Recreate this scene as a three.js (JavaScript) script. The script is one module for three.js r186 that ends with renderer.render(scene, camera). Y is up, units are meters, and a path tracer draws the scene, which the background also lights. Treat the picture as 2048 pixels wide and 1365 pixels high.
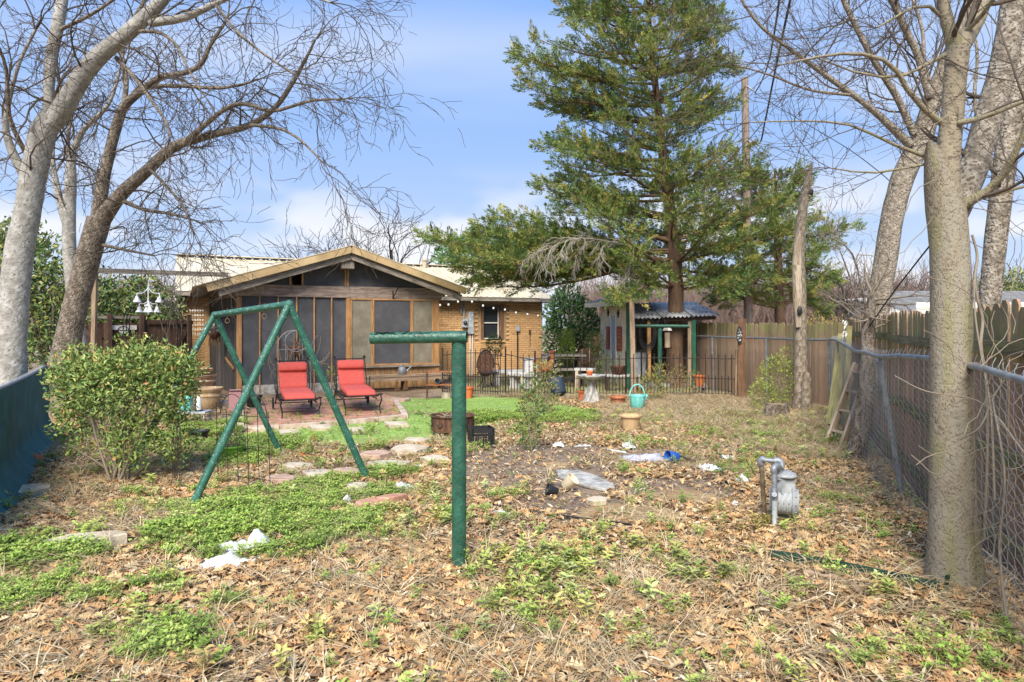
import * as THREE from 'three';
import { mergeGeometries } from 'three/addons/utils/BufferGeometryUtils.js';

// ---------- camera, sky, sun, exposure ----------
const F = 1365, HY = 653, CX = 1024, CH = 1.67;          // focal length and horizon in photograph pixels, eye height
const scene = new THREE.Scene();
const camera = new THREE.PerspectiveCamera(53.13, 2048 / 1365, 0.1, 600);
camera.position.set(0, CH, 0);
camera.lookAt(0, CH, -10);
camera.setViewOffset(2048, 1365, 0, 29.5, 2048, 1365);
const renderer = new THREE.WebGLRenderer();
renderer.toneMapping = THREE.LinearToneMapping;
renderer.toneMappingExposure = 4.6;
renderer.shadowMap.enabled = true;
const SKY = 0.23;                                          // sky radiance scale
const sun = new THREE.DirectionalLight(new THREE.Color(1, 0.94, 0.84), 1.5);
sun.position.set(-7, 38, 25);
sun.target.position.set(0, 0, -12);
sun.castShadow = true;
sun.shadow.radius = 60;
sun.shadow.camera.left = -30; sun.shadow.camera.right = 30; sun.shadow.camera.top = 30; sun.shadow.camera.bottom = -30; sun.shadow.camera.far = 120;
sun.shadow.mapSize.set(2048, 2048);
scene.add(sun, sun.target);
sun.name = 'sun';

// ---------- noise ----------
const V3 = THREE.Vector3;
function rng(seed) { let a = seed >>> 0; return () => { a = (a + 0x6D2B79F5) | 0; let t = Math.imul(a ^ (a >>> 15), 1 | a); t = (t + Math.imul(t ^ (t >>> 7), 61 | t)) ^ t; return ((t ^ (t >>> 14)) >>> 0) / 4294967296; }; }
function h2(x, y, s) { let n = Math.imul(x | 0, 374761393) + Math.imul(y | 0, 668265263) + Math.imul(s | 0, 2147483647 ^ 0x2545F491); n = Math.imul(n ^ (n >>> 13), 1274126177); return ((n ^ (n >>> 16)) >>> 0) / 4294967296; }
const sm = t => t * t * (3 - 2 * t), lerp = (a, b, t) => a + (b - a) * t, clamp = (x, a = 0, b = 1) => Math.min(b, Math.max(a, x));
const smooth = (a, b, x) => sm(clamp((x - a) / (b - a)));
function vnoise(x, y, s = 0, per = 0) {
  const xi = Math.floor(x), yi = Math.floor(y), fx = sm(x - xi), fy = sm(y - yi);
  const w = v => per ? ((v % per) + per) % per : v;
  const a = h2(w(xi), w(yi), s), b = h2(w(xi + 1), w(yi), s), c = h2(w(xi), w(yi + 1), s), d = h2(w(xi + 1), w(yi + 1), s);
  return lerp(lerp(a, b, fx), lerp(c, d, fx), fy);
}
function fbm(x, y, o = 4, s = 0, per = 0) { let v = 0, a = 0.5, t = 0; for (let i = 0; i < o; i++) { v += a * vnoise(x, y, s + i * 17, per); t += a; a *= 0.5; x *= 2; y *= 2; if (per) per *= 2; } return v / t; }
function vnoise3(x, y, z, s = 0) { const zi = Math.floor(z), f = sm(z - zi); return lerp(vnoise(x, y, s + zi * 131), vnoise(x, y, s + (zi + 1) * 131), f); }
function fbm3(x, y, z, o = 4, s = 0) { let v = 0, a = 0.5, t = 0; for (let i = 0; i < o; i++) { v += a * vnoise3(x, y, z, s + i * 911); t += a; a *= 0.5; x *= 2; y *= 2; z *= 2; } return v / t; }

// ---------- sky: pale blue air, thin cirrus, low cumulus towards the horizon ----------
{
  const W = 1280, H = 640, data = new Float32Array(W * H * 4);
  for (let j = 0; j < H; j++) {
    const phi = ((j + 0.5) / H - 0.5) * Math.PI, sy = Math.sin(phi), cy = Math.cos(phi);
    for (let i = 0; i < W; i++) {
      const a = ((i + 0.5) / W - 0.5) * 2 * Math.PI, x = Math.cos(a) * cy, z = Math.sin(a) * cy, o = (j * W + i) * 4;
      if (sy < -0.02) { data[o] = 0.55 * SKY; data[o + 1] = 0.55 * SKY; data[o + 2] = 0.52 * SKY; data[o + 3] = 1; continue; }
      const e = Math.max(sy, 0), k = Math.pow(1 - e, 3.3);
      let r = lerp(0.14, 0.72, k), g = lerp(0.385, 0.84, k), b = lerp(0.93, 1.0, k);
      // thin high cloud, projected on a plane
      const px = x / (e + 0.16), pz = z / (e + 0.16);
      let ci = smooth(0.46, 0.85, fbm(px * 0.55 + 3.1 + 0.4 * vnoise(px, pz, 5), pz * 1.6 + 7.7, 4, 11));
      ci *= 0.6 * (1 - 0.65 * smooth(0.28, 0.46, sy));
      // low cumulus
      const band = smooth(0.01, 0.05, sy) * (1 - smooth(0.12, 0.24, sy));
      const n = band > 0 ? fbm3(x * 7 + 4, sy * 17, z * 7 + 2, 5, 3) : 0;
      const cu = smooth(0.42, 0.62, n) * band * 0.9;
      const cl = 1 - (1 - ci) * (1 - cu);
      r = lerp(r, 0.93, cl); g = lerp(g, 0.945, cl); b = lerp(b, 0.985, cl);
      data[o] = r * SKY; data[o + 1] = g * SKY; data[o + 2] = b * SKY; data[o + 3] = 1;
    }
  }
  const t = new THREE.DataTexture(data, W, H, THREE.RGBAFormat, THREE.FloatType);
  t.mapping = THREE.EquirectangularReflectionMapping; t.magFilter = THREE.LinearFilter; t.needsUpdate = true;
  scene.background = t; scene.environment = t;
}
console.log('sky done');

// ---------- places: G = point on the ground seen at a pixel of the photograph, P = point at a pixel and a depth ----------
const zOf = py => F * CH / (py - HY);
const gh = (x, z) => 0.05 * (fbm(x * 0.9 + 40, z * 0.9 + 40, 3, 77) - 0.5) + 0.07 * (fbm(x * 0.25 + 9, z * 0.25 + 4, 2, 78) - 0.5);
const G = (px, py) => { const d = zOf(py), x = (px - CX) * d / F; return new V3(x, gh(x, -d), -d); };
const P = (px, py, d) => new V3((px - CX) * d / F, CH - (py - HY) * d / F, -d);
const at = (x, d) => new V3(x, gh(x, -d), -d);

// ---------- textures and materials ----------
const lin2s = c => { c = clamp(c); return 255 * (c <= 0.0031308 ? 12.92 * c : 1.055 * Math.pow(c, 1 / 2.4) - 0.055); };
function tex(w, h, fn, rx = 1, ry = 1, colour = true) {
  const d = new Uint8Array(w * h * 4);
  for (let j = 0; j < h; j++) for (let i = 0; i < w; i++) {
    const c = fn(i / w, j / h), o = (j * w + i) * 4;
    if (colour) { d[o] = lin2s(c[0]); d[o + 1] = lin2s(c[1]); d[o + 2] = lin2s(c[2]); } else d[o] = d[o + 1] = d[o + 2] = 255 * clamp(c);
    d[o + 3] = 255;
  }
  const t = new THREE.DataTexture(d, w, h); t.wrapS = t.wrapT = THREE.RepeatWrapping; t.magFilter = THREE.LinearFilter; t.minFilter = THREE.LinearMipmapLinearFilter; t.generateMipmaps = true;
  if (colour) t.colorSpace = THREE.SRGBColorSpace;
  t.repeat.set(rx, ry); t.needsUpdate = true; return t;
}
const mix3 = (a, b, t) => [lerp(a[0], b[0], t), lerp(a[1], b[1], t), lerp(a[2], b[2], t)];
const mul3 = (a, k) => [a[0] * k, a[1] * k, a[2] * k];
function mat(c, rough = 0.8, extra = {}) { const m = new THREE.MeshStandardMaterial({ roughness: rough, side: THREE.DoubleSide, ...extra }); if (c) m.color.setRGB(c[0], c[1], c[2]); return m; }
let WOODBUMP; const BUMPS = {};
const tints = (m, list) => list.map(t => { const c = m.clone(); c.color.setRGB(t[0], t[1], t[2]); return c; });
// weathered wood, grain along v; uv in metres
function woodMat(a, b, seed, { dark = 0.35, stain = null, rough = 0.85, bump = 0.002, stainAt = 0.55 } = {}) {
  const f = (u, v) => {
    const g = fbm(u * 24 + 0.6 * fbm(u * 4, v * 4, 2, seed + 5, 4), v * 4, 4, seed, 0) , fine = vnoise(u * 96, v * 16, seed + 2, 0);
    return clamp(0.65 * g + 0.35 * fine);
  };
  const map = tex(256, 512, (u, v) => {
    const g = f(u, v); let c = mix3(b, a, smooth(0.25, 0.75, g));
    const crack = smooth(0.72, 0.9, vnoise(u * 60, v * 5, seed + 9)); c = mul3(c, 1 - dark * crack);
    const big = fbm(u * 3, v * 3, 3, seed + 21, 3); c = mul3(c, 0.78 + 0.44 * big);
    if (stain) c = mix3(c, stain, 0.8 * smooth(stainAt, stainAt + 0.2, fbm(u * 5, v * 8, 4, seed + 33, 0)));
    return c;
  }, 1 / 0.6, 1 / 1.2);
  const bm = WOODBUMP ??= tex(256, 512, (u, v) => f(u, v), 1 / 0.6, 1 / 1.2, false);
  return mat(null, rough, { map, bumpMap: bm, bumpScale: bump });
}
// mottled surface with several tones; uv in metres, tile = metres
function mottled(cols, seed, { tile = 1, scale = 8, rough = 0.9, bump = 0.002, spots = null, spotAt = 0.7, size = 256, bscale = 16, metal = 0, extra = {} } = {}) {
  const map = tex(size, size, (u, v) => {
    const n = fbm(u * scale, v * scale, 5, seed, scale), m = fbm(u * scale * 2, v * scale * 2, 3, seed + 60, scale * 2);
    let c = n < 0.5 ? mix3(cols[0], cols[1], smooth(0.25, 0.5, n)) : mix3(cols[1], cols[2] || cols[1], smooth(0.5, 0.75, n));
    c = mul3(c, 0.8 + 0.4 * m);
    if (spots) c = mix3(c, spots, smooth(spotAt, spotAt + 0.06, fbm(u * scale * 4, v * scale * 4, 2, seed + 90, scale * 4)));
    return c;
  }, 1 / tile, 1 / tile);
  const b0 = BUMPS[bscale] ??= tex(256, 256, (u, v) => fbm(u * bscale, v * bscale, 4, 7, bscale), 1, 1, false);
  const bm = b0.clone(); bm.repeat.set(1 / tile, 1 / tile); bm.needsUpdate = true;
  return mat(null, rough, { map, bumpMap: bm, bumpScale: bump, metalness: metal, ...extra });
}

// ---------- geometry ----------
const UVOFF = rng(991);
function boxG(w, h, d, off = true) {
  const g = new THREE.BoxGeometry(w, h, d), uv = g.attributes.uv, dims = [[d, h], [d, h], [w, d], [w, d], [w, h], [w, h]];
  const L = Math.max(w, h, d), ou = off ? UVOFF() * 5 : 0, ov = off ? UVOFF() * 5 : 0;
  for (let f = 0; f < 6; f++) for (let k = 0; k < 4; k++) {
    const i = f * 4 + k; let u = uv.getX(i) * dims[f][0], v = uv.getY(i) * dims[f][1];
    if (dims[f][0] === L && dims[f][1] !== L) [u, v] = [v, u];
    uv.setXY(i, u + ou, v + ov);
  }
  return g;
}
const tr = (g, x = 0, y = 0, z = 0, ry = 0, rx = 0, rz = 0) => { if (rx || ry || rz) g.applyMatrix4(new THREE.Matrix4().makeRotationFromEuler(new THREE.Euler(rx, ry, rz, 'YXZ'))); g.translate(x, y, z); return g; };
function beamG(a, b, w, h) {                              // box from a to b, w = horizontal thickness, h = the other
  const dir = new V3().subVectors(b, a), L = dir.length(); dir.normalize();
  let x = new V3().crossVectors(dir, Math.abs(dir.y) > 0.95 ? new V3(0, 0, 1) : new V3(0, 1, 0)).normalize();
  const z = new V3().crossVectors(x, dir).normalize();
  const g = boxG(w, L, h); g.applyMatrix4(new THREE.Matrix4().makeBasis(x, dir, z)); g.translate((a.x + b.x) / 2, (a.y + b.y) / 2, (a.z + b.z) / 2); return g;
}
class TB {                                                // collects tubes and loose faces
  constructor() { this.p = []; this.n = []; this.u = []; this.i = []; }
  tube(pts, rad, sides = 6, { cap = true, rough = 0, seed = 1, smoothN = true } = {}) {
    const N = pts.length, R = typeof rad === 'number' ? pts.map(() => rad) : rad, base = this.p.length / 3;
    let T = new V3().subVectors(pts[1], pts[0]).normalize();
    let n = new V3().crossVectors(T, Math.abs(T.y) > 0.9 ? new V3(1, 0, 0) : new V3(0, 1, 0)).normalize();
    let len = 0; const b = new V3(), v = new V3();
    for (let k = 0; k < N; k++) {
      const t = new V3().subVectors(pts[Math.min(N - 1, k + 1)], pts[Math.max(0, k - 1)]).normalize();
      n.addScaledVector(t, -n.dot(t)).normalize(); b.crossVectors(t, n);
      if (k) len += pts[k].distanceTo(pts[k - 1]);
      for (let s = 0; s <= sides; s++) {
        const a = (s / sides) * Math.PI * 2, c = Math.cos(a), q = Math.sin(a);
        let r = R[k]; if (rough) r *= 1 + rough * (fbm3(c * 1.3 + seed * 7, len * 2.2 / Math.max(0.25, 3 * R[0]), q * 1.3 + seed * 3, 3, 50) - 0.5) * 2;
        v.set(n.x * c + b.x * q, n.y * c + b.y * q, n.z * c + b.z * q);
        this.p.push(pts[k].x + v.x * r, pts[k].y + v.y * r, pts[k].z + v.z * r); this.n.push(v.x, v.y, v.z); this.u.push((s / sides) * 2 * Math.PI * R[0], len);
      }
    }
    const S = sides + 1;
    for (let k = 0; k < N - 1; k++) for (let s = 0; s < sides; s++) { const a = base + k * S + s; this.i.push(a, a + 1, a + S, a + 1, a + S + 1, a + S); }
    if (cap) for (const k of [0, N - 1]) {
      const c = this.p.length / 3, t = new V3().subVectors(pts[k], pts[k ? k - 1 : 1]).normalize();
      this.p.push(pts[k].x, pts[k].y, pts[k].z); this.n.push(t.x, t.y, t.z); this.u.push(0, len);
      for (let s = 0; s <= sides; s++) { const o = (base + k * S + s) * 3; this.p.push(this.p[o], this.p[o + 1], this.p[o + 2]); this.n.push(t.x, t.y, t.z); this.u.push(Math.cos(s / sides * 6.283) * R[k], Math.sin(s / sides * 6.283) * R[k]); }
      for (let s = 0; s < sides; s++) k ? this.i.push(c, c + 1 + s, c + 2 + s) : this.i.push(c, c + 2 + s, c + 1 + s);
    }
    return this;
  }
  tri(a, b, c) { const n = new V3().crossVectors(new V3().subVectors(b, a), new V3().subVectors(c, a)).normalize(), k = this.p.length / 3; for (const q of [a, b, c]) { this.p.push(q.x, q.y, q.z); this.n.push(n.x, n.y, n.z); this.u.push(q.x, q.y); } this.i.push(k, k + 1, k + 2); }
  quad(a, b, c, d) { this.tri(a, b, c); this.tri(a, c, d); }
  geo() {
    const g = new THREE.BufferGeometry();
    g.setAttribute('position', new THREE.BufferAttribute(new Float32Array(this.p), 3)); g.setAttribute('normal', new THREE.BufferAttribute(new Float32Array(this.n), 3));
    g.setAttribute('uv', new THREE.BufferAttribute(new Float32Array(this.u), 2)); g.setIndex(this.i); return g;
  }
}
const tubeG = (pts, r, sides = 8, o = {}) => new TB().tube(pts, r, sides, o).geo();
function spline(pts, n) { const c = new THREE.CatmullRomCurve3(pts, false, 'centripetal'); return c.getPoints(n); }
function latheG(prof, seg = 24) {                         // [[radius, height], ...]; uv in metres
  const g = new THREE.LatheGeometry(prof.map(([r, y]) => new THREE.Vector2(Math.max(r, 0.0005), y)), seg), uv = g.attributes.uv, R = Math.max(...prof.map(p => p[0])), Ht = Math.max(...prof.map(p => p[1])) - Math.min(...prof.map(p => p[1]));
  for (let i = 0; i < uv.count; i++) uv.setXY(i, uv.getX(i) * 6.283 * R, uv.getY(i) * Math.max(Ht, 0.02)); return g;
}
function mg(gs) { if (!Array.isArray(gs)) return gs; if (gs.length === 1) return gs[0]; return mergeGeometries(gs.map(g => { let q = g; if (!q.index) { const n = q.attributes.position.count; q.setIndex([...Array(n).keys()]); } for (const k of Object.keys(q.attributes)) if (!['position', 'normal', 'uv'].includes(k)) q.deleteAttribute(k); return q; })); }
function polyG(pts, h, bevel = 0.006) {                   // [[x,z],...] outline extruded upward
  const s = new THREE.Shape(pts.map(([x, z]) => new THREE.Vector2(x, -z)));
  const g = new THREE.ExtrudeGeometry(s, { depth: h, bevelEnabled: bevel > 0, bevelSize: bevel, bevelThickness: bevel, bevelSegments: 1 });
  g.rotateX(-Math.PI / 2); return g;
}

// ---------- scene graph ----------
const EXC = [];                                           // places that stay clear of leaf litter: [x, z, radius]
const clear = (p, r) => EXC.push([p.x, p.z, r]);
const used = {};
function numbered(n) { const k = used[n] = (used[n] ?? -1) + 1; return k ? n + '_' + String(k).padStart(3, '0') : n; }
function mesh(name, g, m, parent) {
  const o = new THREE.Mesh(mg(g), m); o.castShadow = o.receiveShadow = true; o.name = parent ? name : numbered(name); (parent || scene).add(o); return o;
}
function tag(o, label, category, group, kind) { o.userData.label = label; o.userData.category = category; if (group) o.userData.group = group; if (kind) o.userData.kind = kind; return o; }
function thing(name, label, category, pos = new V3(), ry = 0, group) { const o = new THREE.Group(); o.name = numbered(name); o.position.copy(pos); o.rotation.y = ry; tag(o, label, category, group); scene.add(o); return o; }
function struct(name, g, m) { const o = mesh(name, g, m); o.userData.kind = 'structure'; return o; }
function dup(o, pos, ry, label) { const c = o.clone(); c.name = numbered(o.name.replace(/_\d{3}$/, '')); c.userData = { ...o.userData }; if (label) c.userData.label = label; c.position.copy(pos); c.rotation.y = ry; scene.add(c); return c; }
const DUM = new THREE.Object3D();
function inst(name, g, m, list, parent, label, category) {  // list of [pos, quaternion, scale, [r,g,b]]
  const o = new THREE.InstancedMesh(g, m, list.length); const c = new THREE.Color();
  list.forEach(([p, q, s, col], i) => { DUM.position.copy(p); DUM.quaternion.copy(q); typeof s === 'number' ? DUM.scale.setScalar(s) : DUM.scale.set(...s); DUM.updateMatrix(); o.setMatrixAt(i, DUM.matrix); if (col) { c.setRGB(col[0], col[1], col[2]); o.setColorAt(i, c); } });
  o.castShadow = o.receiveShadow = true; o.name = parent ? name : numbered(name); o.userData.kind = 'stuff'; if (label) o.userData.label = label; if (category) o.userData.category = category; (parent || scene).add(o); return o;
}
const UP = new V3(0, 1, 0);
const qEuler = (x, y, z) => new THREE.Quaternion().setFromEuler(new THREE.Euler(x, y, z, 'YXZ'));
function qDir(dir, roll = 0) { const q = new THREE.Quaternion().setFromUnitVectors(new V3(0, 1, 0), dir); return q.multiply(new THREE.Quaternion().setFromAxisAngle(new V3(0, 1, 0), roll)); }

// ---------- shared materials ----------
// grey tan bark with lichen blotches, short level cracks and dark lenticels; uv in metres
function greyBark() {
  const T = 1.4, f = (u, v) => { const x = u * T, y = v * T; return 0.5 * fbm(x * 22, y * 48, 4, 121) + 0.3 * fbm(x * 60, y * 60, 2, 122) - 0.22 * smooth(0.60, 0.72, fbm(x * 16 + 1.5 * fbm(y * 14, x * 9, 2, 125), y * 60, 3, 123)) - 0.5 * smooth(0.70, 0.78, fbm(x * 60, y * 85, 2, 124)) + 0.2; };
  const map = tex(768, 768, (u, v) => { const x = u * T, y = v * T, h = f(u, v); let c = mix3([0.15, 0.118, 0.076], [0.305, 0.255, 0.175], smooth(0.0, 0.75, h)); c = mix3(c, [0.315, 0.28, 0.21], 0.6 * smooth(0.54, 0.66, fbm(x * 4, y * 2.6, 4, 126))); c = mix3(c, [0.27, 0.245, 0.12], 0.65 * smooth(0.55, 0.68, fbm(x * 5 + 9, y * 3, 4, 127))); return c; }, 1 / T, 1 / T);
  return mat(null, 0.92, { map, bumpMap: tex(768, 768, f, 1 / T, 1 / T, false), bumpScale: 0.008 });
}
// fence picket, uv in metres from its foot: bare red brown wood, olive algae on the exposed top above the upper rail with a ragged edge
function picketMat() {
  const map = tex(512, 512, (u, v) => {
    const x = u * 2.4, h = v * 1.9, g = clamp(0.65 * fbm(x * 40 + 0.6 * fbm(x * 4, h * 3, 2, 155), h * 2.2, 4, 151) + 0.35 * vnoise(x * 160, h * 9, 153)), col = Math.floor(x / 0.14);
    const edge = 1.40 + 0.12 * (vnoise(col, 1, 157) - 0.5) + 0.12 * (vnoise(x * 60, 2, 158) - 0.5), al = smooth(edge - 0.015, edge + 0.015, h);
    const pt = smooth(0.52, 0.6, fbm(x * 9, h * 5, 4, 159));
    const low = mix3(mix3([0.24, 0.135, 0.08], [0.47, 0.30, 0.19], g), [0.36, 0.29, 0.16], 0.45 * pt), top = mix3(mix3([0.20, 0.155, 0.075], [0.42, 0.33, 0.175], g), [0.29, 0.30, 0.09], 0.7 * pt);
    return mul3(mix3(low, top, al), 0.85 + 0.3 * vnoise(col, 7, 160));
  }, 1 / 2.4, 1 / 1.9);
  return mat(null, 0.85, { map, bumpMap: WOODBUMP, bumpScale: 0.003 });
}
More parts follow.
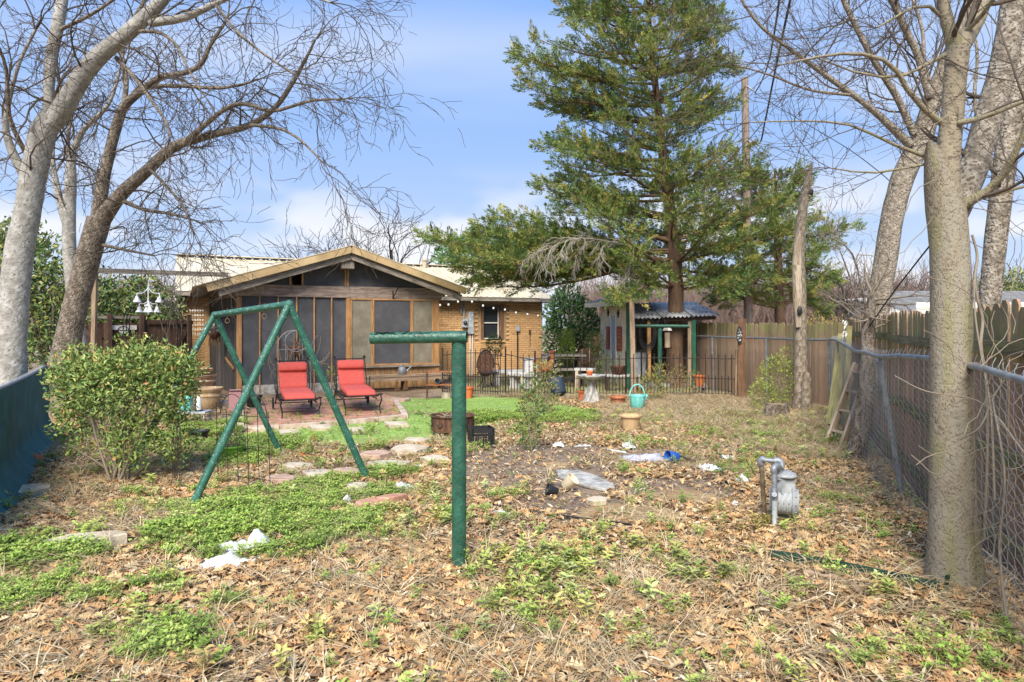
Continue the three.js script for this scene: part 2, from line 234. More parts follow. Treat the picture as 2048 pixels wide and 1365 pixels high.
const M = {
  barkPale: mottled([[0.28, 0.26, 0.22], [0.37, 0.345, 0.30], [0.47, 0.445, 0.40]], 101, { tile: 1.1, scale: 12, bump: 0.010, spots: [0.22, 0.195, 0.16], spotAt: 0.66, bscale: 24, size: 512 }),
  barkBrown: mottled([[0.11, 0.085, 0.06], [0.22, 0.175, 0.13], [0.33, 0.275, 0.21]], 111, { tile: 0.5, scale: 8, bump: 0.02, bscale: 24, spots: [0.06, 0.045, 0.03], spotAt: 0.62 }),
  barkTan: greyBark(),
  barkRough: mottled([[0.16, 0.13, 0.095], [0.28, 0.235, 0.175], [0.38, 0.33, 0.26]], 126, { tile: 0.45, scale: 8, bump: 0.022, bscale: 20, spots: [0.11, 0.085, 0.06], spotAt: 0.62 }),
  barkCedar: woodMat([0.24, 0.145, 0.085], [0.12, 0.07, 0.04], 131, { bump: 0.015, dark: 0.5 }),
  twig: mat([0.105, 0.078, 0.055], 0.9), twigPale: mat([0.26, 0.21, 0.15], 0.9), twigDark: mat([0.07, 0.052, 0.042], 0.9),
  snag: woodMat([0.55, 0.45, 0.32], [0.30, 0.22, 0.14], 141, { bump: 0.015, dark: 0.55 }),
  snagBark: mottled([[0.16, 0.12, 0.08], [0.27, 0.215, 0.15], [0.38, 0.315, 0.235]], 142, { tile: 0.5, scale: 8, bump: 0.02, bscale: 20 }),
  fenceTop: tints(picketMat(), [[1, 1, 1], [1.15, 1.05, 1.05], [0.82, 0.82, 0.8]]),
  fenceBrown: tints(woodMat([0.24, 0.13, 0.075], [0.10, 0.055, 0.032], 156, {}), [[1, 1, 1], [0.82, 0.86, 0.92]]),
  fenceRail: woodMat([0.24, 0.21, 0.10], [0.13, 0.10, 0.05], 158, { stain: [0.20, 0.23, 0.05], stainAt: 0.55 }),
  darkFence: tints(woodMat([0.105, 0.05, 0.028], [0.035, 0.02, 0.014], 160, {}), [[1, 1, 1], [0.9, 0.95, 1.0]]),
  tanFence: tints(woodMat([0.40, 0.235, 0.11], [0.22, 0.12, 0.055], 164, {}), [[1, 1, 1], [0.84, 0.86, 0.9]]),
  cedarTrim: woodMat([0.52, 0.28, 0.105], [0.32, 0.155, 0.055], 170, { rough: 0.7 }),
  greyBeam: woodMat([0.40, 0.31, 0.245], [0.21, 0.15, 0.115], 171, {}),
  greyBoard: woodMat([0.34, 0.29, 0.23], [0.15, 0.125, 0.10], 172, {}),
  post: woodMat([0.40, 0.28, 0.18], [0.22, 0.145, 0.09], 173, {}),
  darkSiding: tints(woodMat([0.105, 0.092, 0.082], [0.05, 0.043, 0.039], 174, {}), [[1, 1, 1], [0.78, 0.78, 0.78], [1.2, 1.15, 1.1]]),
  tanSiding: tints(woodMat([0.46, 0.27, 0.115], [0.26, 0.14, 0.06], 178, {}), [[1, 1, 1], [0.86, 0.88, 0.9]]),
  leanBoard: woodMat([0.34, 0.31, 0.13], [0.20, 0.17, 0.07], 181, {}),
  fascia: mottled([[0.43, 0.295, 0.14], [0.49, 0.345, 0.17], [0.55, 0.40, 0.21]], 182, { tile: 2, scale: 4, rough: 0.6, bump: 0.001 }),
  roofCream: tints(mottled([[0.56, 0.47, 0.31], [0.66, 0.57, 0.39], [0.72, 0.63, 0.45]], 183, { tile: 3, scale: 4, rough: 0.5, bump: 0.001 }), [[0.94, 0.94, 0.94], [1, 1, 1], [0.97, 0.95, 0.92]]),
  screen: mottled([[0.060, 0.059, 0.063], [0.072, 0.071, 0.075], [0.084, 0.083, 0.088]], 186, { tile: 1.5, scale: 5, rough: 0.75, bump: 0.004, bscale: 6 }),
  screenTan: mottled([[0.165, 0.14, 0.095], [0.20, 0.172, 0.12], [0.24, 0.21, 0.15]], 187, { tile: 1.2, scale: 5, rough: 0.8, bump: 0.002 }),
  brick: tints(mottled([[0.60, 0.34, 0.145], [0.69, 0.41, 0.18], [0.74, 0.47, 0.23]], 190, { tile: 0.4, scale: 8, bump: 0.003, size: 128 }), [1, 0.9, 1.1, 0.97, 0.7].map(k => [k, k, k])),
  mortar: mottled([[0.30, 0.19, 0.10], [0.38, 0.25, 0.14], [0.44, 0.30, 0.18]], 196, { tile: 0.5, scale: 8, bump: 0.003, size: 128 }),
  windowFrame: woodMat([0.24, 0.13, 0.065], [0.12, 0.06, 0.03], 197, {}),
  cream: mottled([[0.66, 0.54, 0.34], [0.72, 0.60, 0.40], [0.76, 0.65, 0.45]], 198, { tile: 1.2, scale: 5, rough: 0.7, bump: 0.001 }),
  greenPaint: mottled([[0.018, 0.075, 0.048], [0.024, 0.098, 0.062], [0.035, 0.125, 0.08]], 200, { tile: 0.4, scale: 8, rough: 0.42, bump: 0.004, bscale: 20, size: 512, spots: [0.11, 0.075, 0.045], spotAt: 0.80 }),
  greenChipped: mottled([[0.026, 0.11, 0.072], [0.034, 0.135, 0.09], [0.05, 0.17, 0.115]], 201, { tile: 0.5, scale: 8, rough: 0.42, bump: 0.003, spots: [0.50, 0.52, 0.47], spotAt: 0.775, size: 512 }),
  greenTrim: mottled([[0.012, 0.09, 0.045], [0.016, 0.11, 0.055], [0.02, 0.13, 0.065]], 202, { tile: 0.6, scale: 6, rough: 0.55 }),
  rustPipe: mottled([[0.12, 0.07, 0.04], [0.2, 0.12, 0.07], [0.25, 0.17, 0.1]], 203, { tile: 0.3, scale: 8, bump: 0.002 }),
  red: mottled([[0.58, 0.085, 0.062], [0.62, 0.098, 0.072], [0.66, 0.115, 0.084]], 204, { tile: 0.16, scale: 16, rough: 0.92, bump: 0.0025, bscale: 48, size: 256 }),
  iron: mat([0.022, 0.02, 0.02], 0.5, { metalness: 0.4 }), ironBrown: mat([0.032, 0.02, 0.015], 0.7),
  galv: mottled([[0.19, 0.205, 0.22], [0.26, 0.28, 0.295], [0.34, 0.355, 0.37]], 206, { tile: 0.5, scale: 8, rough: 0.5, bump: 0.0006, metal: 0.35 }),
  wire: mat([0.36, 0.37, 0.37], 0.5, { metalness: 0.4 }),
  teal: mottled([[0.014, 0.092, 0.094], [0.019, 0.112, 0.114], [0.026, 0.135, 0.138]], 207, { tile: 1.5, scale: 6, rough: 0.8, bump: 0.006, bscale: 5 }),
  terracotta: mottled([[0.36, 0.125, 0.055], [0.44, 0.16, 0.07], [0.50, 0.2, 0.1]], 208, { tile: 0.4, scale: 6, bump: 0.001, size: 128 }),
  orange: mottled([[0.55, 0.12, 0.035], [0.62, 0.15, 0.045], [0.66, 0.19, 0.06]], 209, { tile: 0.4, scale: 6, rough: 0.6, size: 128 }),
  tanPot: mottled([[0.50, 0.33, 0.16], [0.58, 0.40, 0.21], [0.64, 0.47, 0.27]], 210, { tile: 0.5, scale: 6, rough: 0.7, bump: 0.002, size: 128 }),
  peachPot: mottled([[0.52, 0.30, 0.17], [0.60, 0.37, 0.22], [0.66, 0.44, 0.28]], 211, { tile: 0.5, scale: 6, bump: 0.002, size: 128 }),
  stone: mottled([[0.42, 0.33, 0.22], [0.55, 0.45, 0.32], [0.64, 0.55, 0.42]], 212, { tile: 0.7, scale: 6, bump: 0.008 }),
  stonePink: mottled([[0.40, 0.24, 0.15], [0.50, 0.32, 0.22], [0.58, 0.42, 0.31]], 213, { tile: 0.7, scale: 6, bump: 0.008 }),
  concrete: mottled([[0.40, 0.38, 0.34], [0.52, 0.50, 0.46], [0.62, 0.60, 0.56]], 214, { tile: 0.8, scale: 6, bump: 0.005 }),
  oldConcrete: mottled([[0.20, 0.185, 0.16], [0.36, 0.34, 0.30], [0.50, 0.48, 0.43]], 215, { tile: 0.5, scale: 6, bump: 0.008 }),
  paver: tints(mottled([[0.42, 0.205, 0.13], [0.50, 0.265, 0.17], [0.55, 0.32, 0.22]], 216, { tile: 0.5, scale: 6, bump: 0.004, size: 128 }), [1, 0.86, 1.08, 0.94].map(k => [k, k, k])),
  edging: mottled([[0.48, 0.33, 0.24], [0.58, 0.43, 0.33], [0.64, 0.52, 0.42]], 221, { tile: 0.7, scale: 5, bump: 0.006 }),
  white: mottled([[0.68, 0.67, 0.65], [0.76, 0.76, 0.74], [0.80, 0.80, 0.79]], 222, { tile: 0.3, scale: 6, rough: 0.6, bump: 0.004, size: 128 }),
  black: mat([0.018, 0.018, 0.019], 0.55), blackRubber: mat([0.022, 0.022, 0.022], 0.8),
  rust: mottled([[0.065, 0.030, 0.018], [0.12, 0.055, 0.03], [0.19, 0.09, 0.045]], 223, { tile: 0.4, scale: 8, bump: 0.002, size: 128 }),
  rustOrange: mottled([[0.25, 0.085, 0.03], [0.35, 0.125, 0.045], [0.42, 0.17, 0.07]], 224, { tile: 0.4, scale: 8, bump: 0.002, size: 128 }),
  blue: mat([0.02, 0.11, 0.45], 0.5), turquoise: mottled([[0.15, 0.55, 0.48], [0.19, 0.62, 0.55], [0.24, 0.66, 0.6]], 225, { tile: 0.4, scale: 5, rough: 0.5, size: 128 }),
  limePlastic: mat([0.16, 0.36, 0.035], 0.5), navyTub: mat([0.028, 0.05, 0.075], 0.6),
  greyPaint: mottled([[0.30, 0.32, 0.33], [0.40, 0.42, 0.43], [0.50, 0.52, 0.52]], 226, { tile: 0.4, scale: 6, rough: 0.5, size: 128 }),
  meter: mottled([[0.17, 0.185, 0.19], [0.31, 0.325, 0.33], [0.44, 0.45, 0.45]], 227, { tile: 0.3, scale: 6, rough: 0.5, bump: 0.0015, spots: [0.18, 0.16, 0.14], spotAt: 0.72 }),
  pipeOld: mottled([[0.11, 0.078, 0.045], [0.16, 0.118, 0.07], [0.21, 0.165, 0.11]], 228, { tile: 0.3, scale: 6, rough: 0.7, bump: 0.001 }),
  corr: mottled([[0.22, 0.22, 0.22], [0.48, 0.49, 0.50], [0.62, 0.63, 0.64]], 229, { tile: 1.5, scale: 6, rough: 0.5, metal: 0.05 }),
  shingle: mottled([[0.13, 0.122, 0.112], [0.18, 0.17, 0.158], [0.23, 0.22, 0.205]], 230, { tile: 0.8, scale: 8, bump: 0.006 }),
  siding: mat([0.72, 0.70, 0.64], 0.7), redShutter: mat([0.30, 0.035, 0.022], 0.6), barnWall: woodMat([0.20, 0.165, 0.125], [0.10, 0.08, 0.06], 232, {}),
  ladder: woodMat([0.52, 0.40, 0.28], [0.32, 0.23, 0.15], 233, {}), edgeGreen: mat([0.012, 0.05, 0.032], 0.6),
  glass: mat([0.03, 0.035, 0.04], 0.08, {}), cable: mat([0.012, 0.012, 0.012], 0.6), soilPot: mat([0.06, 0.04, 0.025], 1),
};

// ---------- ground ----------
const E = (px, py, rx, ry) => { const a = zOf(py - ry), b = zOf(py + ry), d = (a + b) / 2; return { x: (px - CX) * zOf(py) / F, d, ax: rx * zOf(py) / F, az: (a - b) / 2 }; };
const inE = (L, x, d, wob = 0.35, s = 5) => { let m = 0, nz = -9; for (const e of L) { const u = (x - e.x) / e.ax, w = (d - e.d) / e.az, h = u * u + w * w; if (h > 2.6) continue; if (nz < -1) nz = fbm(x * 2.1 + 20, d * 2.1, 3, s) - 0.5; const q = Math.sqrt(h) + wob * 2 * nz; m = Math.max(m, 1 - smooth(0.8, 1.12, q)); } return m; };
const Z = {
  weed: [E(560, 1030, 190, 62), E(430, 1085, 130, 42), E(70, 1110, 130, 34), E(650, 1070, 110, 34), E(470, 905, 100, 30), E(260, 1200, 130, 30), E(60, 1190, 90, 40), E(330, 1285, 110, 34), E(760, 960, 70, 14), E(455, 1225, 60, 20), E(400, 860, 80, 20), E(640, 985, 90, 18), E(150, 1120, 110, 20), E(490, 1110, 130, 30)],
  lawn: [E(930, 812, 190, 19), E(715, 868, 235, 26), E(870, 845, 150, 20), E(1080, 822, 110, 14), E(600, 880, 90, 12)],
  weed2: [E(930, 838, 70, 14), E(1060, 830, 120, 18), E(850, 795, 70, 8), E(1130, 835, 60, 14)],
  seed: [E(1160, 1150, 190, 48), E(1090, 1215, 130, 50), E(1300, 1230, 140, 44), E(1420, 1160, 120, 30), E(1310, 1310, 70, 50), E(830, 1050, 70, 50), E(1560, 1120, 70, 24), E(250, 1280, 110, 40), E(1480, 1060, 80, 30), E(1700, 1190, 110, 16), E(660, 1290, 50, 40), E(90, 1300, 90, 50)],
  soil: [E(1075, 935, 170, 42), E(1190, 905, 150, 17), E(1000, 962, 90, 24), E(1330, 980, 150, 26), E(1150, 1005, 110, 32), E(560, 812, 90, 14), E(450, 835, 60, 10)],
  sand: [E(1270, 1036, 100, 28), E(1410, 935, 100, 15), E(1340, 1000, 80, 20), E(1110, 930, 26, 6), E(30, 1000, 60, 30)],
  back: [{ x: 2, d: 19.5, ax: 4.2, az: 3.4 }],
  straw: [E(1450, 832, 270, 46), E(1600, 900, 130, 34), E(1250, 790, 130, 14), E(960, 797, 130, 7)],
};
const patioPoly = [[-4.30, 11.05], [-2.02, 12.55], [-3.05, 16.9], [-6.0, 15.6]];
const inPoly = (pl, x, d) => { let c = false; for (let i = 0, j = pl.length - 1; i < pl.length; j = i++) { const [xi, yi] = pl[i], [xj, yj] = pl[j]; if ((yi > d) !== (yj > d) && x < (xj - xi) * (d - yi) / (yj - yi) + xi) c = !c; } return c; };
{
  const xs = [], zs = [];
  for (const v of [-260, -150, -90, -60, -44, -34, -28, -24, -21, -19]) xs.push(v);
  for (let v = -18; v <= 18.001; v += 0.15) xs.push(v);
  for (const v of [19, 21, 24, 28, 34, 44, 60, 90, 150, 260]) xs.push(v);
  for (const v of [60, 30, 15, 8, 4, 2]) zs.push(v);
  for (let v = 1; v >= -26; v -= 0.15) zs.push(v);
  for (const v of [-27, -29, -32, -36, -42, -50, -62, -80, -110, -160, -230, -320]) zs.push(v);
  const nx = xs.length, nz = zs.length, p = [], u = [], ix = [];
  for (let j = 0; j < nz; j++) for (let i = 0; i < nx; i++) { p.push(xs[i], gh(xs[i], zs[j]) - 0.004, zs[j]); u.push((xs[i] + 16) / 32, (2 - zs[j]) / 32); }
  for (let j = 0; j < nz - 1; j++) for (let i = 0; i < nx - 1; i++) { const a = j * nx + i; ix.push(a, a + 1, a + nx, a + 1, a + nx + 1, a + nx); }
  const g = new THREE.BufferGeometry(); g.setAttribute('position', new THREE.Float32BufferAttribute(p, 3)); g.setAttribute('uv', new THREE.Float32BufferAttribute(u, 2)); g.setIndex(ix); g.computeVertexNormals();
  const map = tex(1280, 1280, (uu, vv) => {
    const x = uu * 32 - 16, d = vv * 32 - 2;
    const n = fbm(x * 6, d * 6, 4, 301), n2 = fbm(x * 40, d * 40, 2, 302), n3 = fbm(x * 1.1, d * 1.1, 3, 303);
    let c = mix3([0.13, 0.085, 0.05], [0.27, 0.18, 0.105], clamp(n * 1.3 - 0.1)); c = mix3(c, [0.32, 0.24, 0.155], 0.6 * smooth(0.45, 0.7, n3));
    if (d > 2 && d < 26) {
      c = mix3(c, mix3([0.28, 0.2, 0.105], [0.42, 0.33, 0.19], n), 0.85 * inE(Z.straw, x, d));
      c = mix3(c, mix3([0.14, 0.095, 0.06], [0.30, 0.215, 0.145], n), 0.9 * inE(Z.soil, x, d, 0.5));
      c = mix3(c, mix3([0.33, 0.21, 0.095], [0.46, 0.32, 0.16], n), 0.9 * inE(Z.sand, x, d, 0.5));
      c = mix3(c, mix3([0.10, 0.15, 0.03], [0.17, 0.23, 0.05], n), 0.6 * inE(Z.weed, x, d, 0.8, 6));
      c = mix3(c, mix3([0.22, 0.35, 0.065], [0.33, 0.46, 0.11], n), 0.95 * inE(Z.lawn, x, d, 0.2));
    }
    c = mix3(c, mix3([0.17, 0.2, 0.07], [0.33, 0.29, 0.15], n3), 0.7 * inE(Z.back, x, d));
    return mul3(c, 0.62 + 0.76 * n2);
  });
  const bm = tex(256, 256, (uu, vv) => fbm(uu * 32, vv * 32, 3, 311, 32), 24, 24, false);
  struct('ground', g, mat(null, 0.95, { map, bumpMap: bm, bumpScale: 0.012 }));
}
console.log('ground done');

function frame(A, B) {                                     // a wall line on plan, [x, depth] each, seen from the front left to right
  const a = new V3(A[0], 0, -A[1]), b = new V3(B[0], 0, -B[1]), u = b.clone().sub(a), L = u.length(); u.normalize();
  const n = new V3(-u.z, 0, u.x), phi = Math.atan2(-u.z, u.x);
  const pt = (s, h, o = 0) => new V3(a.x + u.x * s + n.x * o, h, a.z + u.z * s + n.z * o);
  const hit = (px, py, o = 0) => { const k = (px - CX) / F, ax = a.x + n.x * o, ad = -(a.z + n.z * o), ud = -u.z; const s = (k * ad - ax) / (u.x - k * ud), d = ad + ud * s; return { s, h: CH - (py - HY) * d / F, d }; };
  const box = (s0, s1, h0, h1, o0, o1) => { const g = boxG(Math.abs(s1 - s0), Math.abs(h1 - h0), Math.abs(o1 - o0)); g.rotateY(phi); const c = pt((s0 + s1) / 2, (h0 + h1) / 2, (o0 + o1) / 2); g.translate(c.x, c.y, c.z); return g; };
  const bx = (px0, px1, py0, py1, o0, o1) => { const m = (px0 + px1) / 2; const s0 = hit(px0, 0, o1).s, s1 = hit(px1, 0, o1).s; return box(s0, s1, hit(m, py0, o1).h, hit(m, py1, o1).h, o0, o1); };
  const beam = (s0, h0, s1, h1, w, h, o) => beamG(pt(s0, h0, o), pt(s1, h1, o), w, h);
  return { a, b, u, n, L, phi, pt, hit, box, bx, beam };
}
function wmesh(name, g, m, parent) { const q = mg(g); let r = parent; while (r.parent && r.parent !== scene) r = r.parent; r.updateMatrixWorld(true); parent.updateMatrixWorld(true); q.applyMatrix4(parent.matrixWorld.clone().invert()); return mesh(name, q, m, parent); }

// ---------- brick house with its metal roof ----------
{
  const W = frame([-9.35, 19.42], [1.1, 24.54]);
  const T = thing('brick_house', 'low brick house with a cream ribbed metal roof behind the screened room', 'house', at(-4, 22.1));
  const Hw = 2.62;
  const wn = { s0: W.hit(962, 0).s, s1: W.hit(1007, 0).s, h0: W.hit(985, 681).h, h1: W.hit(985, 611).h };
  // masonry core round the window opening
  const core = [W.box(0, wn.s0, -0.1, Hw, -0.2, -0.012), W.box(wn.s1, W.L - 0.005, -0.1, Hw, -0.2, -0.012), W.box(wn.s0, wn.s1, -0.1, wn.h0, -0.2, -0.012), W.box(wn.s0, wn.s1, wn.h1, Hw, -0.2, -0.012)];
  wmesh('wall', core, M.mortar, T);
  wmesh('side_wall', [beamG(W.pt(W.L - 0.11, 1.25, -0.2), W.pt(W.L - 0.11, 1.25, -8.6), 0.2, 2.7), beamG(W.pt(0.1, 1.25, -0.2), W.pt(0.1, 1.25, -8.6), 0.2, 2.7), W.box(0, W.L, -0.1, Hw, -8.8, -8.6)], M.mortar, T);
  const r = rng(5), secs = [[W.hit(872, 0).s, W.L], [0, W.hit(424, 0).s]];
  const bl = 0.205, bh = 0.062, pl = 0.217, ph = 0.0745, geos = [0, 1, 2].map(() => boxG(bl, bh, 0.03)); const half = boxG(bl / 2 - 0.006, bh, 0.03);
  let count = 0; const rest = [];
  for (let row = 34; row >= 0; row--) for (const [a, b] of secs) for (let s = a + (row % 2 ? pl / 2 : 0); s < b - 0.05; s += pl) {
    const h = row * ph + 0.03, w = Math.min(bl, b - s - 0.006); if (h + bh > Hw - 0.06) continue;
    if (s + w > wn.s0 - 0.02 && s < wn.s1 + 0.02 && h + bh > wn.h0 - 0.02 && h < wn.h1 + 0.02) continue;
    if (w < 0.09) continue;
    const g = w < bl - 0.01 ? half : geos[(r() * 3) | 0], c = W.pt(s + w / 2, h + bh / 2, -0.006 + r() * 0.012);
    if (count < 290) { const o = mesh('brick', g, M.brick[Math.min(4, (r() * r() * 5.6) | 0)], T); o.position.copy(T.worldToLocal(c)); o.rotation.y = W.phi; count++; }
    else { const q = g.clone(); q.rotateY(W.phi); q.translate(c.x, c.y, c.z); rest.push(q); }
  }
  const lb = wmesh('lower_brickwork', rest, M.brick[0], T); lb.userData.kind = 'stuff';
  // window
  const win = wmesh('window', [W.box(wn.s0, wn.s0 + 0.1, wn.h0, wn.h1, -0.15, 0.02), W.box(wn.s1 - 0.16, wn.s1, wn.h0, wn.h1, -0.15, 0.02), W.box(wn.s0 + 0.1, wn.s1 - 0.16, wn.h1 - 0.07, wn.h1, -0.15, 0.02)], M.windowFrame, T);
  const g0 = wn.s0 + 0.1, g1 = wn.s1 - 0.16, hm = (wn.h0 + wn.h1) / 2;
  wmesh('sash', [W.box(g0, g1, hm - 0.02, hm + 0.02, -0.1, -0.05), W.box(g0, g0 + 0.03, wn.h0 + 0.05, wn.h1 - 0.07, -0.1, -0.055), W.box(g1 - 0.03, g1, wn.h0 + 0.05, wn.h1 - 0.07, -0.1, -0.055), W.box(g0 + 0.03, g1 - 0.03, wn.h0 + 0.05, wn.h0 + 0.08, -0.1, -0.055)], M.siding, win);
  wmesh('pane', W.box(g0 + 0.03, g1 - 0.03, hm + 0.02, wn.h1 - 0.07, -0.09, -0.08), M.glass, win);
  wmesh('pane', W.box(g0 + 0.03, g1 - 0.03, wn.h0 + 0.08, hm - 0.02, -0.105, -0.095), M.glass, win);
  wmesh('curtain', W.box(g0, g0 + 0.16, wn.h0, wn.h1, -0.16, -0.12), M.siding, win);
  wmesh('sill', W.box(wn.s0 - 0.03, wn.s1 + 0.03, wn.h0 - 0.07, wn.h0, -0.15, 0.07), M.brick[1], win);
  wmesh('air_vent', W.bx(962, 972, 687, 697, -0.01, 0.05), M.brick[4], T);
  // roof: ribbed panels, ridge cap, soffit
  const eo = 0.45, ro = -4.6, eh = 2.66, rh = 4.08, sL = W.hit(366, 0, eo).s - 0.2, sR = W.L + 0.3;
  const nP = 13, pw = (sR - sL) / nP;
  for (let k = 0; k < nP; k++) {
    const t = new TB(), s0 = sL + k * pw + 0.001, s1 = sL + (k + 1) * pw - 0.001;
    t.quad(W.pt(s0, eh, eo), W.pt(s1, eh, eo), W.pt(s1, rh, ro), W.pt(s0, rh, ro));
    const gs = [t.geo()];
    for (let q = 0; q < 4; q++) { const s = s0 + (q + 0.5) * pw / 4; gs.push(beamG(W.pt(s, eh + 0.012, eo), W.pt(s, rh + 0.012, ro), 0.035, 0.03)); }
    wmesh('roof_panel', gs, M.roofCream[k % 3], T);
  }
  { const t = new TB(); t.quad(W.pt(sR, eh, 2 * ro - eo), W.pt(sL, eh, 2 * ro - eo), W.pt(sL, rh, ro), W.pt(sR, rh, ro)); wmesh('rear_roof', t.geo(), M.roofCream[1], T); }
  { const t = new TB(); for (const s of [sL + 0.25, sR - 0.3]) t.tri(W.pt(s, eh - 0.05, eo - 0.4), W.pt(s, rh - 0.06, ro), W.pt(s, eh - 0.05, 2 * ro - eo + 0.4)); wmesh('gable_end', t.geo(), M.greyBoard, T); }
  const rc = wmesh('ridge_cap', W.box(sL, sR, rh + 0.045, rh + 0.075, ro - 0.16, ro + 0.16), M.roofCream[1], T);
  const cl = []; for (let s = sL + 0.1; s < sR - 0.3; s += 0.3) cl.push(W.box(s, s + 0.22, rh - 0.03, rh + 0.044, ro + 0.1, ro + 0.13)); wmesh('ridge_closure', cl, M.black, rc);
  wmesh('eave_fascia', W.box(sL, sR, eh - 0.13, eh - 0.01, eo - 0.05, eo - 0.015), M.greyBoard, T);
  wmesh('soffit', W.box(sL, sR, eh - 0.16, eh - 0.135, -0.1, eo - 0.06), M.greyBoard, T);
  // flue on the ridge, service mast
  { const c = W.hit(849, 526, ro + 0.3), b = W.pt(c.s, rh, ro + 0.3); const g = latheG([[0.09, -0.25], [0.09, 0.18], [0.13, 0.19], [0.13, 0.24], [0.02, 0.27]], 14); g.translate(b.x, b.y, b.z); wmesh('flue', g, M.stone, T); }
  { const s = W.hit(928, 0, 0.3).s, b = W.pt(s, 2.1, 0.06), top = W.pt(s, 3.12, 0.06); const t = new TB(); t.tube([b, top], 0.03, 8); t.tube([W.pt(s - 0.14, 2.96, 0.06), W.pt(s + 0.2, 2.96, 0.06)], 0.016, 6); t.tube([W.pt(s - 0.1, 3.06, 0.06), W.pt(s + 0.04, 3.16, 0.06), W.pt(s + 0.08, 3.08, 0.12)], 0.022, 6); wmesh('service_mast', t.geo(), M.greyPaint, T); }
  // electricity meter and boxes on the wall
  const em = wmesh('electric_meter', W.bx(925.5, 935.5, 637.5, 655, 0.006, 0.14), M.greyPaint, T);
  { const c = W.hit(930.5, 646, 0.14), p = W.pt(c.s, c.h, 0.14); const g = new THREE.SphereGeometry(0.075, 16, 8, 0, Math.PI * 2, 0, Math.PI / 2); g.rotateX(Math.PI / 2); g.rotateY(W.phi); g.translate(p.x, p.y, p.z); wmesh('dial', g, M.glass, em); }
  wmesh('conduit', tubeG([W.pt(W.hit(928, 0, 0.06).s, 1.95, 0.06), W.pt(W.hit(928, 0, 0.06).s, 2.6, 0.06)], 0.028, 8), M.greyPaint, T);
  wmesh('breaker_box', [W.bx(937, 947, 624, 655, 0.006, 0.12), W.bx(937, 947.5, 655.5, 668, 0.006, 0.13)], M.greyPaint, T);
  const ws = W.hit(940, 0, 0.04).s; wmesh('pipe', [tubeG([W.pt(ws, 1.4, 0.05), W.pt(ws, 0, 0.05)], 0.022, 6), tubeG([W.pt(ws + 0.09, 1.4, 0.05), W.pt(ws + 0.07, 0, 0.05)], 0.018, 6)], M.siding, T);
  wmesh('wall_lamp', [W.bx(1033.5, 1039.5, 651.5, 663, 0.006, 0.1)], M.greyPaint, T);
  const ls = W.hit(1035, 0, 0.05).s; wmesh('cable_pipe', tubeG([W.pt(ls, 1.55, 0.05), W.pt(ls, 0.1, 0.05)], 0.025, 6), M.iron, T);
  wmesh('wall_hook', [W.bx(1058.5, 1062, 660, 668, 0.006, 0.05), W.bx(1059.5, 1061, 668, 700, 0.006, 0.02)], M.rust, T);
  // string of bulbs below the eave
  const SL = thing('string_light', 'black wire string of white globe bulbs hung along the brick wall', 'string lights', at(0, 22));
  const bp = [[868, 600], [880, 611], [897, 610], [916, 604], [944, 604], [966, 612], [987, 617], [1010, 620], [1032, 626], [1055, 629], [1076, 632]].map(([x, y]) => { const q = W.hit(x, y, 0.5); return W.pt(q.s, q.h + 0.07, 0.5); });
  wmesh('wire', tubeG(spline(bp, 50), 0.006, 5), M.cable, SL);
  for (const p of bp.slice(1)) { const b = wmesh('bulb', latheG([[0.001, -0.115], [0.03, -0.1], [0.038, -0.07], [0.022, -0.03]], 10).translate(p.x, p.y, p.z), M.white, SL); wmesh('socket', latheG([[0.018, -0.045], [0.018, 0.005]], 8).translate(p.x, p.y, p.z), M.black, b); }
}

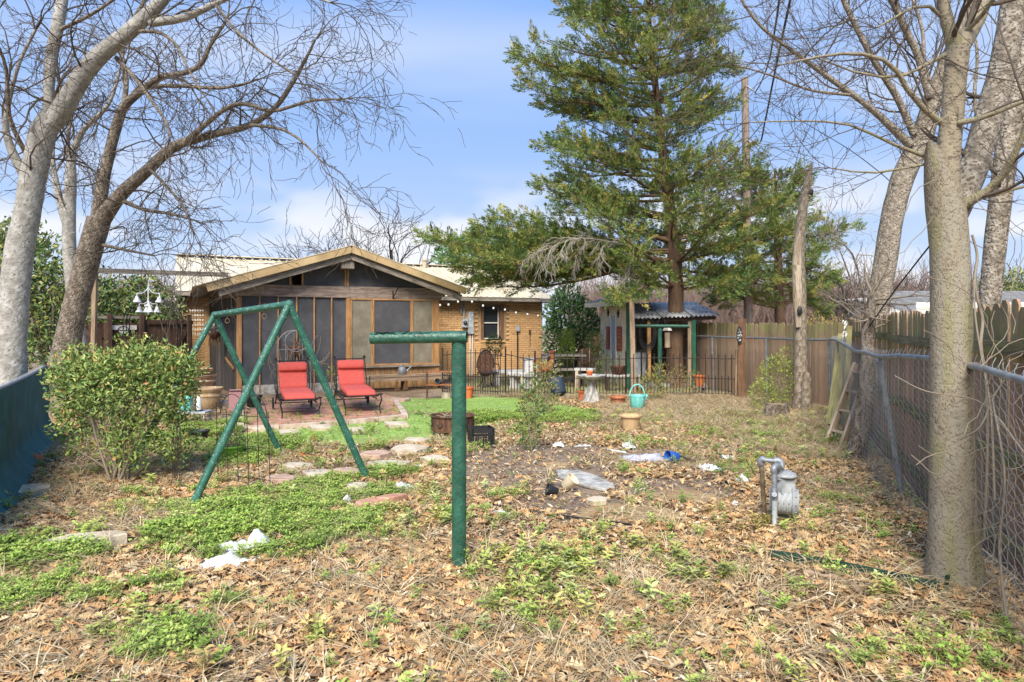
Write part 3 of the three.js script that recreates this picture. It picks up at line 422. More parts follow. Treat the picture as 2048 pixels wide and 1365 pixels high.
// ---------- screened patio room with its gable ----------
const PR = frame([-6.68, 16.6], [-1.99, 18.9]);
{
  const W = PR, T = thing('patio_room', 'gabled screened patio room with dark mesh panels and tan rake boards', 'patio room', at(-4.3, 17.8), 0);
  const bs = px => W.hit(px, 0, 0.03).s;
  const hT = 2.70, hB = W.hit(600, 594, 0.05).h;
  wmesh('beam', [W.box(-0.06, bs(700), hB, hT, -0.1, 0.05), W.box(bs(700) + 0.004, W.L + 0.03, hB - 0.01, hT + 0.01, -0.1, 0.046)], M.greyBeam, T);
  wmesh('post', W.bx(473, 483, 594, 800, -0.1, 0.045).translate(0, 0, 0), M.cedarTrim, T);
  wmesh('post', W.box(bs(867), bs(878), -0.05, hB - 0.012, -0.1, 0.046), M.cedarTrim, T);
  wmesh('post', W.box(bs(692), bs(700), -0.05, hB - 0.003, -0.1, 0.04), M.cedarTrim, T);
  const bt = [483.5, 519, 556, 593, 628, 663, 692];
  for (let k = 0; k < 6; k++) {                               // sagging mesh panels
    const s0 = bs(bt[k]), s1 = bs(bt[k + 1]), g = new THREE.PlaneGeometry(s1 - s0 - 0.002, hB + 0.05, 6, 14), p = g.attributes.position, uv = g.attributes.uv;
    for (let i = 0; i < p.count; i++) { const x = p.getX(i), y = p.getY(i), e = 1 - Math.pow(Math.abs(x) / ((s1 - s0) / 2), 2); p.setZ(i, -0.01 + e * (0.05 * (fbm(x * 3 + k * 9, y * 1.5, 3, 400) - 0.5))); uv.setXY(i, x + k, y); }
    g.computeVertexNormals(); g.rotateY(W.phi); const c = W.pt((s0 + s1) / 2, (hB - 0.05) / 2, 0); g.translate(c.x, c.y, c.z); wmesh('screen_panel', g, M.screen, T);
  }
  for (let k = 1; k < 6; k++) { const s = bs(bt[k]); wmesh('batten', W.box(s - 0.016, s + 0.016, 0.04, hB - 0.004, 0.022, 0.042), M.cedarTrim, T); }
  wmesh('base_board', W.box(bs(484), bs(691), -0.05, 0.22, -0.02, 0.028), M.oldConcrete, T);
  // window bay: two tan screens either side of a dark one
  const hS = W.hit(780, 731, 0.05).h, hWt = hB - 0.005;
  const panel = (a, b, m) => { const f = wmesh('window_screen', [W.box(bs(a) + 0.01, bs(b) - 0.01, hS + 0.03, hWt - 0.03, -0.01, 0.02)], m, T); wmesh('frame', [W.box(bs(a), bs(a) + 0.034, hS, hWt, -0.03, 0.05), W.box(bs(b) - 0.034, bs(b), hS, hWt, -0.03, 0.05), W.box(bs(a) + 0.034, bs(b) - 0.034, hWt - 0.045, hWt, -0.03, 0.045), W.box(bs(a) + 0.034, bs(b) - 0.034, hS, hS + 0.045, -0.03, 0.045)], M.cedarTrim, f); };
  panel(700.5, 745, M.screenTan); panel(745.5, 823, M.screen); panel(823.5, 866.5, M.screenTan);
  wmesh('sill', W.box(bs(700) - 0.05, bs(878), hS - 0.05, hS - 0.003, -0.05, 0.1), M.greyBoard, T);
  const nb = 15, q0 = bs(701), q1 = bs(867);
  for (let k = 0; k < nb; k++) wmesh('plank', W.box(q0 + (q1 - q0) * k / nb + 0.003, q0 + (q1 - q0) * (k + 1) / nb - 0.003, 0.02, hS - 0.052, -0.02, 0.012 + 0.004 * (k % 3)), M.tanSiding[k % 2], T);
  // gable infill of dark mesh between studs
  const of = 0.55, pk = W.hit(703, 493, of), le = W.hit(413, 570, of), re = W.hit(932, 578, of);
  const roofH = s => s < pk.s ? lerp(le.h, pk.h, (s - le.s) / (pk.s - le.s)) : lerp(pk.h, re.h, (s - pk.s) / (re.s - pk.s));
  const gx = [0, bs(580), bs(605), bs(693), W.L];
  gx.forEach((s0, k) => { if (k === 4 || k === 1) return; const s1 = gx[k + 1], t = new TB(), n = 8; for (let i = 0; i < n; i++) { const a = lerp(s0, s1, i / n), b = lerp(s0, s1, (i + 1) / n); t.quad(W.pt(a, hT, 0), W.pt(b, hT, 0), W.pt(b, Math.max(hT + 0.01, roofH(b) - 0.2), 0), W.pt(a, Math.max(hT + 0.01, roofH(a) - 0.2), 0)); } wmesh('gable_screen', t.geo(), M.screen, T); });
  { const t = new TB(); t.quad(W.pt(0, hT, -1.5), W.pt(W.L, hT, -1.5), W.pt(W.L, roofH(W.L) - 0.15, -1.5), W.pt(0, roofH(0) - 0.15, -1.5)); t.tri(W.pt(0, hT, -0.5), W.pt(W.L, hT, -0.5), W.pt(pk.s, pk.h - 0.05, -0.5)); t.quad(W.pt(0, hT, -0.02), W.pt(W.L, hT, -0.02), W.pt(W.L, hT, -0.5), W.pt(0, hT, -0.5)); wmesh('dark_backing', t.geo(), M.darkFence[1], T); }  // dark sheets added behind the gable opening to stand in for its shade
  for (const px of [580, 605, 691, 696]) wmesh('stud', W.box(bs(px) - 0.022, bs(px) + 0.022, hT + 0.012, roofH(bs(px)) - 0.2, -0.04, 0.03), M.cedarTrim, T);
  // rake boards and fascia, both slopes, then the roof deck
  for (const [a, b] of [[le, pk], [pk, re]]) {
    const side = a === le;
    const A0 = side ? W.hit(448, 578, of - 0.12) : null;
    wmesh('barge_board', W.beam(a.s + (side ? 0.25 : 0), a.h - 0.24 + (side ? 0.06 : 0), b.s - (side ? 0 : 0.1), b.h - 0.24, 0.05, 0.16, of - 0.1), M.greyBoard, T);
    wmesh('fascia', W.beam(a.s, a.h - 0.075, b.s, b.h - 0.075, 0.04, 0.17, of), M.fascia, T);
    const t = new TB(), e = side ? -0.3 : 0.06, dh = (side ? -0.075 : -0.02);
    const a0 = side ? { s: a.s + e, h: a.h + dh } : a, b0 = side ? b : { s: b.s + e, h: b.h + dh };
    const bk = -3.6;
    t.quad(W.pt(a0.s, a0.h + 0.035, of + 0.03), W.pt(b0.s, b0.h + 0.035, of + 0.03), W.pt(b0.s, b0.h + 0.035, bk), W.pt(a0.s, a0.h + 0.035, bk));
    t.quad(W.pt(a0.s, a0.h + 0.015, of + 0.03), W.pt(b0.s, b0.h + 0.015, of + 0.03), W.pt(b0.s, b0.h + 0.015, bk), W.pt(a0.s, a0.h + 0.015, bk));
    t.quad(W.pt(a0.s, a0.h + 0.015, of + 0.03), W.pt(b0.s, b0.h + 0.015, of + 0.03), W.pt(b0.s, b0.h + 0.035, of + 0.03), W.pt(a0.s, a0.h + 0.035, of + 0.03));
    const e0 = side ? a0 : b0; t.quad(W.pt(e0.s, e0.h + 0.015, of), W.pt(e0.s, e0.h + 0.015, bk), W.pt(e0.s, e0.h + 0.035, bk), W.pt(e0.s, e0.h + 0.035, of));
    wmesh('roof', t.geo(), M.roofCream[0], T);
    for (let q = 0; q < 6; q++) { const o = of - 0.35 - q * 0.6, s0 = side ? a.s - 0.2 : a.s + 0.05, h0 = side ? a.h - 0.13 : a.h - 0.09, s1 = side ? b.s - 0.03 : b.s - 0.02, h1 = b.h - 0.09; wmesh('rafter', W.beam(s0, h0, s1, h1, 0.045, 0.14, o), M.greyBoard, T); }
  }
  wmesh('ridge_block', W.box(pk.s - 0.22, pk.s + 0.1, pk.h - 0.55, pk.h - 0.3, 0.04, of - 0.14), M.greyBoard, T);
  wmesh('loose_stick', tubeG([W.pt(bs(580), 3.2, 0.3), W.pt(bs(579), 2.9, 0.16), W.pt(bs(586), 2.4, 0.1)], [0.018, 0.022, 0.012], 6), M.greyBoard, T);
  wmesh('flag_bracket', [tubeG([W.pt(bs(785), 2.42, 0.06), W.pt(bs(793), 2.76, 0.3)], 0.014, 6), tubeG([W.pt(bs(785), 2.62, 0.06), W.pt(bs(785), 2.42, 0.06)], 0.014, 6)], M.iron, T);
  // left side wall of dark boards
  const S = frame([-8.74, 19.7], [-6.70, 16.62]);
  const n = 22; for (let k = 0; k < n; k++) wmesh('plank', S.box(S.L * k / n + 0.003, S.L * (k + 1) / n - 0.003, 0, 2.4, -0.04, -0.004 - 0.006 * (k % 2)), M.darkSiding[(k * 7) % 3], T);
  wmesh('side_beam', S.box(0, S.L - 0.05, 2.402, 2.69, -0.1, 0.006), M.greyBeam, T);
  wmesh('loose_batten', S.beam(S.L - 1.25, 0.85, S.L - 0.25, 0.62, 0.03, 0.05, 0.03), M.cedarTrim, T);
  wmesh('downpipe', S.box(-0.16, -0.02, 0, 2.4, 0, 0.12), M.cream, T);
  // butterfly wind chime by the side wall, hanging flower basket
  const B = thing('hanging_basket', 'round wire hanging basket of dried red flowers on the dark side wall', 'hanging basket', new V3());
  { const c = P(429, 666, 17.4); B.position.copy(c); const r = rng(8), t = new TB(), dry = new TB(), red = new TB();
    mesh('basket', latheG([[0.002, -0.17], [0.09, -0.14], [0.15, -0.05], [0.16, 0.01]], 14), M.rust, B);
    for (let k = 0; k < 70; k++) { const a = r() * 6.28, e = r() * 1.5, d = new V3(Math.cos(a) * Math.cos(e), Math.sin(e), Math.sin(a) * Math.cos(e)), p = d.clone().multiplyScalar(0.17); const q = d.clone().multiplyScalar(0.24), s = new V3(r() - 0.5, r() - 0.5, r() - 0.5).multiplyScalar(0.09); (k % 3 ? dry : red).tri(p, q.clone().add(s), q.clone().sub(s)); }
    for (let k = 0; k < 24; k++) { const x = (r() - 0.5) * 0.26, z = (r() - 0.5) * 0.1; t.tube([new V3(x, -0.1, z), new V3(x * 1.1, -0.2 - r() * 0.24, z)], [0.012, 0.003], 4); }
    mesh('dry_leaves', dry.geo(), M.white, B); mesh('flowers', red.geo(), M.redShutter, B); mesh('coco_fringe', t.geo(), M.tanFence[0], B);
    mesh('hook', tubeG([new V3(0, 0, 0), new V3(0.1, 0.42, 0.02), new V3(0.22, 0.44, 0)], 0.008, 5), M.iron, B); }
  const C = thing('wind_chime', 'wind chime of small white butterflies in rows beneath the eave', 'wind chime', P(393, 640, 19));
  { const t = new TB(), w = new TB(); for (let a = -1; a <= 1; a++) { w.tube([new V3(a * 0.14, 0.36, 0), new V3(a * 0.14, -0.5, 0)], 0.003, 4); for (let k = 0; k < 6; k++) { const c = new V3(a * 0.14, 0.25 - k * 0.13, 0); t.tri(c, c.clone().add(new V3(-0.055, 0.045, 0.02)), c.clone().add(new V3(-0.05, -0.02, 0.015))); t.tri(c, c.clone().add(new V3(0.055, 0.045, 0.02)), c.clone().add(new V3(0.05, -0.02, 0.015))); } } mesh('strings', w.geo(), M.cable, C); mesh('butterflies', t.geo(), M.white, C); }
}
console.log('house done');

// ---------- fences ----------
const chainA = [[2.28, 2.5], [2.56, 3.41], [2.88, 4.25], [3.18, 5.2], [3.47, 6.3], [3.95, 7.5], [4.83, 9.8], [6.2, 13.3]];
const chainB = [[6.3, 13.4], [5.9, 15.0], [5.45, 16.6], [5.0, 18.4], [4.6, 20.2]];
function along(line, step) {                                // even points along a plan line: [x, d, tangent x, tangent d]
  const c = new THREE.CatmullRomCurve3(line.map(([x, d]) => new V3(x, 0, d)), false, 'centripetal'), L = c.getLength(), n = Math.max(1, Math.round(L / step)), out = [];
  for (let i = 0; i <= n; i++) { const p = c.getPointAt(i / n), t = c.getTangentAt(i / n); out.push([p.x, p.z, t.x, t.z]); } return out;
}
function chainFence(line, H, label, leans, sag = 0) {
  const T = thing('chain_link_fence', label, 'fence', at(line[0][0], line[0][1]));
  const pts = along(line, 0.062), wob = (x, d) => 0.025 * (fbm(x * 3, d * 3, 2, 410) - 0.5), tb = new TB(), rows = Math.round(H / 0.031);
  const drop = k => sag * Math.sin(k / pts.length * Math.PI * 3) * 0.03;
  for (let k = 0; k < pts.length - 1; k++) {                 // one zigzag wire for each column of diamonds
    const a = pts[k], b = pts[k + 1], w = [];
    for (let r = 0; r <= rows; r++) { const q = (r + k) % 2 ? a : b, h = 0.03 + r * H / rows + drop(k); const off = (r % 2 ? 0.006 : -0.006) + wob(q[0], h * 2 + q[1]); w.push(new V3(q[0] + q[3] * off, gh(q[0], -q[1]) + h, -q[1] - q[2] * -off)); }
    if (w.length > 1) { const last = w[w.length - 1].clone(); last.y += 0.04; last.x += 0.02; w.push(last); }
    tb.tube(w, 0.0021, 3, { cap: false });
  }
  const fm = wmesh('wire_mesh', tb.geo(), M.wire, T); fm.userData.kind = 'stuff';
  wmesh('top_rail', tubeG(along(line, 0.4).map(([x, d], i) => new V3(x - 0.02, gh(x, -d) + H + drop(i * 6), -d)), 0.022, 8), M.galv, T);
  for (const [k, lx, lean] of leans) { const p = pts[Math.round(k * (pts.length - 1))], b = new V3(p[0] + lx, gh(p[0], -p[1]) - 0.1, -p[1]), t = new V3(p[0] - 0.03, gh(p[0], -p[1]) + H - 0.02 + lean, -p[1]); const post = wmesh('post', tubeG([b, t], 0.027, 10), M.galv, T); wmesh('post_clamp', tubeG([b.clone().lerp(t, 0.965), b.clone().lerp(t, 1)], 0.034, 10), M.galv, post); wmesh('tie_band', tubeG([b.clone().lerp(t, 0.52), b.clone().lerp(t, 0.535)], 0.032, 10), M.galv, post); }
  return T;
}
chainFence(chainA, 1.38, 'galvanized chain link fence with a leaning post beside the grey tree', [[0.025, 0, 0], [0.375, 0.22, 0], [0.985, 0, 0.0]], 1);
chainFence(chainB, 1.40, 'straighter chain link fence behind the bare snag and black iron pickets', [[0.3, 0, 0], [0.62, 0, 0], [0.98, 0, 0]]);

const picketG = (w, h, c = 0.035) => { const s = new THREE.Shape([[-w / 2, 0], [w / 2, 0], [w / 2, h - c], [w / 2 - c, h], [-w / 2 + c, h], [-w / 2, h - c]].map(p => new THREE.Vector2(...p))); const g = new THREE.ExtrudeGeometry(s, { depth: 0.016, bevelEnabled: false }); const uv = g.attributes.uv, ou = UVOFF() * 4, ov = 0; for (let i = 0; i < uv.count; i++) uv.setXY(i, uv.getX(i) + ou, uv.getY(i) + ov); g.translate(0, 0, -0.008); return g; };
function woodFence(line, H, w, label, mats, matsLow, { rails = [1.52, 0.8, 0.22], railMat = M.fenceRail, side = -1, seed = 3, tone = 0.2, split = 0, postEvery = 2.4 } = {}) {
  const T = thing('wood_fence', label, 'fence', at(line[0][0], line[0][1])), r = rng(seed);
  const gs = [0, 1, 2, 3, 4].map(k => picketG(w - 0.006 - 0.004 * k, H + [0, 0.02, -0.02, 0.01, -0.035][k])), lows = split ? [0, 1, 2].map(() => picketG(w - 0.008, split, 0.001)) : null;
  const ups = split ? [0, 1, 2, 3, 4].map(k => { const h = H - split + [0, 0.02, -0.02, 0.01, -0.035][k]; return picketG(w - 0.006 - 0.005 * k, h); }) : null;
  const pts = along(line, w);
  for (let k = 0; k < pts.length - 1; k++) {
    const [x, d, tx, td] = pts[k], ry = Math.atan2(td, tx), yb = gh(x, -d);
    const lean = (r() - 0.5) * 0.03, ty = yb + 0.02, m = mats[(r() * mats.length) | 0];
    const o = mesh('picket', gs[(r() * 5) | 0], split && r() < tone ? matsLow[(r() * matsLow.length) | 0] : m, T); o.position.set(x - T.position.x, ty - T.position.y, -d - T.position.z); o.rotation.set((r() - 0.5) * 0.03, ry, lean);
  }
  for (const h of rails) { const q = along(line, 2.0); for (let i = 0; i < q.length - 1; i++) { const f = p => new V3(p[0] + side * p[3] * 0.035, gh(p[0], -p[1]) + h + (r() - 0.5) * 0.03, -p[1] + side * p[2] * 0.035); const a = f(q[i]), b = f(q[i + 1]); wmesh('rail', beamG(a, a.clone().lerp(b, 0.997), 0.036, 0.088), railMat, T); } }
  return T;
}
const offset = (line, o) => along(line, 0.6).map(([x, d, tx, td]) => [x + td * o, d - tx * o]);
woodFence(offset(chainA, 0.33), 1.79, 0.14, 'tall mossy dog eared picket fence behind the leaning chain link', M.fenceTop, M.fenceBrown, { seed: 31 });
woodFence(offset(chainB.slice().reverse(), -0.3).reverse(), 1.74, 0.14, 'mossy picket fence behind the straight chain link and the snag', M.fenceTop, M.fenceBrown, { seed: 32, side: 1, rails: [1.42, 0.72, 0.2] });
woodFence([[2.55, 25.4], [4.3, 24.6]], 1.85, 0.14, 'clean tan plank fence between the leafy evergreen and the shed', M.tanFence, M.tanFence, { seed: 33, rails: [1.5, 0.95, 0.3], railMat: M.tanFence[0], side: 1 });
// leaning plank in the fence corner, tall corner post with white flakes
{
  const T = thing('leaning_plank', 'weathered olive plank leaning in the corner of the fences', 'plank', G(1664, 845));
  wmesh('board', beamG(P(1664, 850, 10.9), P(1688, 668, 11.3), 0.17, 0.03), M.leanBoard, T);
  const Q = thing('corner_post', 'square wooden corner post with flaking white paint at its top', 'post', at(5.3, 11.0));
  wmesh('shaft', beamG(new V3(5.36, -0.1, -11.0), new V3(5.42, 1.68, -11.0), 0.09, 0.09), M.leanBoard, Q);
  const tb = new TB(), r = rng(4); for (let k = 0; k < 14; k++) { const p = P(1690 + (r() - 0.5) * 9, 636 + r() * 42, 10.93), s = 0.012 + r() * 0.02; tb.tri(p, p.clone().add(new V3(s, s * 2, 0.002)), p.clone().add(new V3(-s * 0.4, s * 1.8, 0.002))); tb.tri(p, p.clone().add(new V3(-s, s, 0.002)), p.clone().add(new V3(s * 0.6, -s, 0.002))); }
  wmesh('paint_flakes', tb.geo(), M.white, Q);
}
// wooden ladder leaning on the fence corner
{
  const T = thing('ladder', 'old wooden ladder with flat rungs leaning against the fence corner', 'ladder', G(1663, 890));
  const b0 = G(1654, 891), b1 = G(1683, 897), t0 = P(1712, 728, 9.9), t1 = P(1727, 768, 9.75);
  t1.copy(b1.clone().add(t0.clone().sub(b0)));
  wmesh('stile', beamG(b0, t0, 0.04, 0.085), M.ladder, T); wmesh('stile', beamG(b1, t1, 0.04, 0.085), M.ladder, T);
  for (const k of [0.17, 0.42, 0.66, 0.9]) wmesh('rung', beamG(b0.clone().lerp(t0, k), b1.clone().lerp(t1, k), 0.07, 0.022), M.ladder, T);
}
// upright board with an oval flower plaque
{
  const T = thing('board_post', 'tall brown plank post standing before the picket fence with bare top', 'post', G(1483, 800));
  const d = 15.4; wmesh('board', [beamG(P(1483, 815, d), P(1484, 638, d), 0.17, 0.05)], M.windowFrame, T); wmesh('backing_board', beamG(P(1474, 815, d + 0.1), P(1476, 700, d + 0.1), 0.1, 0.04), M.post, T);
  const Q = thing('oval_plaque', 'black oval plaque with white flower marks fixed on the plank post', 'plaque', P(1479, 671, d - 0.045));
  const g = new THREE.CylinderGeometry(0.5, 0.5, 0.03, 28); g.rotateX(Math.PI / 2); g.scale(0.12, 0.4, 1); g.scale(1.0, 0.99, 1); mesh('plate', g, M.black, Q);
  const r = rng(6), tb = new TB(); for (let k = 0; k < 26; k++) { const a = r() * 6.28, q = Math.sqrt(r()) * 0.8, c = new V3(Math.cos(a) * q * 0.055, Math.sin(a) * q * 0.18, 0.018); for (let f = 0; f < 3; f++) { const e = r() * 6.28, s = 0.016; tb.tri(c, c.clone().add(new V3(Math.cos(e) * s, Math.sin(e) * s, 0.001)), c.clone().add(new V3(Math.cos(e + 0.9) * s, Math.sin(e + 0.9) * s, 0.001))); } }
  mesh('flower_marks', tb.geo(), M.siding, Q);
}
// teal screen fence on the left with its skirt of loose mesh
{
  const line = [[-3.9, 4.4], [-4.87, 6.35], [-6.1, 8.6], [-7.25, 10.6]], T = thing('screen_fence', 'low fence covered in teal shade mesh that trails on the ground', 'fence', at(-5.4, 7.4));
  const pts = along(line, 0.09), prof = 22, p = [], uv = [], ix = [];
  pts.forEach(([x, d, tx, td], i) => { for (let j = 0; j <= prof; j++) { const t = j / prof, n = fbm(i * 0.05, t * 2.5, 3, 420) - 0.5, wall = Math.min(1, t / 0.72), flare = t > 0.6 ? Math.pow((t - 0.6) / 0.4, 1.6) : 0; const h = Math.max(gh(x, -d) + 0.008 + 0.05 * Math.max(0, n + 0.2) * flare, 1.03 * (1 - Math.min(1, t / 0.86)) + 0.01); const o = 0.035 + 0.06 * n * (1 - Math.abs(2 * wall - 1)) + flare * (0.36 + 0.35 * (fbm(i * 0.06, 3, 2, 421) - 0.5)) + 0.02 * Math.sin(i * 0.25 + n * 4) * wall; p.push(x + td * o, h, -d + tx * o); uv.push(i * 0.09, t * 1.3); } });
  for (let i = 0; i < pts.length - 1; i++) for (let j = 0; j < prof; j++) { const a = i * (prof + 1) + j; ix.push(a, a + 1, a + prof + 1, a + 1, a + prof + 2, a + prof + 1); }
  const g = new THREE.BufferGeometry(); g.setAttribute('position', new THREE.Float32BufferAttribute(p, 3)); g.setAttribute('uv', new THREE.Float32BufferAttribute(uv, 2)); g.setIndex(ix); g.computeVertexNormals(); wmesh('shade_mesh', g, M.teal, T);
  wmesh('top_rail', tubeG(pts.filter((q, i) => i % 5 === 0).map(([x, d]) => new V3(x, 1.045, -d)), 0.024, 8), M.galv, T);
  const tb = new TB(); for (let i = 0; i < pts.length - 1; i += 1) { const [x, d, tx, td] = pts[i]; tb.tube([new V3(x - 0.01, 0.99, -d), new V3(x + td * 0.02, 1.05, -d + 0.02), new V3(x + tx * 0.05, 1.085, -d - 0.03)], 0.0035, 3, { cap: false }); }
  wmesh('wire_ties', tb.geo(), M.wire, T);
  for (const k of [3, 62, 122]) { const q = pts[Math.min(k, pts.length - 1)]; wmesh('post', tubeG([new V3(q[0] - 0.03, -0.1, -q[1] - 0.02), new V3(q[0] - 0.03, 1.06, -q[1] - 0.02)], 0.03, 10), M.galv, T); }
}
// dark gate and fence by the house, left
{
  const W = frame([-11.2, 17.6], [-8.95, 19.25]);
  const F1 = frame([P(166, 0, 16.2).x, 16.2], [P(282, 0, 17.2).x, 17.2]), F2 = frame([P(284, 0, 17.2).x, 17.2], [P(384, 0, 18.2).x, 18.2]);
  const T = thing('plank_fence', 'dark stained plank fence with plain top rail beside the braced gate', 'fence', at(-9.4, 16.7)), r = rng(71);
  let n = Math.round(F1.L / 0.145); for (let k = 0; k < n; k++) wmesh('plank', F1.box(F1.L * k / n + 0.004, F1.L * (k + 1) / n - 0.004, 0, 1.72 + 0.05 * r(), -0.012, 0.008 + 0.004 * (k % 2)), k % 3 ? M.darkFence[0] : M.fenceBrown[1], T);
  wmesh('rail', F1.box(0, F1.L, 1.86, 1.93, -0.03, 0.02), M.greyBoard, T); wmesh('rail', F1.box(0, F1.L, 0.4, 0.49, 0.014, 0.05), M.darkFence[1], T);
  for (const s of [0.5, F1.L - 0.06]) wmesh('post', F1.box(s, s + 0.09, 0, 1.98, 0.02, 0.11), M.darkFence[1], T);
  const S = thing('sign_board', 'blank pale grey board mounted along the dark plank fence', 'board', F1.pt(F1.L * 0.65, 1.62, 0.03)); wmesh('panel', F1.bx(220, 273, 651, 660, 0.022, 0.04), M.concrete, S);
  const O = thing('oval_sign', 'round pale sign with dark rim mounted on the dark plank fence', 'sign', F1.pt(F1.hit(246, 0).s, 1.6, 0.07));
  { const c = F1.hit(246, 661, 0.07), q = F1.pt(c.s, c.h, 0.07); O.position.copy(q); O.rotation.y = F1.phi; const tb = new THREE.TorusGeometry(0.12, 0.014, 8, 28); tb.scale(1, 0.78, 1); mesh('rim', tb, M.iron, O); const pl = new THREE.CylinderGeometry(0.118, 0.118, 0.01, 28); pl.rotateX(Math.PI / 2); pl.scale(1, 0.78, 1); mesh('disc', pl, M.concrete, O); mesh('bar', [boxG(0.2, 0.02, 0.02), boxG(0.018, 0.16, 0.021)], M.iron, O); }
  const Gt = thing('gate', 'dark plank gate with a diagonal brace and gaps of daylight', 'gate', at(-8.9, 17.7));
  n = 9; for (let k = 0; k < n; k++) wmesh('plank', F2.box(F2.L * k / n + 0.009, F2.L * (k + 1) / n - 0.006, 0.06, 1.83, -0.012, 0.008), M.darkFence[k % 2], Gt);
  wmesh('rail', F2.box(0, F2.L, 1.72, 1.82, 0.012, 0.05), M.darkFence[1], Gt); wmesh('rail', F2.box(0, F2.L, 0.25, 0.35, 0.012, 0.05), M.darkFence[1], Gt);
  wmesh('brace', F2.beam(F2.L * 0.32, 0.5, F2.L * 0.84, 1.55, 0.035, 0.1, 0.068), M.darkFence[1], Gt);
  wmesh('post', [F2.box(F2.L * 0.86, F2.L * 0.93, 0, 1.98, 0.06, 0.14)], M.darkFence[1], Gt);
  wmesh('hinge', [F2.box(0.02, 0.06, 1.4, 1.95, 0.055, 0.07)], M.iron, Gt);
}
// open timber frame with a hanging chandelier and a wire arch
{
  const T = thing('timber_frame', 'open frame of one grey post and a long thin beam', 'pergola', P(187, 740, 14.2));
  T.position.y = gh(T.position.x, -14.2);
  wmesh('post', beamG(new V3(P(184, 0, 14.2).x, -0.05, -14.2), P(190, 545, 14.2), 0.085, 0.085), M.post, T);
  wmesh('beam', beamG(P(184, 541, 14.15), P(456, 550, 15.9), 0.05, 0.1), M.greyBoard, T);
  const C = thing('chandelier', 'white metal chandelier with bell shades hanging beside the dark gate', 'chandelier', P(296, 605, 14.8));
  const s = 0.0108, w = (x, y, z = 0) => new V3((x - 920) * s / 6.82 * 1, -(y - 480) * s / 6.82, z);
  mesh('stem', [latheG([[0.004, -0.28], [0.018, -0.24], [0.012, -0.1], [0.02, 0.02], [0.012, 0.16], [0.03, 0.28], [0.012, 0.34], [0.003, 0.5]], 12), latheG([[0.003, -0.12], [0.075, -0.1], [0.08, -0.06], [0.003, -0.04]], 16)], M.white, C);
  const shade = latheG([[0.026, 0.05], [0.03, 0.03], [0.045, -0.02], [0.082, -0.075]], 16);
  const ring = (n, R, yt, ph, dy) => { for (let k = 0; k < n; k++) { const a = ph + k / n * 6.283, c = Math.cos(a), z = Math.sin(a); const arm = mesh('arm', tubeG(spline([new V3(0.01 * c, yt, 0.01 * z), new V3(R * 0.45 * c, yt - dy * 0.8, R * 0.45 * z), new V3(R * c, yt - dy, R * z), new V3(R * c, yt - dy - 0.05, R * z)], 14), 0.009, 6), M.white, C); const sh = mesh('shade', shade, M.white, arm); sh.position.set(R * c, yt - dy - 0.1, R * z); } };
  ring(4, 0.3, 0.3, 0.3, 0.12); ring(4, 0.17, 0.02, 0.9, 0.06);
  mesh('hanging_rod', tubeG([new V3(0, 0.49, 0), new V3(0, 0.62, 0)], 0.006, 5), M.iron, C);
  const A = thing('wire_arch', 'tall black wire garden arch standing before the dark gate', 'arch', at(P(300, 0, 15.8).x, 15.8));
  const d = 15.8; for (const k of [0, 1, 2]) { const dd = d + k * 0.09, xl = P(246, 0, d).x + k * 0.02, xr = P(354, 0, d).x + k * 0.02, R = (xr - xl) / 2, y0 = CH - (640 - HY) * d / F - 0.03; const pts = [new V3(xl, 0, -dd)]; for (let q = 0; q <= 18; q++) { const a = Math.PI - q / 18 * Math.PI; pts.push(new V3((xl + xr) / 2 + Math.cos(a) * R, y0 + Math.sin(a) * R * 0.78, -dd)); } pts.push(new V3(xr, 0, -dd)); wmesh('hoop', tubeG(pts, 0.011, 6), M.iron, A); }
}
console.log('fences done');

// ---------- trees ----------
const pl = (list, d0, d1 = d0) => list.map(([x, y, w], i) => { const d = lerp(d0, d1, list.length > 1 ? i / (list.length - 1) : 0), p = P(x, y, d); return { p, r: w * 0.41 * d / F }; });
function limbCurve(L, per = 0.18) { const c = new THREE.CatmullRomCurve3(L.map(q => q.p), false, 'centripetal'), len = c.getLength(), n = Math.max(4, Math.round(len / per)), pts = [], rad = []; for (let i = 0; i <= n; i++) { const t = i / n, f = t * (L.length - 1), k = Math.min(L.length - 2, Math.floor(f)); pts.push(c.getPoint(t)); rad.push(lerp(L[k].r, L[k + 1].r, f - k)); } return { pts, rad, len }; }
function rdir(r) { const z = r() * 2 - 1, a = r() * 6.283, q = Math.sqrt(1 - z * z); return new V3(q * Math.cos(a), z, q * Math.sin(a)); }
function shoot(tb, r, p, dir, len, rad, lvl, o) {            // a wandering twig with side shoots
  const n = lvl >= 2 ? 4 : lvl === 1 ? 6 : 8, pts = [p.clone()], rr = [rad], d = dir.clone(); let q = p.clone();
  for (let i = 1; i <= n; i++) { d.addScaledVector(rdir(r), o.wander); d.y += o.grav * (lvl ? 1 : 0.6); d.normalize(); q = q.clone().addScaledVector(d, len / n); pts.push(q); rr.push(lerp(rad, Math.max(o.minR * 0.7, rad * 0.35), i / n)); }
  tb.tube(pts, rr, lvl === 0 ? 5 : 3, { cap: false });
  if (lvl >= o.levels) return;
  const m = o.kids[lvl] * (0.7 + 0.6 * r());
  for (let k = 0; k < m; k++) { const f = 0.15 + 0.85 * (k + r()) / m, i = Math.min(n - 1, Math.floor(f * n)), b = pts[i].clone().lerp(pts[i + 1], f * n - i), t = pts[i + 1].clone().sub(pts[i]).normalize(); const s = t.clone().addScaledVector(rdir(r), o.spread); s.y += o.lift; s.normalize(); shoot(tb, r, b, s, len * (0.32 + 0.34 * r()), Math.max(o.minR, rr[i] * 0.55), lvl + 1, o); }
}
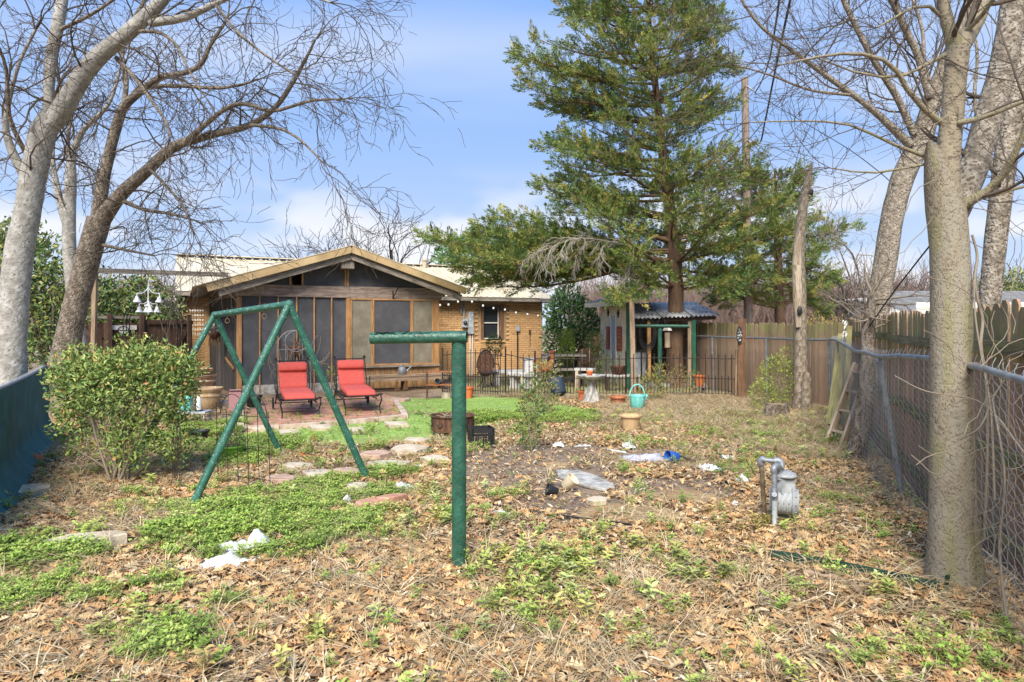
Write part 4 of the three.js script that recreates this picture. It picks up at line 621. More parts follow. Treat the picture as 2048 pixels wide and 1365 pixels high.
function bareTree(name, label, limbs, bark, o, group, twigMat) {
  const T = thing(name, label, 'tree', limbs[0].L[0].p.clone(), 0, group); T.position.y = gh(T.position.x, T.position.z);
  const r = rng(o.seed), tw = new TB();
  limbs.forEach((lb, i) => {
    const { pts, rad, len } = limbCurve(lb.L, i ? 0.16 : 0.12), big = rad[0] > 0.05;
    wmesh(i === 0 ? 'trunk' : 'limb', tubeG(pts, rad, big ? 18 : 9, { rough: big ? (lb.rough ?? 0.08) : 0.05, seed: o.seed + i }), lb.bark || (i && rad[0] < 0.06 && bark === M.barkPale ? M.barkBrown : bark), T);
    if (lb.twigs === 0) return;
    const every = lb.every || o.every, s0 = lb.from ?? (i === 0 ? 0.9 : 0.12);
    for (let s = s0 * len; s < len; s += every * (0.6 + 0.8 * r())) { const f = s / len * (pts.length - 1), k = Math.min(pts.length - 2, Math.floor(f)), b = pts[k].clone().lerp(pts[k + 1], f - k), t = pts[k + 1].clone().sub(pts[k]).normalize(); const d = t.multiplyScalar(0.5).addScaledVector(rdir(r), 1.0); d.y += o.start; d.normalize(); const cap = lb.cap || o.cap; shoot(tw, r, b, d, (0.5 + 0.8 * r()) * cap, Math.min(0.018, Math.max(o.minR * 1.6, rad[k] * 0.4)), 0, o); }
    const e = pts[pts.length - 1], t = e.clone().sub(pts[pts.length - 2]).normalize(); for (let k = 0; k < 3; k++) shoot(tw, r, e, t.clone().addScaledVector(rdir(r), 0.4).normalize(), o.cap * (0.7 + 0.5 * r()), Math.min(0.02, Math.max(o.minR * 1.5, rad[rad.length - 1] * 0.6)), 0, o);
  });
  const c = wmesh('twigs', tw.geo(), twigMat || M.twig, T); c.userData.kind = 'stuff';
  return T;
}
const droop = { wander: 0.34, grav: -0.06, spread: 0.9, lift: -0.05, start: 0.0, levels: 2, kids: [5, 3], minR: 0.0045, every: 0.4, cap: 1.3 };
bareTree('bare_tree', 'large pale barked leafless tree rising behind the teal fence', [
  { L: pl([[22, 800, 70], [22, 700, 64], [28, 600, 64], [38, 500, 62], [55, 420, 56], [68, 340, 56], [85, 270, 58], [104, 232, 52]], 10) , from: 0.6, every: 0.5 },
  { L: pl([[100, 246, 30], [97, 190, 24], [101, 120, 27], [115, 50, 28], [130, -40, 24]], 10) },
  { L: pl([[106, 246, 46], [135, 200, 46], [165, 150, 44], [205, 105, 40], [250, 70, 36], [300, 25, 32], [350, -30, 26]], 10, 9.6) },
  { L: pl([[300, 45, 22], [370, 35, 18], [440, 2, 14], [500, -20, 11], [580, -20, 8], [660, 5, 5]], 9.7, 9.5), cap: 0.9 },
  { L: pl([[48, 350, 24], [22, 300, 19], [10, 250, 15], [20, 190, 10], [40, 120, 8], [70, 60, 7]], 10, 9.7) },
  { L: pl([[58, 320, 12], [20, 240, 10], [10, 130, 8], [-20, 60, 6]], 10, 9) },
  { L: pl([[232, 116, 12], [272, 160, 10], [305, 205, 8], [332, 245, 7], [340, 275, 5]], 9.9, 9.5), cap: 0.7 },
  { L: pl([[275, 62, 9], [320, 66, 8], [352, 90, 7], [372, 130, 6], [400, 180, 5]], 9.7, 9.2), cap: 0.8 },
  { L: pl([[118, 60, 10], [180, 30, 8], [240, -10, 7]], 10, 9.5) },
  { L: pl([[430, 8, 8], [470, 60, 7], [530, 110, 6], [590, 150, 5]], 9.6, 9.2), cap: 0.9 },
], M.barkPale, { ...droop, seed: 501 });
bareTree('bare_tree', 'brown leafless tree leaning over the hedge with long spreading limbs', [
  { L: pl([[126, 735, 66], [140, 660, 56], [160, 575, 54], [180, 500, 54], [198, 438, 52]], 12), from: 0.7, every: 0.6 },
  { L: pl([[200, 445, 40], [240, 390, 33], [290, 345, 28], [345, 295, 24], [385, 280, 20], [430, 268, 18], [500, 250, 15], [550, 215, 13], [585, 165, 11], [610, 120, 8], [630, 80, 5]], 12, 10.8), every: 0.32, cap: 1.05 },
  { L: pl([[366, 288, 16], [410, 250, 12], [455, 215, 11], [490, 208, 10], [545, 222, 9], [620, 202, 7], [690, 198, 4]], 11.4, 10.6), every: 0.32, cap: 0.95 },
  { L: pl([[194, 446, 34], [205, 370, 27], [220, 300, 25], [236, 240, 24], [248, 212, 22], [278, 185, 18], [320, 155, 16], [360, 148, 13], [400, 130, 12], [420, 90, 10], [450, 45, 7]], 12, 11.4), every: 0.32 },
  { L: pl([[247, 214, 13], [252, 160, 12], [243, 112, 11], [256, 55, 10], [285, 8, 9], [300, -40, 8]], 11.8, 12) },
  { L: pl([[298, 172, 11], [360, 172, 9], [440, 176, 8], [500, 165, 5]], 11.7, 11.2) },
  { L: pl([[240, 400, 12], [290, 420, 9], [340, 428, 7], [385, 440, 4]], 11.9, 11.4), every: 0.2, cap: 0.9 },
  { L: pl([[205, 490, 9], [250, 500, 7], [300, 510, 5]], 12, 11.6), cap: 0.8 },
  { L: pl([[300, 340, 8], [330, 370, 7], [370, 420, 6], [385, 460, 4]], 11.6, 11.2), every: 0.22 },
  { L: pl([[500, 250, 9], [560, 258, 7], [600, 280, 6], [640, 320, 4]], 11, 10.4), every: 0.4, cap: 0.4 },
], M.barkBrown, { ...droop, seed: 502, cap: 1.35 });
bareTree('bare_tree', 'slim grey leafless tree standing between the two big trees', [
  { L: pl([[158, 690, 32], [146, 590, 31], [138, 500, 30], [138, 420, 28], [141, 360, 26], [144, 310, 17], [165, 262, 13], [215, 210, 9], [240, 140, 7]], 13), from: 0.5 },
  { L: pl([[142, 470, 22], [124, 420, 20], [112, 370, 15], [104, 310, 10], [112, 240, 8], [120, 160, 6]], 13) },
  { L: pl([[141, 350, 12], [135, 280, 9], [150, 200, 7], [170, 120, 5]], 13) },
], M.barkPale, { ...droop, seed: 503, cap: 1.1 });

const upTw = { wander: 0.22, grav: 0.03, spread: 0.85, lift: 0.15, start: 0.25, levels: 2, kids: [6, 4], minR: 0.0032, every: 0.34, cap: 1.1 };
bareTree('grey_tree', 'thick grey tree trunk forking beside the chain link fence with clear bark', [
  { L: pl([[1916, 1215, 250], [1914, 1185, 172], [1911, 1150, 130], [1908, 1090, 110], [1906, 1000, 101], [1904, 850, 94], [1903, 700, 91], [1902, 580, 89], [1898, 480, 85], [1892, 415, 86], [1884, 370, 76], [1876, 335, 60], [1868, 308, 42], [1862, 290, 22], [1859, 282, 6]], 4.37), from: 0.99, twigs: 0, rough: 0.05 },
  { L: pl([[1894, 420, 62], [1894, 340, 54], [1903, 250, 50], [1911, 160, 48], [1916, 95, 52]], 4.37), twigs: 0 },
  { L: pl([[1913, 100, 40], [1897, 50, 28], [1886, 0, 27], [1880, -80, 24]], 4.37), every: 0.3 },
  { L: pl([[1918, 100, 44], [1945, 55, 40], [1965, 10, 38], [1985, -70, 34]], 4.37, 4.5), every: 0.3 },
  { L: pl([[1904, 440, 62], [1942, 350, 64], [1974, 250, 62], [2004, 140, 60], [2040, -60, 56]], 4.4, 5.0), from: 0.3, every: 0.5, rough: 0.12, bark: M.barkRough },
  { L: pl([[1932, 408, 26], [1975, 383, 21], [2008, 348, 18], [2034, 300, 15], [2062, 235, 12]], 4.35, 4.0), cap: 0.6 },
  { L: pl([[1918, 246, 15], [1965, 236, 12], [2015, 216, 10], [2080, 192, 8]], 4.3, 4.0), cap: 0.6 },
  { L: pl([[1900, 256, 20], [1862, 230, 15], [1815, 178, 13], [1785, 130, 11], [1725, 108, 9], [1660, 110, 7], [1560, 130, 4]], 4.4, 4.1), cap: 0.7, every: 0.2 },
  { L: pl([[1900, 105, 13], [1860, 125, 10], [1810, 150, 8], [1740, 152, 6], [1640, 118, 4]], 4.4, 4.2), cap: 0.6, every: 0.2 },
  { L: pl([[1866, 318, 12], [1790, 290, 8], [1700, 250, 6], [1600, 242, 4], [1500, 245, 3]], 4.45, 4.2), cap: 0.5, every: 0.25 },
  { L: pl([[1862, 326, 8], [1800, 338, 6], [1740, 346, 5], [1660, 336, 3]], 4.45, 4.2), cap: 0.5, every: 0.2 },
  { L: pl([[1925, 395, 10], [1990, 392, 9], [2042, 372, 8], [2090, 380, 6]], 4.4, 4.3), cap: 0.4 },
  { L: pl([[1925, 70, 14], [1965, 30, 11], [2000, -20, 9]], 4.4, 4.1), cap: 0.6 },
  { L: pl([[1890, 40, 10], [1850, 8, 8], [1800, 30, 6], [1755, 55, 4]], 4.4, 4.2), cap: 0.6, every: 0.22 },
], M.barkTan, { ...upTw, seed: 511, minR: 0.0017, kids: [5, 3], cap: 0.7 });
bareTree('grey_tree', 'leaning rough barked tree growing behind the picket fence near the ladder', [
  { L: pl([[1742, 900, 54], [1745, 720, 52], [1757, 610, 52], [1773, 510, 52], [1788, 420, 50], [1808, 350, 52], [1842, 282, 52], [1866, 200, 42], [1892, 130, 36], [1935, 30, 34], [1965, -60, 30]], 11.8), from: 0.75, every: 0.5 },
  { L: pl([[1822, 290, 22], [1740, 215, 15], [1665, 160, 13], [1590, 105, 10], [1520, 50, 8], [1470, -20, 6]], 11.7, 11), every: 0.25 },
  { L: pl([[1828, 268, 18], [1795, 195, 16], [1760, 140, 15], [1725, 78, 13], [1692, 10, 12], [1670, -50, 10]], 11.7, 11.2), every: 0.25 },
  { L: pl([[1860, 195, 20], [1836, 110, 17], [1812, 60, 16], [1775, -20, 15]], 11.7, 11.4), every: 0.25 },
  { L: pl([[1868, 190, 14], [1850, 130, 10], [1845, 60, 8], [1820, -20, 7]], 11.8, 12.5), every: 0.25 },
  { L: pl([[1700, 190, 8], [1620, 180, 6], [1540, 150, 5], [1470, 130, 3]], 11.4, 11), every: 0.2, cap: 0.8 },
], M.barkRough, { ...upTw, seed: 512 });
bareTree('grey_tree', 'speckled tree stem behind the fence close against the thick grey trunk', [
  { L: pl([[1965, 860, 46], [1972, 700, 46], [1984, 560, 48], [1997, 440, 48], [2010, 330, 50], [2032, 200, 50], [2060, 60, 46], [2080, -40, 40]], 6.6), from: 0.5, every: 0.4 },
  { L: pl([[2005, 380, 18], [1970, 290, 12], [1950, 200, 9], [1955, 100, 7], [1930, 0, 6]], 6.6, 7), every: 0.3 },
  { L: pl([[2020, 290, 16], [2050, 240, 12], [2100, 190, 9]], 6.6, 6.4) },
], M.barkRough, { ...upTw, seed: 513, minR: 0.0025 });
bareTree('leaning_tree', 'slanting slender stem ending in tangled twigs beside the ladder', [
  { L: pl([[1709, 945, 64], [1713, 915, 46], [1722, 860, 40], [1731, 800, 38], [1734, 740, 36], [1735, 690, 33], [1738, 640, 28], [1746, 600, 18]], 8.4), from: 0.78, every: 0.05, rough: 0.12 },
  { L: pl([[1736, 650, 9], [1715, 600, 5], [1695, 540, 4], [1672, 480, 2.4]], 8.4, 8.6), every: 0.2, cap: 0.4 },
  { L: pl([[1736, 640, 9], [1725, 580, 5], [1700, 500, 4], [1650, 470, 2]], 8.4, 8.2), every: 0.2, cap: 0.4 },
], M.barkBrown, { ...upTw, seed: 514, minR: 0.0022, cap: 0.55, kids: [4, 2], wander: 0.35 }, undefined, M.twigPale);
// broken dead trunk
{
  const T = thing('dead_snag', 'broken dead tree trunk with bare split wood and a jagged top', 'dead tree', G(1603, 828));
  const L = pl([[1603, 850, 62], [1603, 828, 48], [1602, 790, 35], [1602, 700, 31], [1601, 600, 28], [1598, 520, 27], [1602, 450, 24], [1610, 395, 21], [1616, 360, 16], [1622, 332, 9], [1624, 324, 3]], 13.25), { pts, rad } = limbCurve(L, 0.07);
  wmesh('trunk', tubeG(pts, rad, 22, { rough: 0.13, seed: 9 }), M.snagBark, T);
  const b2 = limbCurve(pl([[1597, 655, 12], [1596, 600, 22], [1594, 530, 23], [1597, 480, 17], [1600, 462, 5]], 13.16), 0.06); wmesh('bare_wood', tubeG(b2.pts, b2.rad, 14, { rough: 0.16, seed: 10 }), M.snag, T);
  const b3 = limbCurve(pl([[1612, 832, 30], [1613, 790, 26], [1614, 757, 22], [1615, 745, 12]], 13.1), 0.06); wmesh('bark_slab', tubeG(b3.pts, b3.rad, 12, { rough: 0.2, seed: 12 }), M.snagBark, T);
  wmesh('knot_hole', [new THREE.SphereGeometry(0.06, 10, 8).scale(0.8, 1.1, 0.5).translate(...P(1623, 384, 13.16).toArray()), new THREE.SphereGeometry(0.07, 10, 8).scale(0.7, 1.3, 0.5).translate(...P(1600, 622, 13.07).toArray())], M.black, T);
}
// ---------- cedars ----------
function sprayG(seed, n = 46, L = 0.36) {
  const r = rng(seed), tb = new TB();
  for (let k = 0; k < n; k++) {
    const t = Math.pow(r(), 0.8), a = r() * 6.283, side = new V3(Math.cos(a), 0, Math.sin(a)), b = new V3(0, t * L, 0).addScaledVector(side, 0.02), d = side.clone().multiplyScalar(0.75 * (1.15 - t)).add(new V3(0, 0.55 + 0.5 * t, 0)).addScaledVector(rdir(r), 0.3).normalize();
    const l = (0.055 + 0.06 * r()) * (1.2 - 0.45 * t), w = 0.007 + 0.005 * r(), nrm = new V3().crossVectors(d, rdir(r)).normalize(), m = b.clone().addScaledVector(d, l * 0.5), e = b.clone().addScaledVector(d, l);
    tb.tri(b, m.clone().addScaledVector(nrm, w), e); tb.tri(b, e, m.clone().addScaledVector(nrm, -w).addScaledVector(rdir(r), 0.008));
  }
  return tb.geo();
}
const SPRAYS = [sprayG(61), sprayG(62), sprayG(63)];
const leafy = (rough, t) => new THREE.MeshPhysicalMaterial({ color: 0xffffff, roughness: rough, side: THREE.DoubleSide, transmission: t, thickness: 0 });
const leafMat = mat([1, 1, 1], 0.8);
const needleCol = (r, tip) => { const q = r(); let c = q < 0.32 ? [0.10, 0.165, 0.042] : q < 0.72 ? [0.185, 0.245, 0.052] : q < 0.93 ? [0.28, 0.29, 0.06] : [0.38, 0.32, 0.075]; return mul3(c, 0.8 + 0.4 * r()); };
function cedar(label, trunkL, prof, boughs, seed, { y0, y1, n, d, dscale = 0.75, extra = [] }) {
  const T = thing('cedar_tree', label, 'tree', trunkL[0].p.clone()); T.position.y = gh(T.position.x, T.position.z);
  const r = rng(seed), { pts, rad } = limbCurve(trunkL, 0.15); wmesh('trunk', tubeG(pts, rad, 16, { rough: 0.1, seed }), M.barkCedar, T);
  const tb = new TB(), list = [[], [], []];
  const trunkAt = y => { let best = pts[0]; for (const p of pts) if (Math.abs(p.y - y) < Math.abs(best.y - y)) best = p; return best; };
  const ext = (py, s) => { let i = 0; while (i < prof.length - 2 && prof[i + 1][0] < py) i++; const a = prof[i], b = prof[i + 1], t = clamp((py - a[0]) / (b[0] - a[0])); return lerp(a[s], b[s], t); };
  function bough(start, tip, curveUp, dens = 1) {
    const len = start.distanceTo(tip), mid = start.clone().lerp(tip, 0.5); mid.y -= curveUp * len * 0.12; mid.addScaledVector(rdir(r), len * 0.06);
    const c = new THREE.QuadraticBezierCurve3(start, mid, tip), np = c.getPoints(8); tb.tube(np, np.map((_, i) => lerp(Math.min(0.05, 0.012 + len * 0.012), 0.006, i / 8)), 5, { cap: false });
    const m = Math.max(3, Math.round(len / 0.2 * dens));
    for (let k = 0; k < m; k++) {
      const t = 0.2 + 0.8 * (k + r()) / m, b = c.getPoint(t), tg = c.getTangent(t), sd = new V3().crossVectors(tg, UP).normalize().multiplyScalar(k % 2 ? 1 : -1);
      const dir = tg.clone().multiplyScalar(0.8).addScaledVector(sd, 0.8).addScaledVector(rdir(r), 0.35); dir.y += 0.12; dir.normalize();
      const bl = (0.35 + 0.55 * r()) * (1.15 - 0.6 * t) * Math.min(1, 0.4 + len / 3), e = b.clone().addScaledVector(dir, bl); tb.tube([b, e], [0.007, 0.003], 3, { cap: false });
      const ns = Math.max(2, Math.round(bl / 0.13)); for (let q = 0; q < ns; q++) { const p = b.clone().lerp(e, (q + 0.6) / ns).addScaledVector(rdir(r), 0.07), dd = dir.clone().addScaledVector(rdir(r), 0.7); dd.y += 0.25; dd.normalize(); list[(r() * 3) | 0].push([p, qDir(dd, r() * 6.28), 0.6 + 0.55 * r(), needleCol(r)]); }
    }
    const dd = tip.clone().sub(mid).normalize(); for (let q = 0; q < 5; q++) list[q % 3].push([tip.clone().addScaledVector(rdir(r), 0.1), qDir(dd.clone().addScaledVector(rdir(r), 0.5).normalize(), r() * 6.28), 0.7 + 0.5 * r(), needleCol(r)]);
  }
  for (let k = 0; k < n; k++) {
    const lv = lerp(y0, y1, (k + r()) / n), py = Math.round(lv / 46) * 46 + (r() - 0.5) * 20, az = k * 2.39996 + r() * 0.6, cx = Math.cos(az), cz = Math.sin(az), hy = CH - (py - HY) * d / F, s = trunkAt(hy).clone(); s.y = hy;
    const R = (cx > 0 ? ext(py, 2) - (CX + s.x * F / d) : (CX + s.x * F / d) - ext(py, 1)) * d / F, Rm = ((ext(py, 2) - ext(py, 1)) / 2) * d / F * dscale;
    const len = Math.max(0.5, Math.hypot(R * cx, Rm * cz)) * (0.62 + 0.45 * r()) ; const tip = s.clone().add(new V3(cx * len * (Math.abs(R) / Math.max(0.3, Math.hypot(R * cx, Rm * cz)) * Math.abs(cx) + (1 - Math.abs(cx))), 0, cz * len)); tip.y += len * (0.16 + 0.25 * (r() - 0.4)); s.y -= len * 0.12; bough(s, tip, 0.8);
  }
  for (const [sx, sy, tx, ty, dd, up] of boughs) { const tip = P(tx, ty, d + dd); bough(P(sx, sy, d), tip, up ?? 0.6, 1.25); for (let q = 0; q < 2; q++) bough(P(lerp(sx, tx, 0.3), lerp(sy, ty, 0.3), d + dd * 0.3), tip.clone().add(new V3((r() - 0.3) * 0.9 * Math.sign(sx - tx), (r() - 0.5) * 0.5, (r() - 0.5) * 1.6)), 0.5, 1.1); }
  const bo = wmesh('branches', tb.geo(), M.barkCedar, T); bo.userData.kind = 'stuff';
  list.forEach((l, i) => { T.updateMatrixWorld(true); l.forEach(e => e[0] = T.worldToLocal(e[0].clone())); inst('crown', SPRAYS[i], leafMat, l, T); });
  return T;
}
cedar('tall cedar with dense yellow green boughs and one brown trunk', pl([[1353, 800, 74], [1352, 770, 50], [1350, 700, 40], [1352, 600, 36], [1350, 520, 35], [1340, 420, 28], [1326, 310, 22], [1313, 190, 17], [1300, 60, 12], [1296, -60, 7]], 18.7),
  [[-90, 1230, 1370], [0, 1130, 1425], [60, 1120, 1450], [110, 1075, 1455], [180, 1090, 1445], [230, 1165, 1440], [290, 1120, 1415], [330, 1125, 1440], [365, 1100, 1490], [420, 1120, 1520], [470, 1090, 1560], [540, 1090, 1560], [590, 1140, 1540]],
  [[1310, 190, 1042, 112, -0.5], [1312, 210, 1052, 175, -0.8], [1318, 250, 1090, 215, 0.5], [1325, 320, 1105, 282, -0.4], [1328, 350, 1118, 325, -1], [1335, 400, 1088, 368, -0.6], [1340, 430, 1128, 408, -1], [1345, 500, 1002, 436, -0.8], [1345, 505, 1060, 470, -1.2], [1348, 530, 878, 482, -1.4, 0.5], [1348, 545, 925, 505, -1.8, 0.2], [1348, 540, 940, 545, -1.5, -0.3], [1345, 520, 960, 470, -0.5, 0.4], [1340, 520, 1010, 520, -2, 0], [1345, 530, 965, 570, -1.2, -0.6],
   [1305, 100, 1450, 60, -0.4], [1308, 150, 1452, 130, -0.7], [1318, 260, 1442, 215, -0.5], [1330, 370, 1500, 350, -0.6], [1345, 480, 1560, 400, -0.6], [1345, 500, 1585, 465, -1], [1348, 540, 1540, 560, -1.2, -0.3], [1348, 545, 1450, 590, -1.6, -0.6], [1348, 540, 1240, 590, -1.4, -0.6], [1300, 40, 1130, 20, -0.3], [1300, 30, 1420, -10, 0.2]], 601, { y0: 560, y1: -80, n: 150, d: 18.7 });
cedar('smaller cedar half hidden behind the broken dead trunk', pl([[1560, 780, 26], [1560, 640, 24], [1556, 500, 18], [1552, 400, 11], [1550, 340, 5]], 21),
  [[330, 1530, 1570], [400, 1470, 1600], [460, 1440, 1640], [520, 1430, 1665], [580, 1430, 1660], [640, 1440, 1620]], [[1556, 480, 1662, 470, 0], [1556, 520, 1668, 560, 0, 0], [1554, 430, 1602, 352, -0.4], [1556, 460, 1490, 340, -0.3], [1556, 540, 1440, 590, -0.6, -0.4], [1556, 560, 1640, 620, 0, -0.5]], 602, { y0: 620, y1: 350, n: 62, d: 21 });
// bleached dead branch hanging in the cedar
{
  const T = thing('dead_branch', 'bleached dead cedar branch hanging in grey wisps among green boughs', 'branch', P(1130, 500, 16.6)), r = rng(77), tb = new TB();
  const c = spline([P(1330, 512, 18.3), P(1230, 486, 17.3), P(1150, 478, 16.7), P(1090, 500, 16.3)], 24); tb.tube(c, c.map((_, i) => lerp(0.03, 0.008, i / 24)), 5);
  wmesh('stem', tb.geo(), M.twigPale, T); const w = new TB();
  const wo = { wander: 0.3, grav: -0.16, spread: 0.75, lift: -0.1, levels: 2, kids: [7, 4], minR: 0.006 };
  for (let k = 0; k < 17; k++) { const i = Math.min(24, 5 + ((r() * 20) | 0)), d = c[Math.min(24, i + 1)].clone().sub(c[i - 1]).normalize().addScaledVector(rdir(r), 0.7); shoot(w, r, c[i], d.normalize(), 0.35 + 0.65 * r(), 0.012, 0, wo); }
  const o = wmesh('wisps', w.geo(), mat([0.36, 0.31, 0.25], 0.95), T); o.userData.kind = 'stuff';
}
console.log('trees done');

// ---------- patio paving, edging, stepping stones ----------
{
  const T = thing('paver_patio', 'red brick paver patio laid under the two loungers', 'patio', at(-4, 13.5)); T.userData = { kind: 'structure', label: 'red brick paver patio laid under the two loungers' }; T.name = 'paver_patio';
  const r = rng(81), gs = [0, 1, 2].map(() => boxG(0.292, 0.05, 0.142)); let n = 0; const extra = [];
  const u = PR.u, nn = PR.n, phi = PR.phi;
  for (let j = 0; j < 45; j++) for (let i = -14; i < 16; i++) {
    const s = i * 0.3 + (j % 2) * 0.15 + 2.4, o = 0.3 + j * 0.15, c = PR.pt(s, 0, o); if (!inPoly(patioPoly, c.x, -c.z)) continue; if (r() < 0.04) continue;
    c.y = gh(c.x, c.z) - 0.008 + r() * 0.008;
    if (n++ < 295) { const m = mesh('paver', gs[(r() * 3) | 0], M.paver[(r() * 4) | 0], T); m.position.copy(T.worldToLocal(c)); m.rotation.set((r() - 0.5) * 0.03, phi + (r() - 0.5) * 0.02, (r() - 0.5) * 0.03); }
    else { const g = gs[0].clone(); g.rotateY(phi); g.translate(c.x, c.y, c.z); extra.push(g); }
  }
  if (extra.length) wmesh('far_pavers', extra, M.paver[0], T).userData.kind = 'stuff';
  const ed = (A, B, k) => { const a = at(...A), b = at(...B), L = a.distanceTo(b), m = Math.max(1, Math.round(L / 0.62)); for (let i = 0; i < m; i++) { const p = a.clone().lerp(b, (i + 0.01) / m), q = a.clone().lerp(b, (i + 0.985) / m); p.y = gh(p.x, p.z) + 0.02; q.y = gh(q.x, q.z) + 0.02 + (r() - 0.5) * 0.012; wmesh('edge_stone', beamG(p, q, 0.11, 0.1), M.edging, T); } };
  ed([-4.36, 10.95], [-3.3, 11.5]); ed([-3.3, 11.5], [-1.96, 12.5]); ed([-1.96, 12.5], [-2.55, 14.9]); ed([-4.36, 10.95], [-5.3, 13.3]);
}
function slab(label, px, py, w, dpt, seed, m, h = 0.05, name = 'flagstone', group, tilt = 0) {
  const p = G(px, py), r = rng(seed), n = 7 + ((r() * 3) | 0), pts = []; for (let k = 0; k < n; k++) { const a = k / n * 6.283 + (r() - 0.5) * 0.35, q = 0.8 + 0.3 * r(); pts.push([Math.cos(a) * w / 2 * q, Math.sin(a) * dpt / 2 * q]); }
  const g = polyG(pts, h, 0.008); p.y += 0.012 - h * 0.2; clear(p, Math.min(w, dpt) * 0.68); if (w > dpt * 1.6) for (const s of [-0.36, -0.18, 0.18, 0.36]) clear({ x: p.x + s * w, z: p.z }, dpt * 0.68); if (dpt > w * 1.6) for (const s of [-0.3, 0.3]) clear({ x: p.x, z: p.z + s * dpt }, w * 0.55); const o = mesh(name, g, m); o.position.copy(p); o.rotation.set(tilt, r() - 0.5, tilt * 0.6); tag(o, label, 'stone', group); return o;
}
{
  const sq = (px, py, w, d, seed) => { const p = G(px, py), o = mesh('stepping_stone', polyG([[-w / 2, -d / 2], [w / 2, -d / 2 + 0.02], [w / 2 - 0.01, d / 2], [-w / 2 + 0.02, d / 2]], 0.05, 0.006), M.stone); o.position.copy(p); o.position.y += 0.004; clear(p, 0.2); o.rotation.y = 0.35; tag(o, 'pale square stepping stone set in the bright green grass', 'stone', 'square stones in the grass'); };
  sq(640, 857, 0.32, 0.42); sq(708, 864, 0.3, 0.4); sq(793, 851, 0.34, 0.42); sq(578, 869, 0.3, 0.42);
  const path = 'flat sandstone piece in the path through leaf litter';
  [[820, 903, 0.55, 0.5], [750, 916, 0.4, 0.4], [833, 886, 0.4, 0.3], [595, 941, 0.34, 0.28], [690, 955, 0.4, 0.3], [780, 938, 0.5, 0.34], [640, 958, 0.42, 0.3], [560, 967, 0.4, 0.25], [870, 925, 0.4, 0.3], [520, 860, 0.5, 0.3], [455, 858, 0.5, 0.3], [720, 985, 0.34, 0.22], [40, 990, 0.5, 0.4]].forEach(([x, y, w, d], i) => slab(path, x, y, w, d, 820 + i, i % 3 === 1 ? M.stonePink : M.stone, 0.05, 'flagstone', 'sandstone pieces of the path'));
  slab('long tan sandstone slab lying in green weeds and leaves', 172, 1092, 0.62, 0.24, 851, M.stone, 0.07);
  slab('broken red paver slab resting near the white rag', 735, 1022, 0.2, 0.26, 852, M.paver[0], 0.06); slab('rough red brick lump beside the broken paver slab', 780, 1016, 0.28, 0.12, 853, M.paver[3], 0.09, 'brick_lump');
  slab('grey weathered sheet lying flat on the dark soil', 1172, 965, 0.42, 1.1, 854, M.oldConcrete, 0.02, 'grey_sheet'); slab('yellow sandstone block leaning by the tan planter', 432, 815, 0.6, 0.34, 855, M.stone, 0.16);
  slab('pale flat stone half covered by the leaves below the soil', 1195, 1012, 0.24, 0.16, 856, M.stone, 0.04); slab('low round stone in the terracotta coloured ring beside the teal mesh', 62, 930, 0.22, 0.2, 857, M.terracotta, 0.1, 'clay_ring');
  slab('pink stone slab at the corner of the paver patio', 790, 803, 0.75, 0.5, 858, M.stonePink, 0.05); slab('thin broken board lying on leaves near the thick grey tree', 1768, 967, 0.24, 0.035, 859, M.greyBoard, 0.02, 'board_piece'); slab('small pale wood offcut in the orange leaves', 1456, 1180, 0.08, 0.05, 860, M.post, 0.02, 'wood_offcut');
}
// ---------- swing frame ----------
{
  const T = thing('swing_frame', 'green pipe swing frame with chipped paint and no swings', 'swing frame', G(560, 960));
  const g1 = G(380, 1020), g2 = G(735, 966), g4 = G(561, 911), g3 = g1.clone().add(g4.clone().sub(g2)); g3.y = gh(g3.x, g3.z);
  const dep = p => -p.z, A1 = P(578, 609, (dep(g1) + dep(g2)) / 2), A2 = P(429, 630, (dep(g3) + dep(g4)) / 2);
  const R = 0.037; const leg = (a, b) => { const d = b.clone().sub(a).normalize(); return wmesh('leg', tubeG([a.clone().addScaledVector(d, -0.0), a.clone().lerp(b, 0.5), b.clone().addScaledVector(d, 0.06)], R, 14), M.greenChipped, T); };
  leg(A1, g1); const l2 = leg(A1, g2); leg(A2, g3); leg(A2, g4);
  { const d = A1.clone().sub(g2).normalize(); wmesh('rusty_foot', tubeG([g2.clone().addScaledVector(d, -0.05), g2.clone().addScaledVector(d, 0.07)], 0.026, 12), M.rustPipe, l2); }
  wmesh('top_bar', tubeG([A1, A2], R * 0.98, 14), M.greenChipped, T);
  wmesh('joint', [new THREE.SphereGeometry(0.043, 16, 12).translate(A1.x, A1.y, A1.z), new THREE.SphereGeometry(0.041, 16, 12).translate(A2.x, A2.y, A2.z)], M.greenChipped, T);
  for (const [px, py] of [[459, 632], [535, 625]]) { const k = (px - 429) / (578 - 429), c = A2.clone().lerp(A1, k), t = new THREE.TorusGeometry(0.026, 0.004, 8, 18); t.translate(c.x, c.y - R - 0.055, c.z); wmesh('eye_bolt', [t, tubeG([c.clone(), c.clone().add(new V3(0, -R - 0.032, 0))], 0.006, 6), tubeG([c.clone(), c.clone().add(new V3(0, R + 0.015, 0))], 0.005, 6)], M.rustPipe, T); }
}
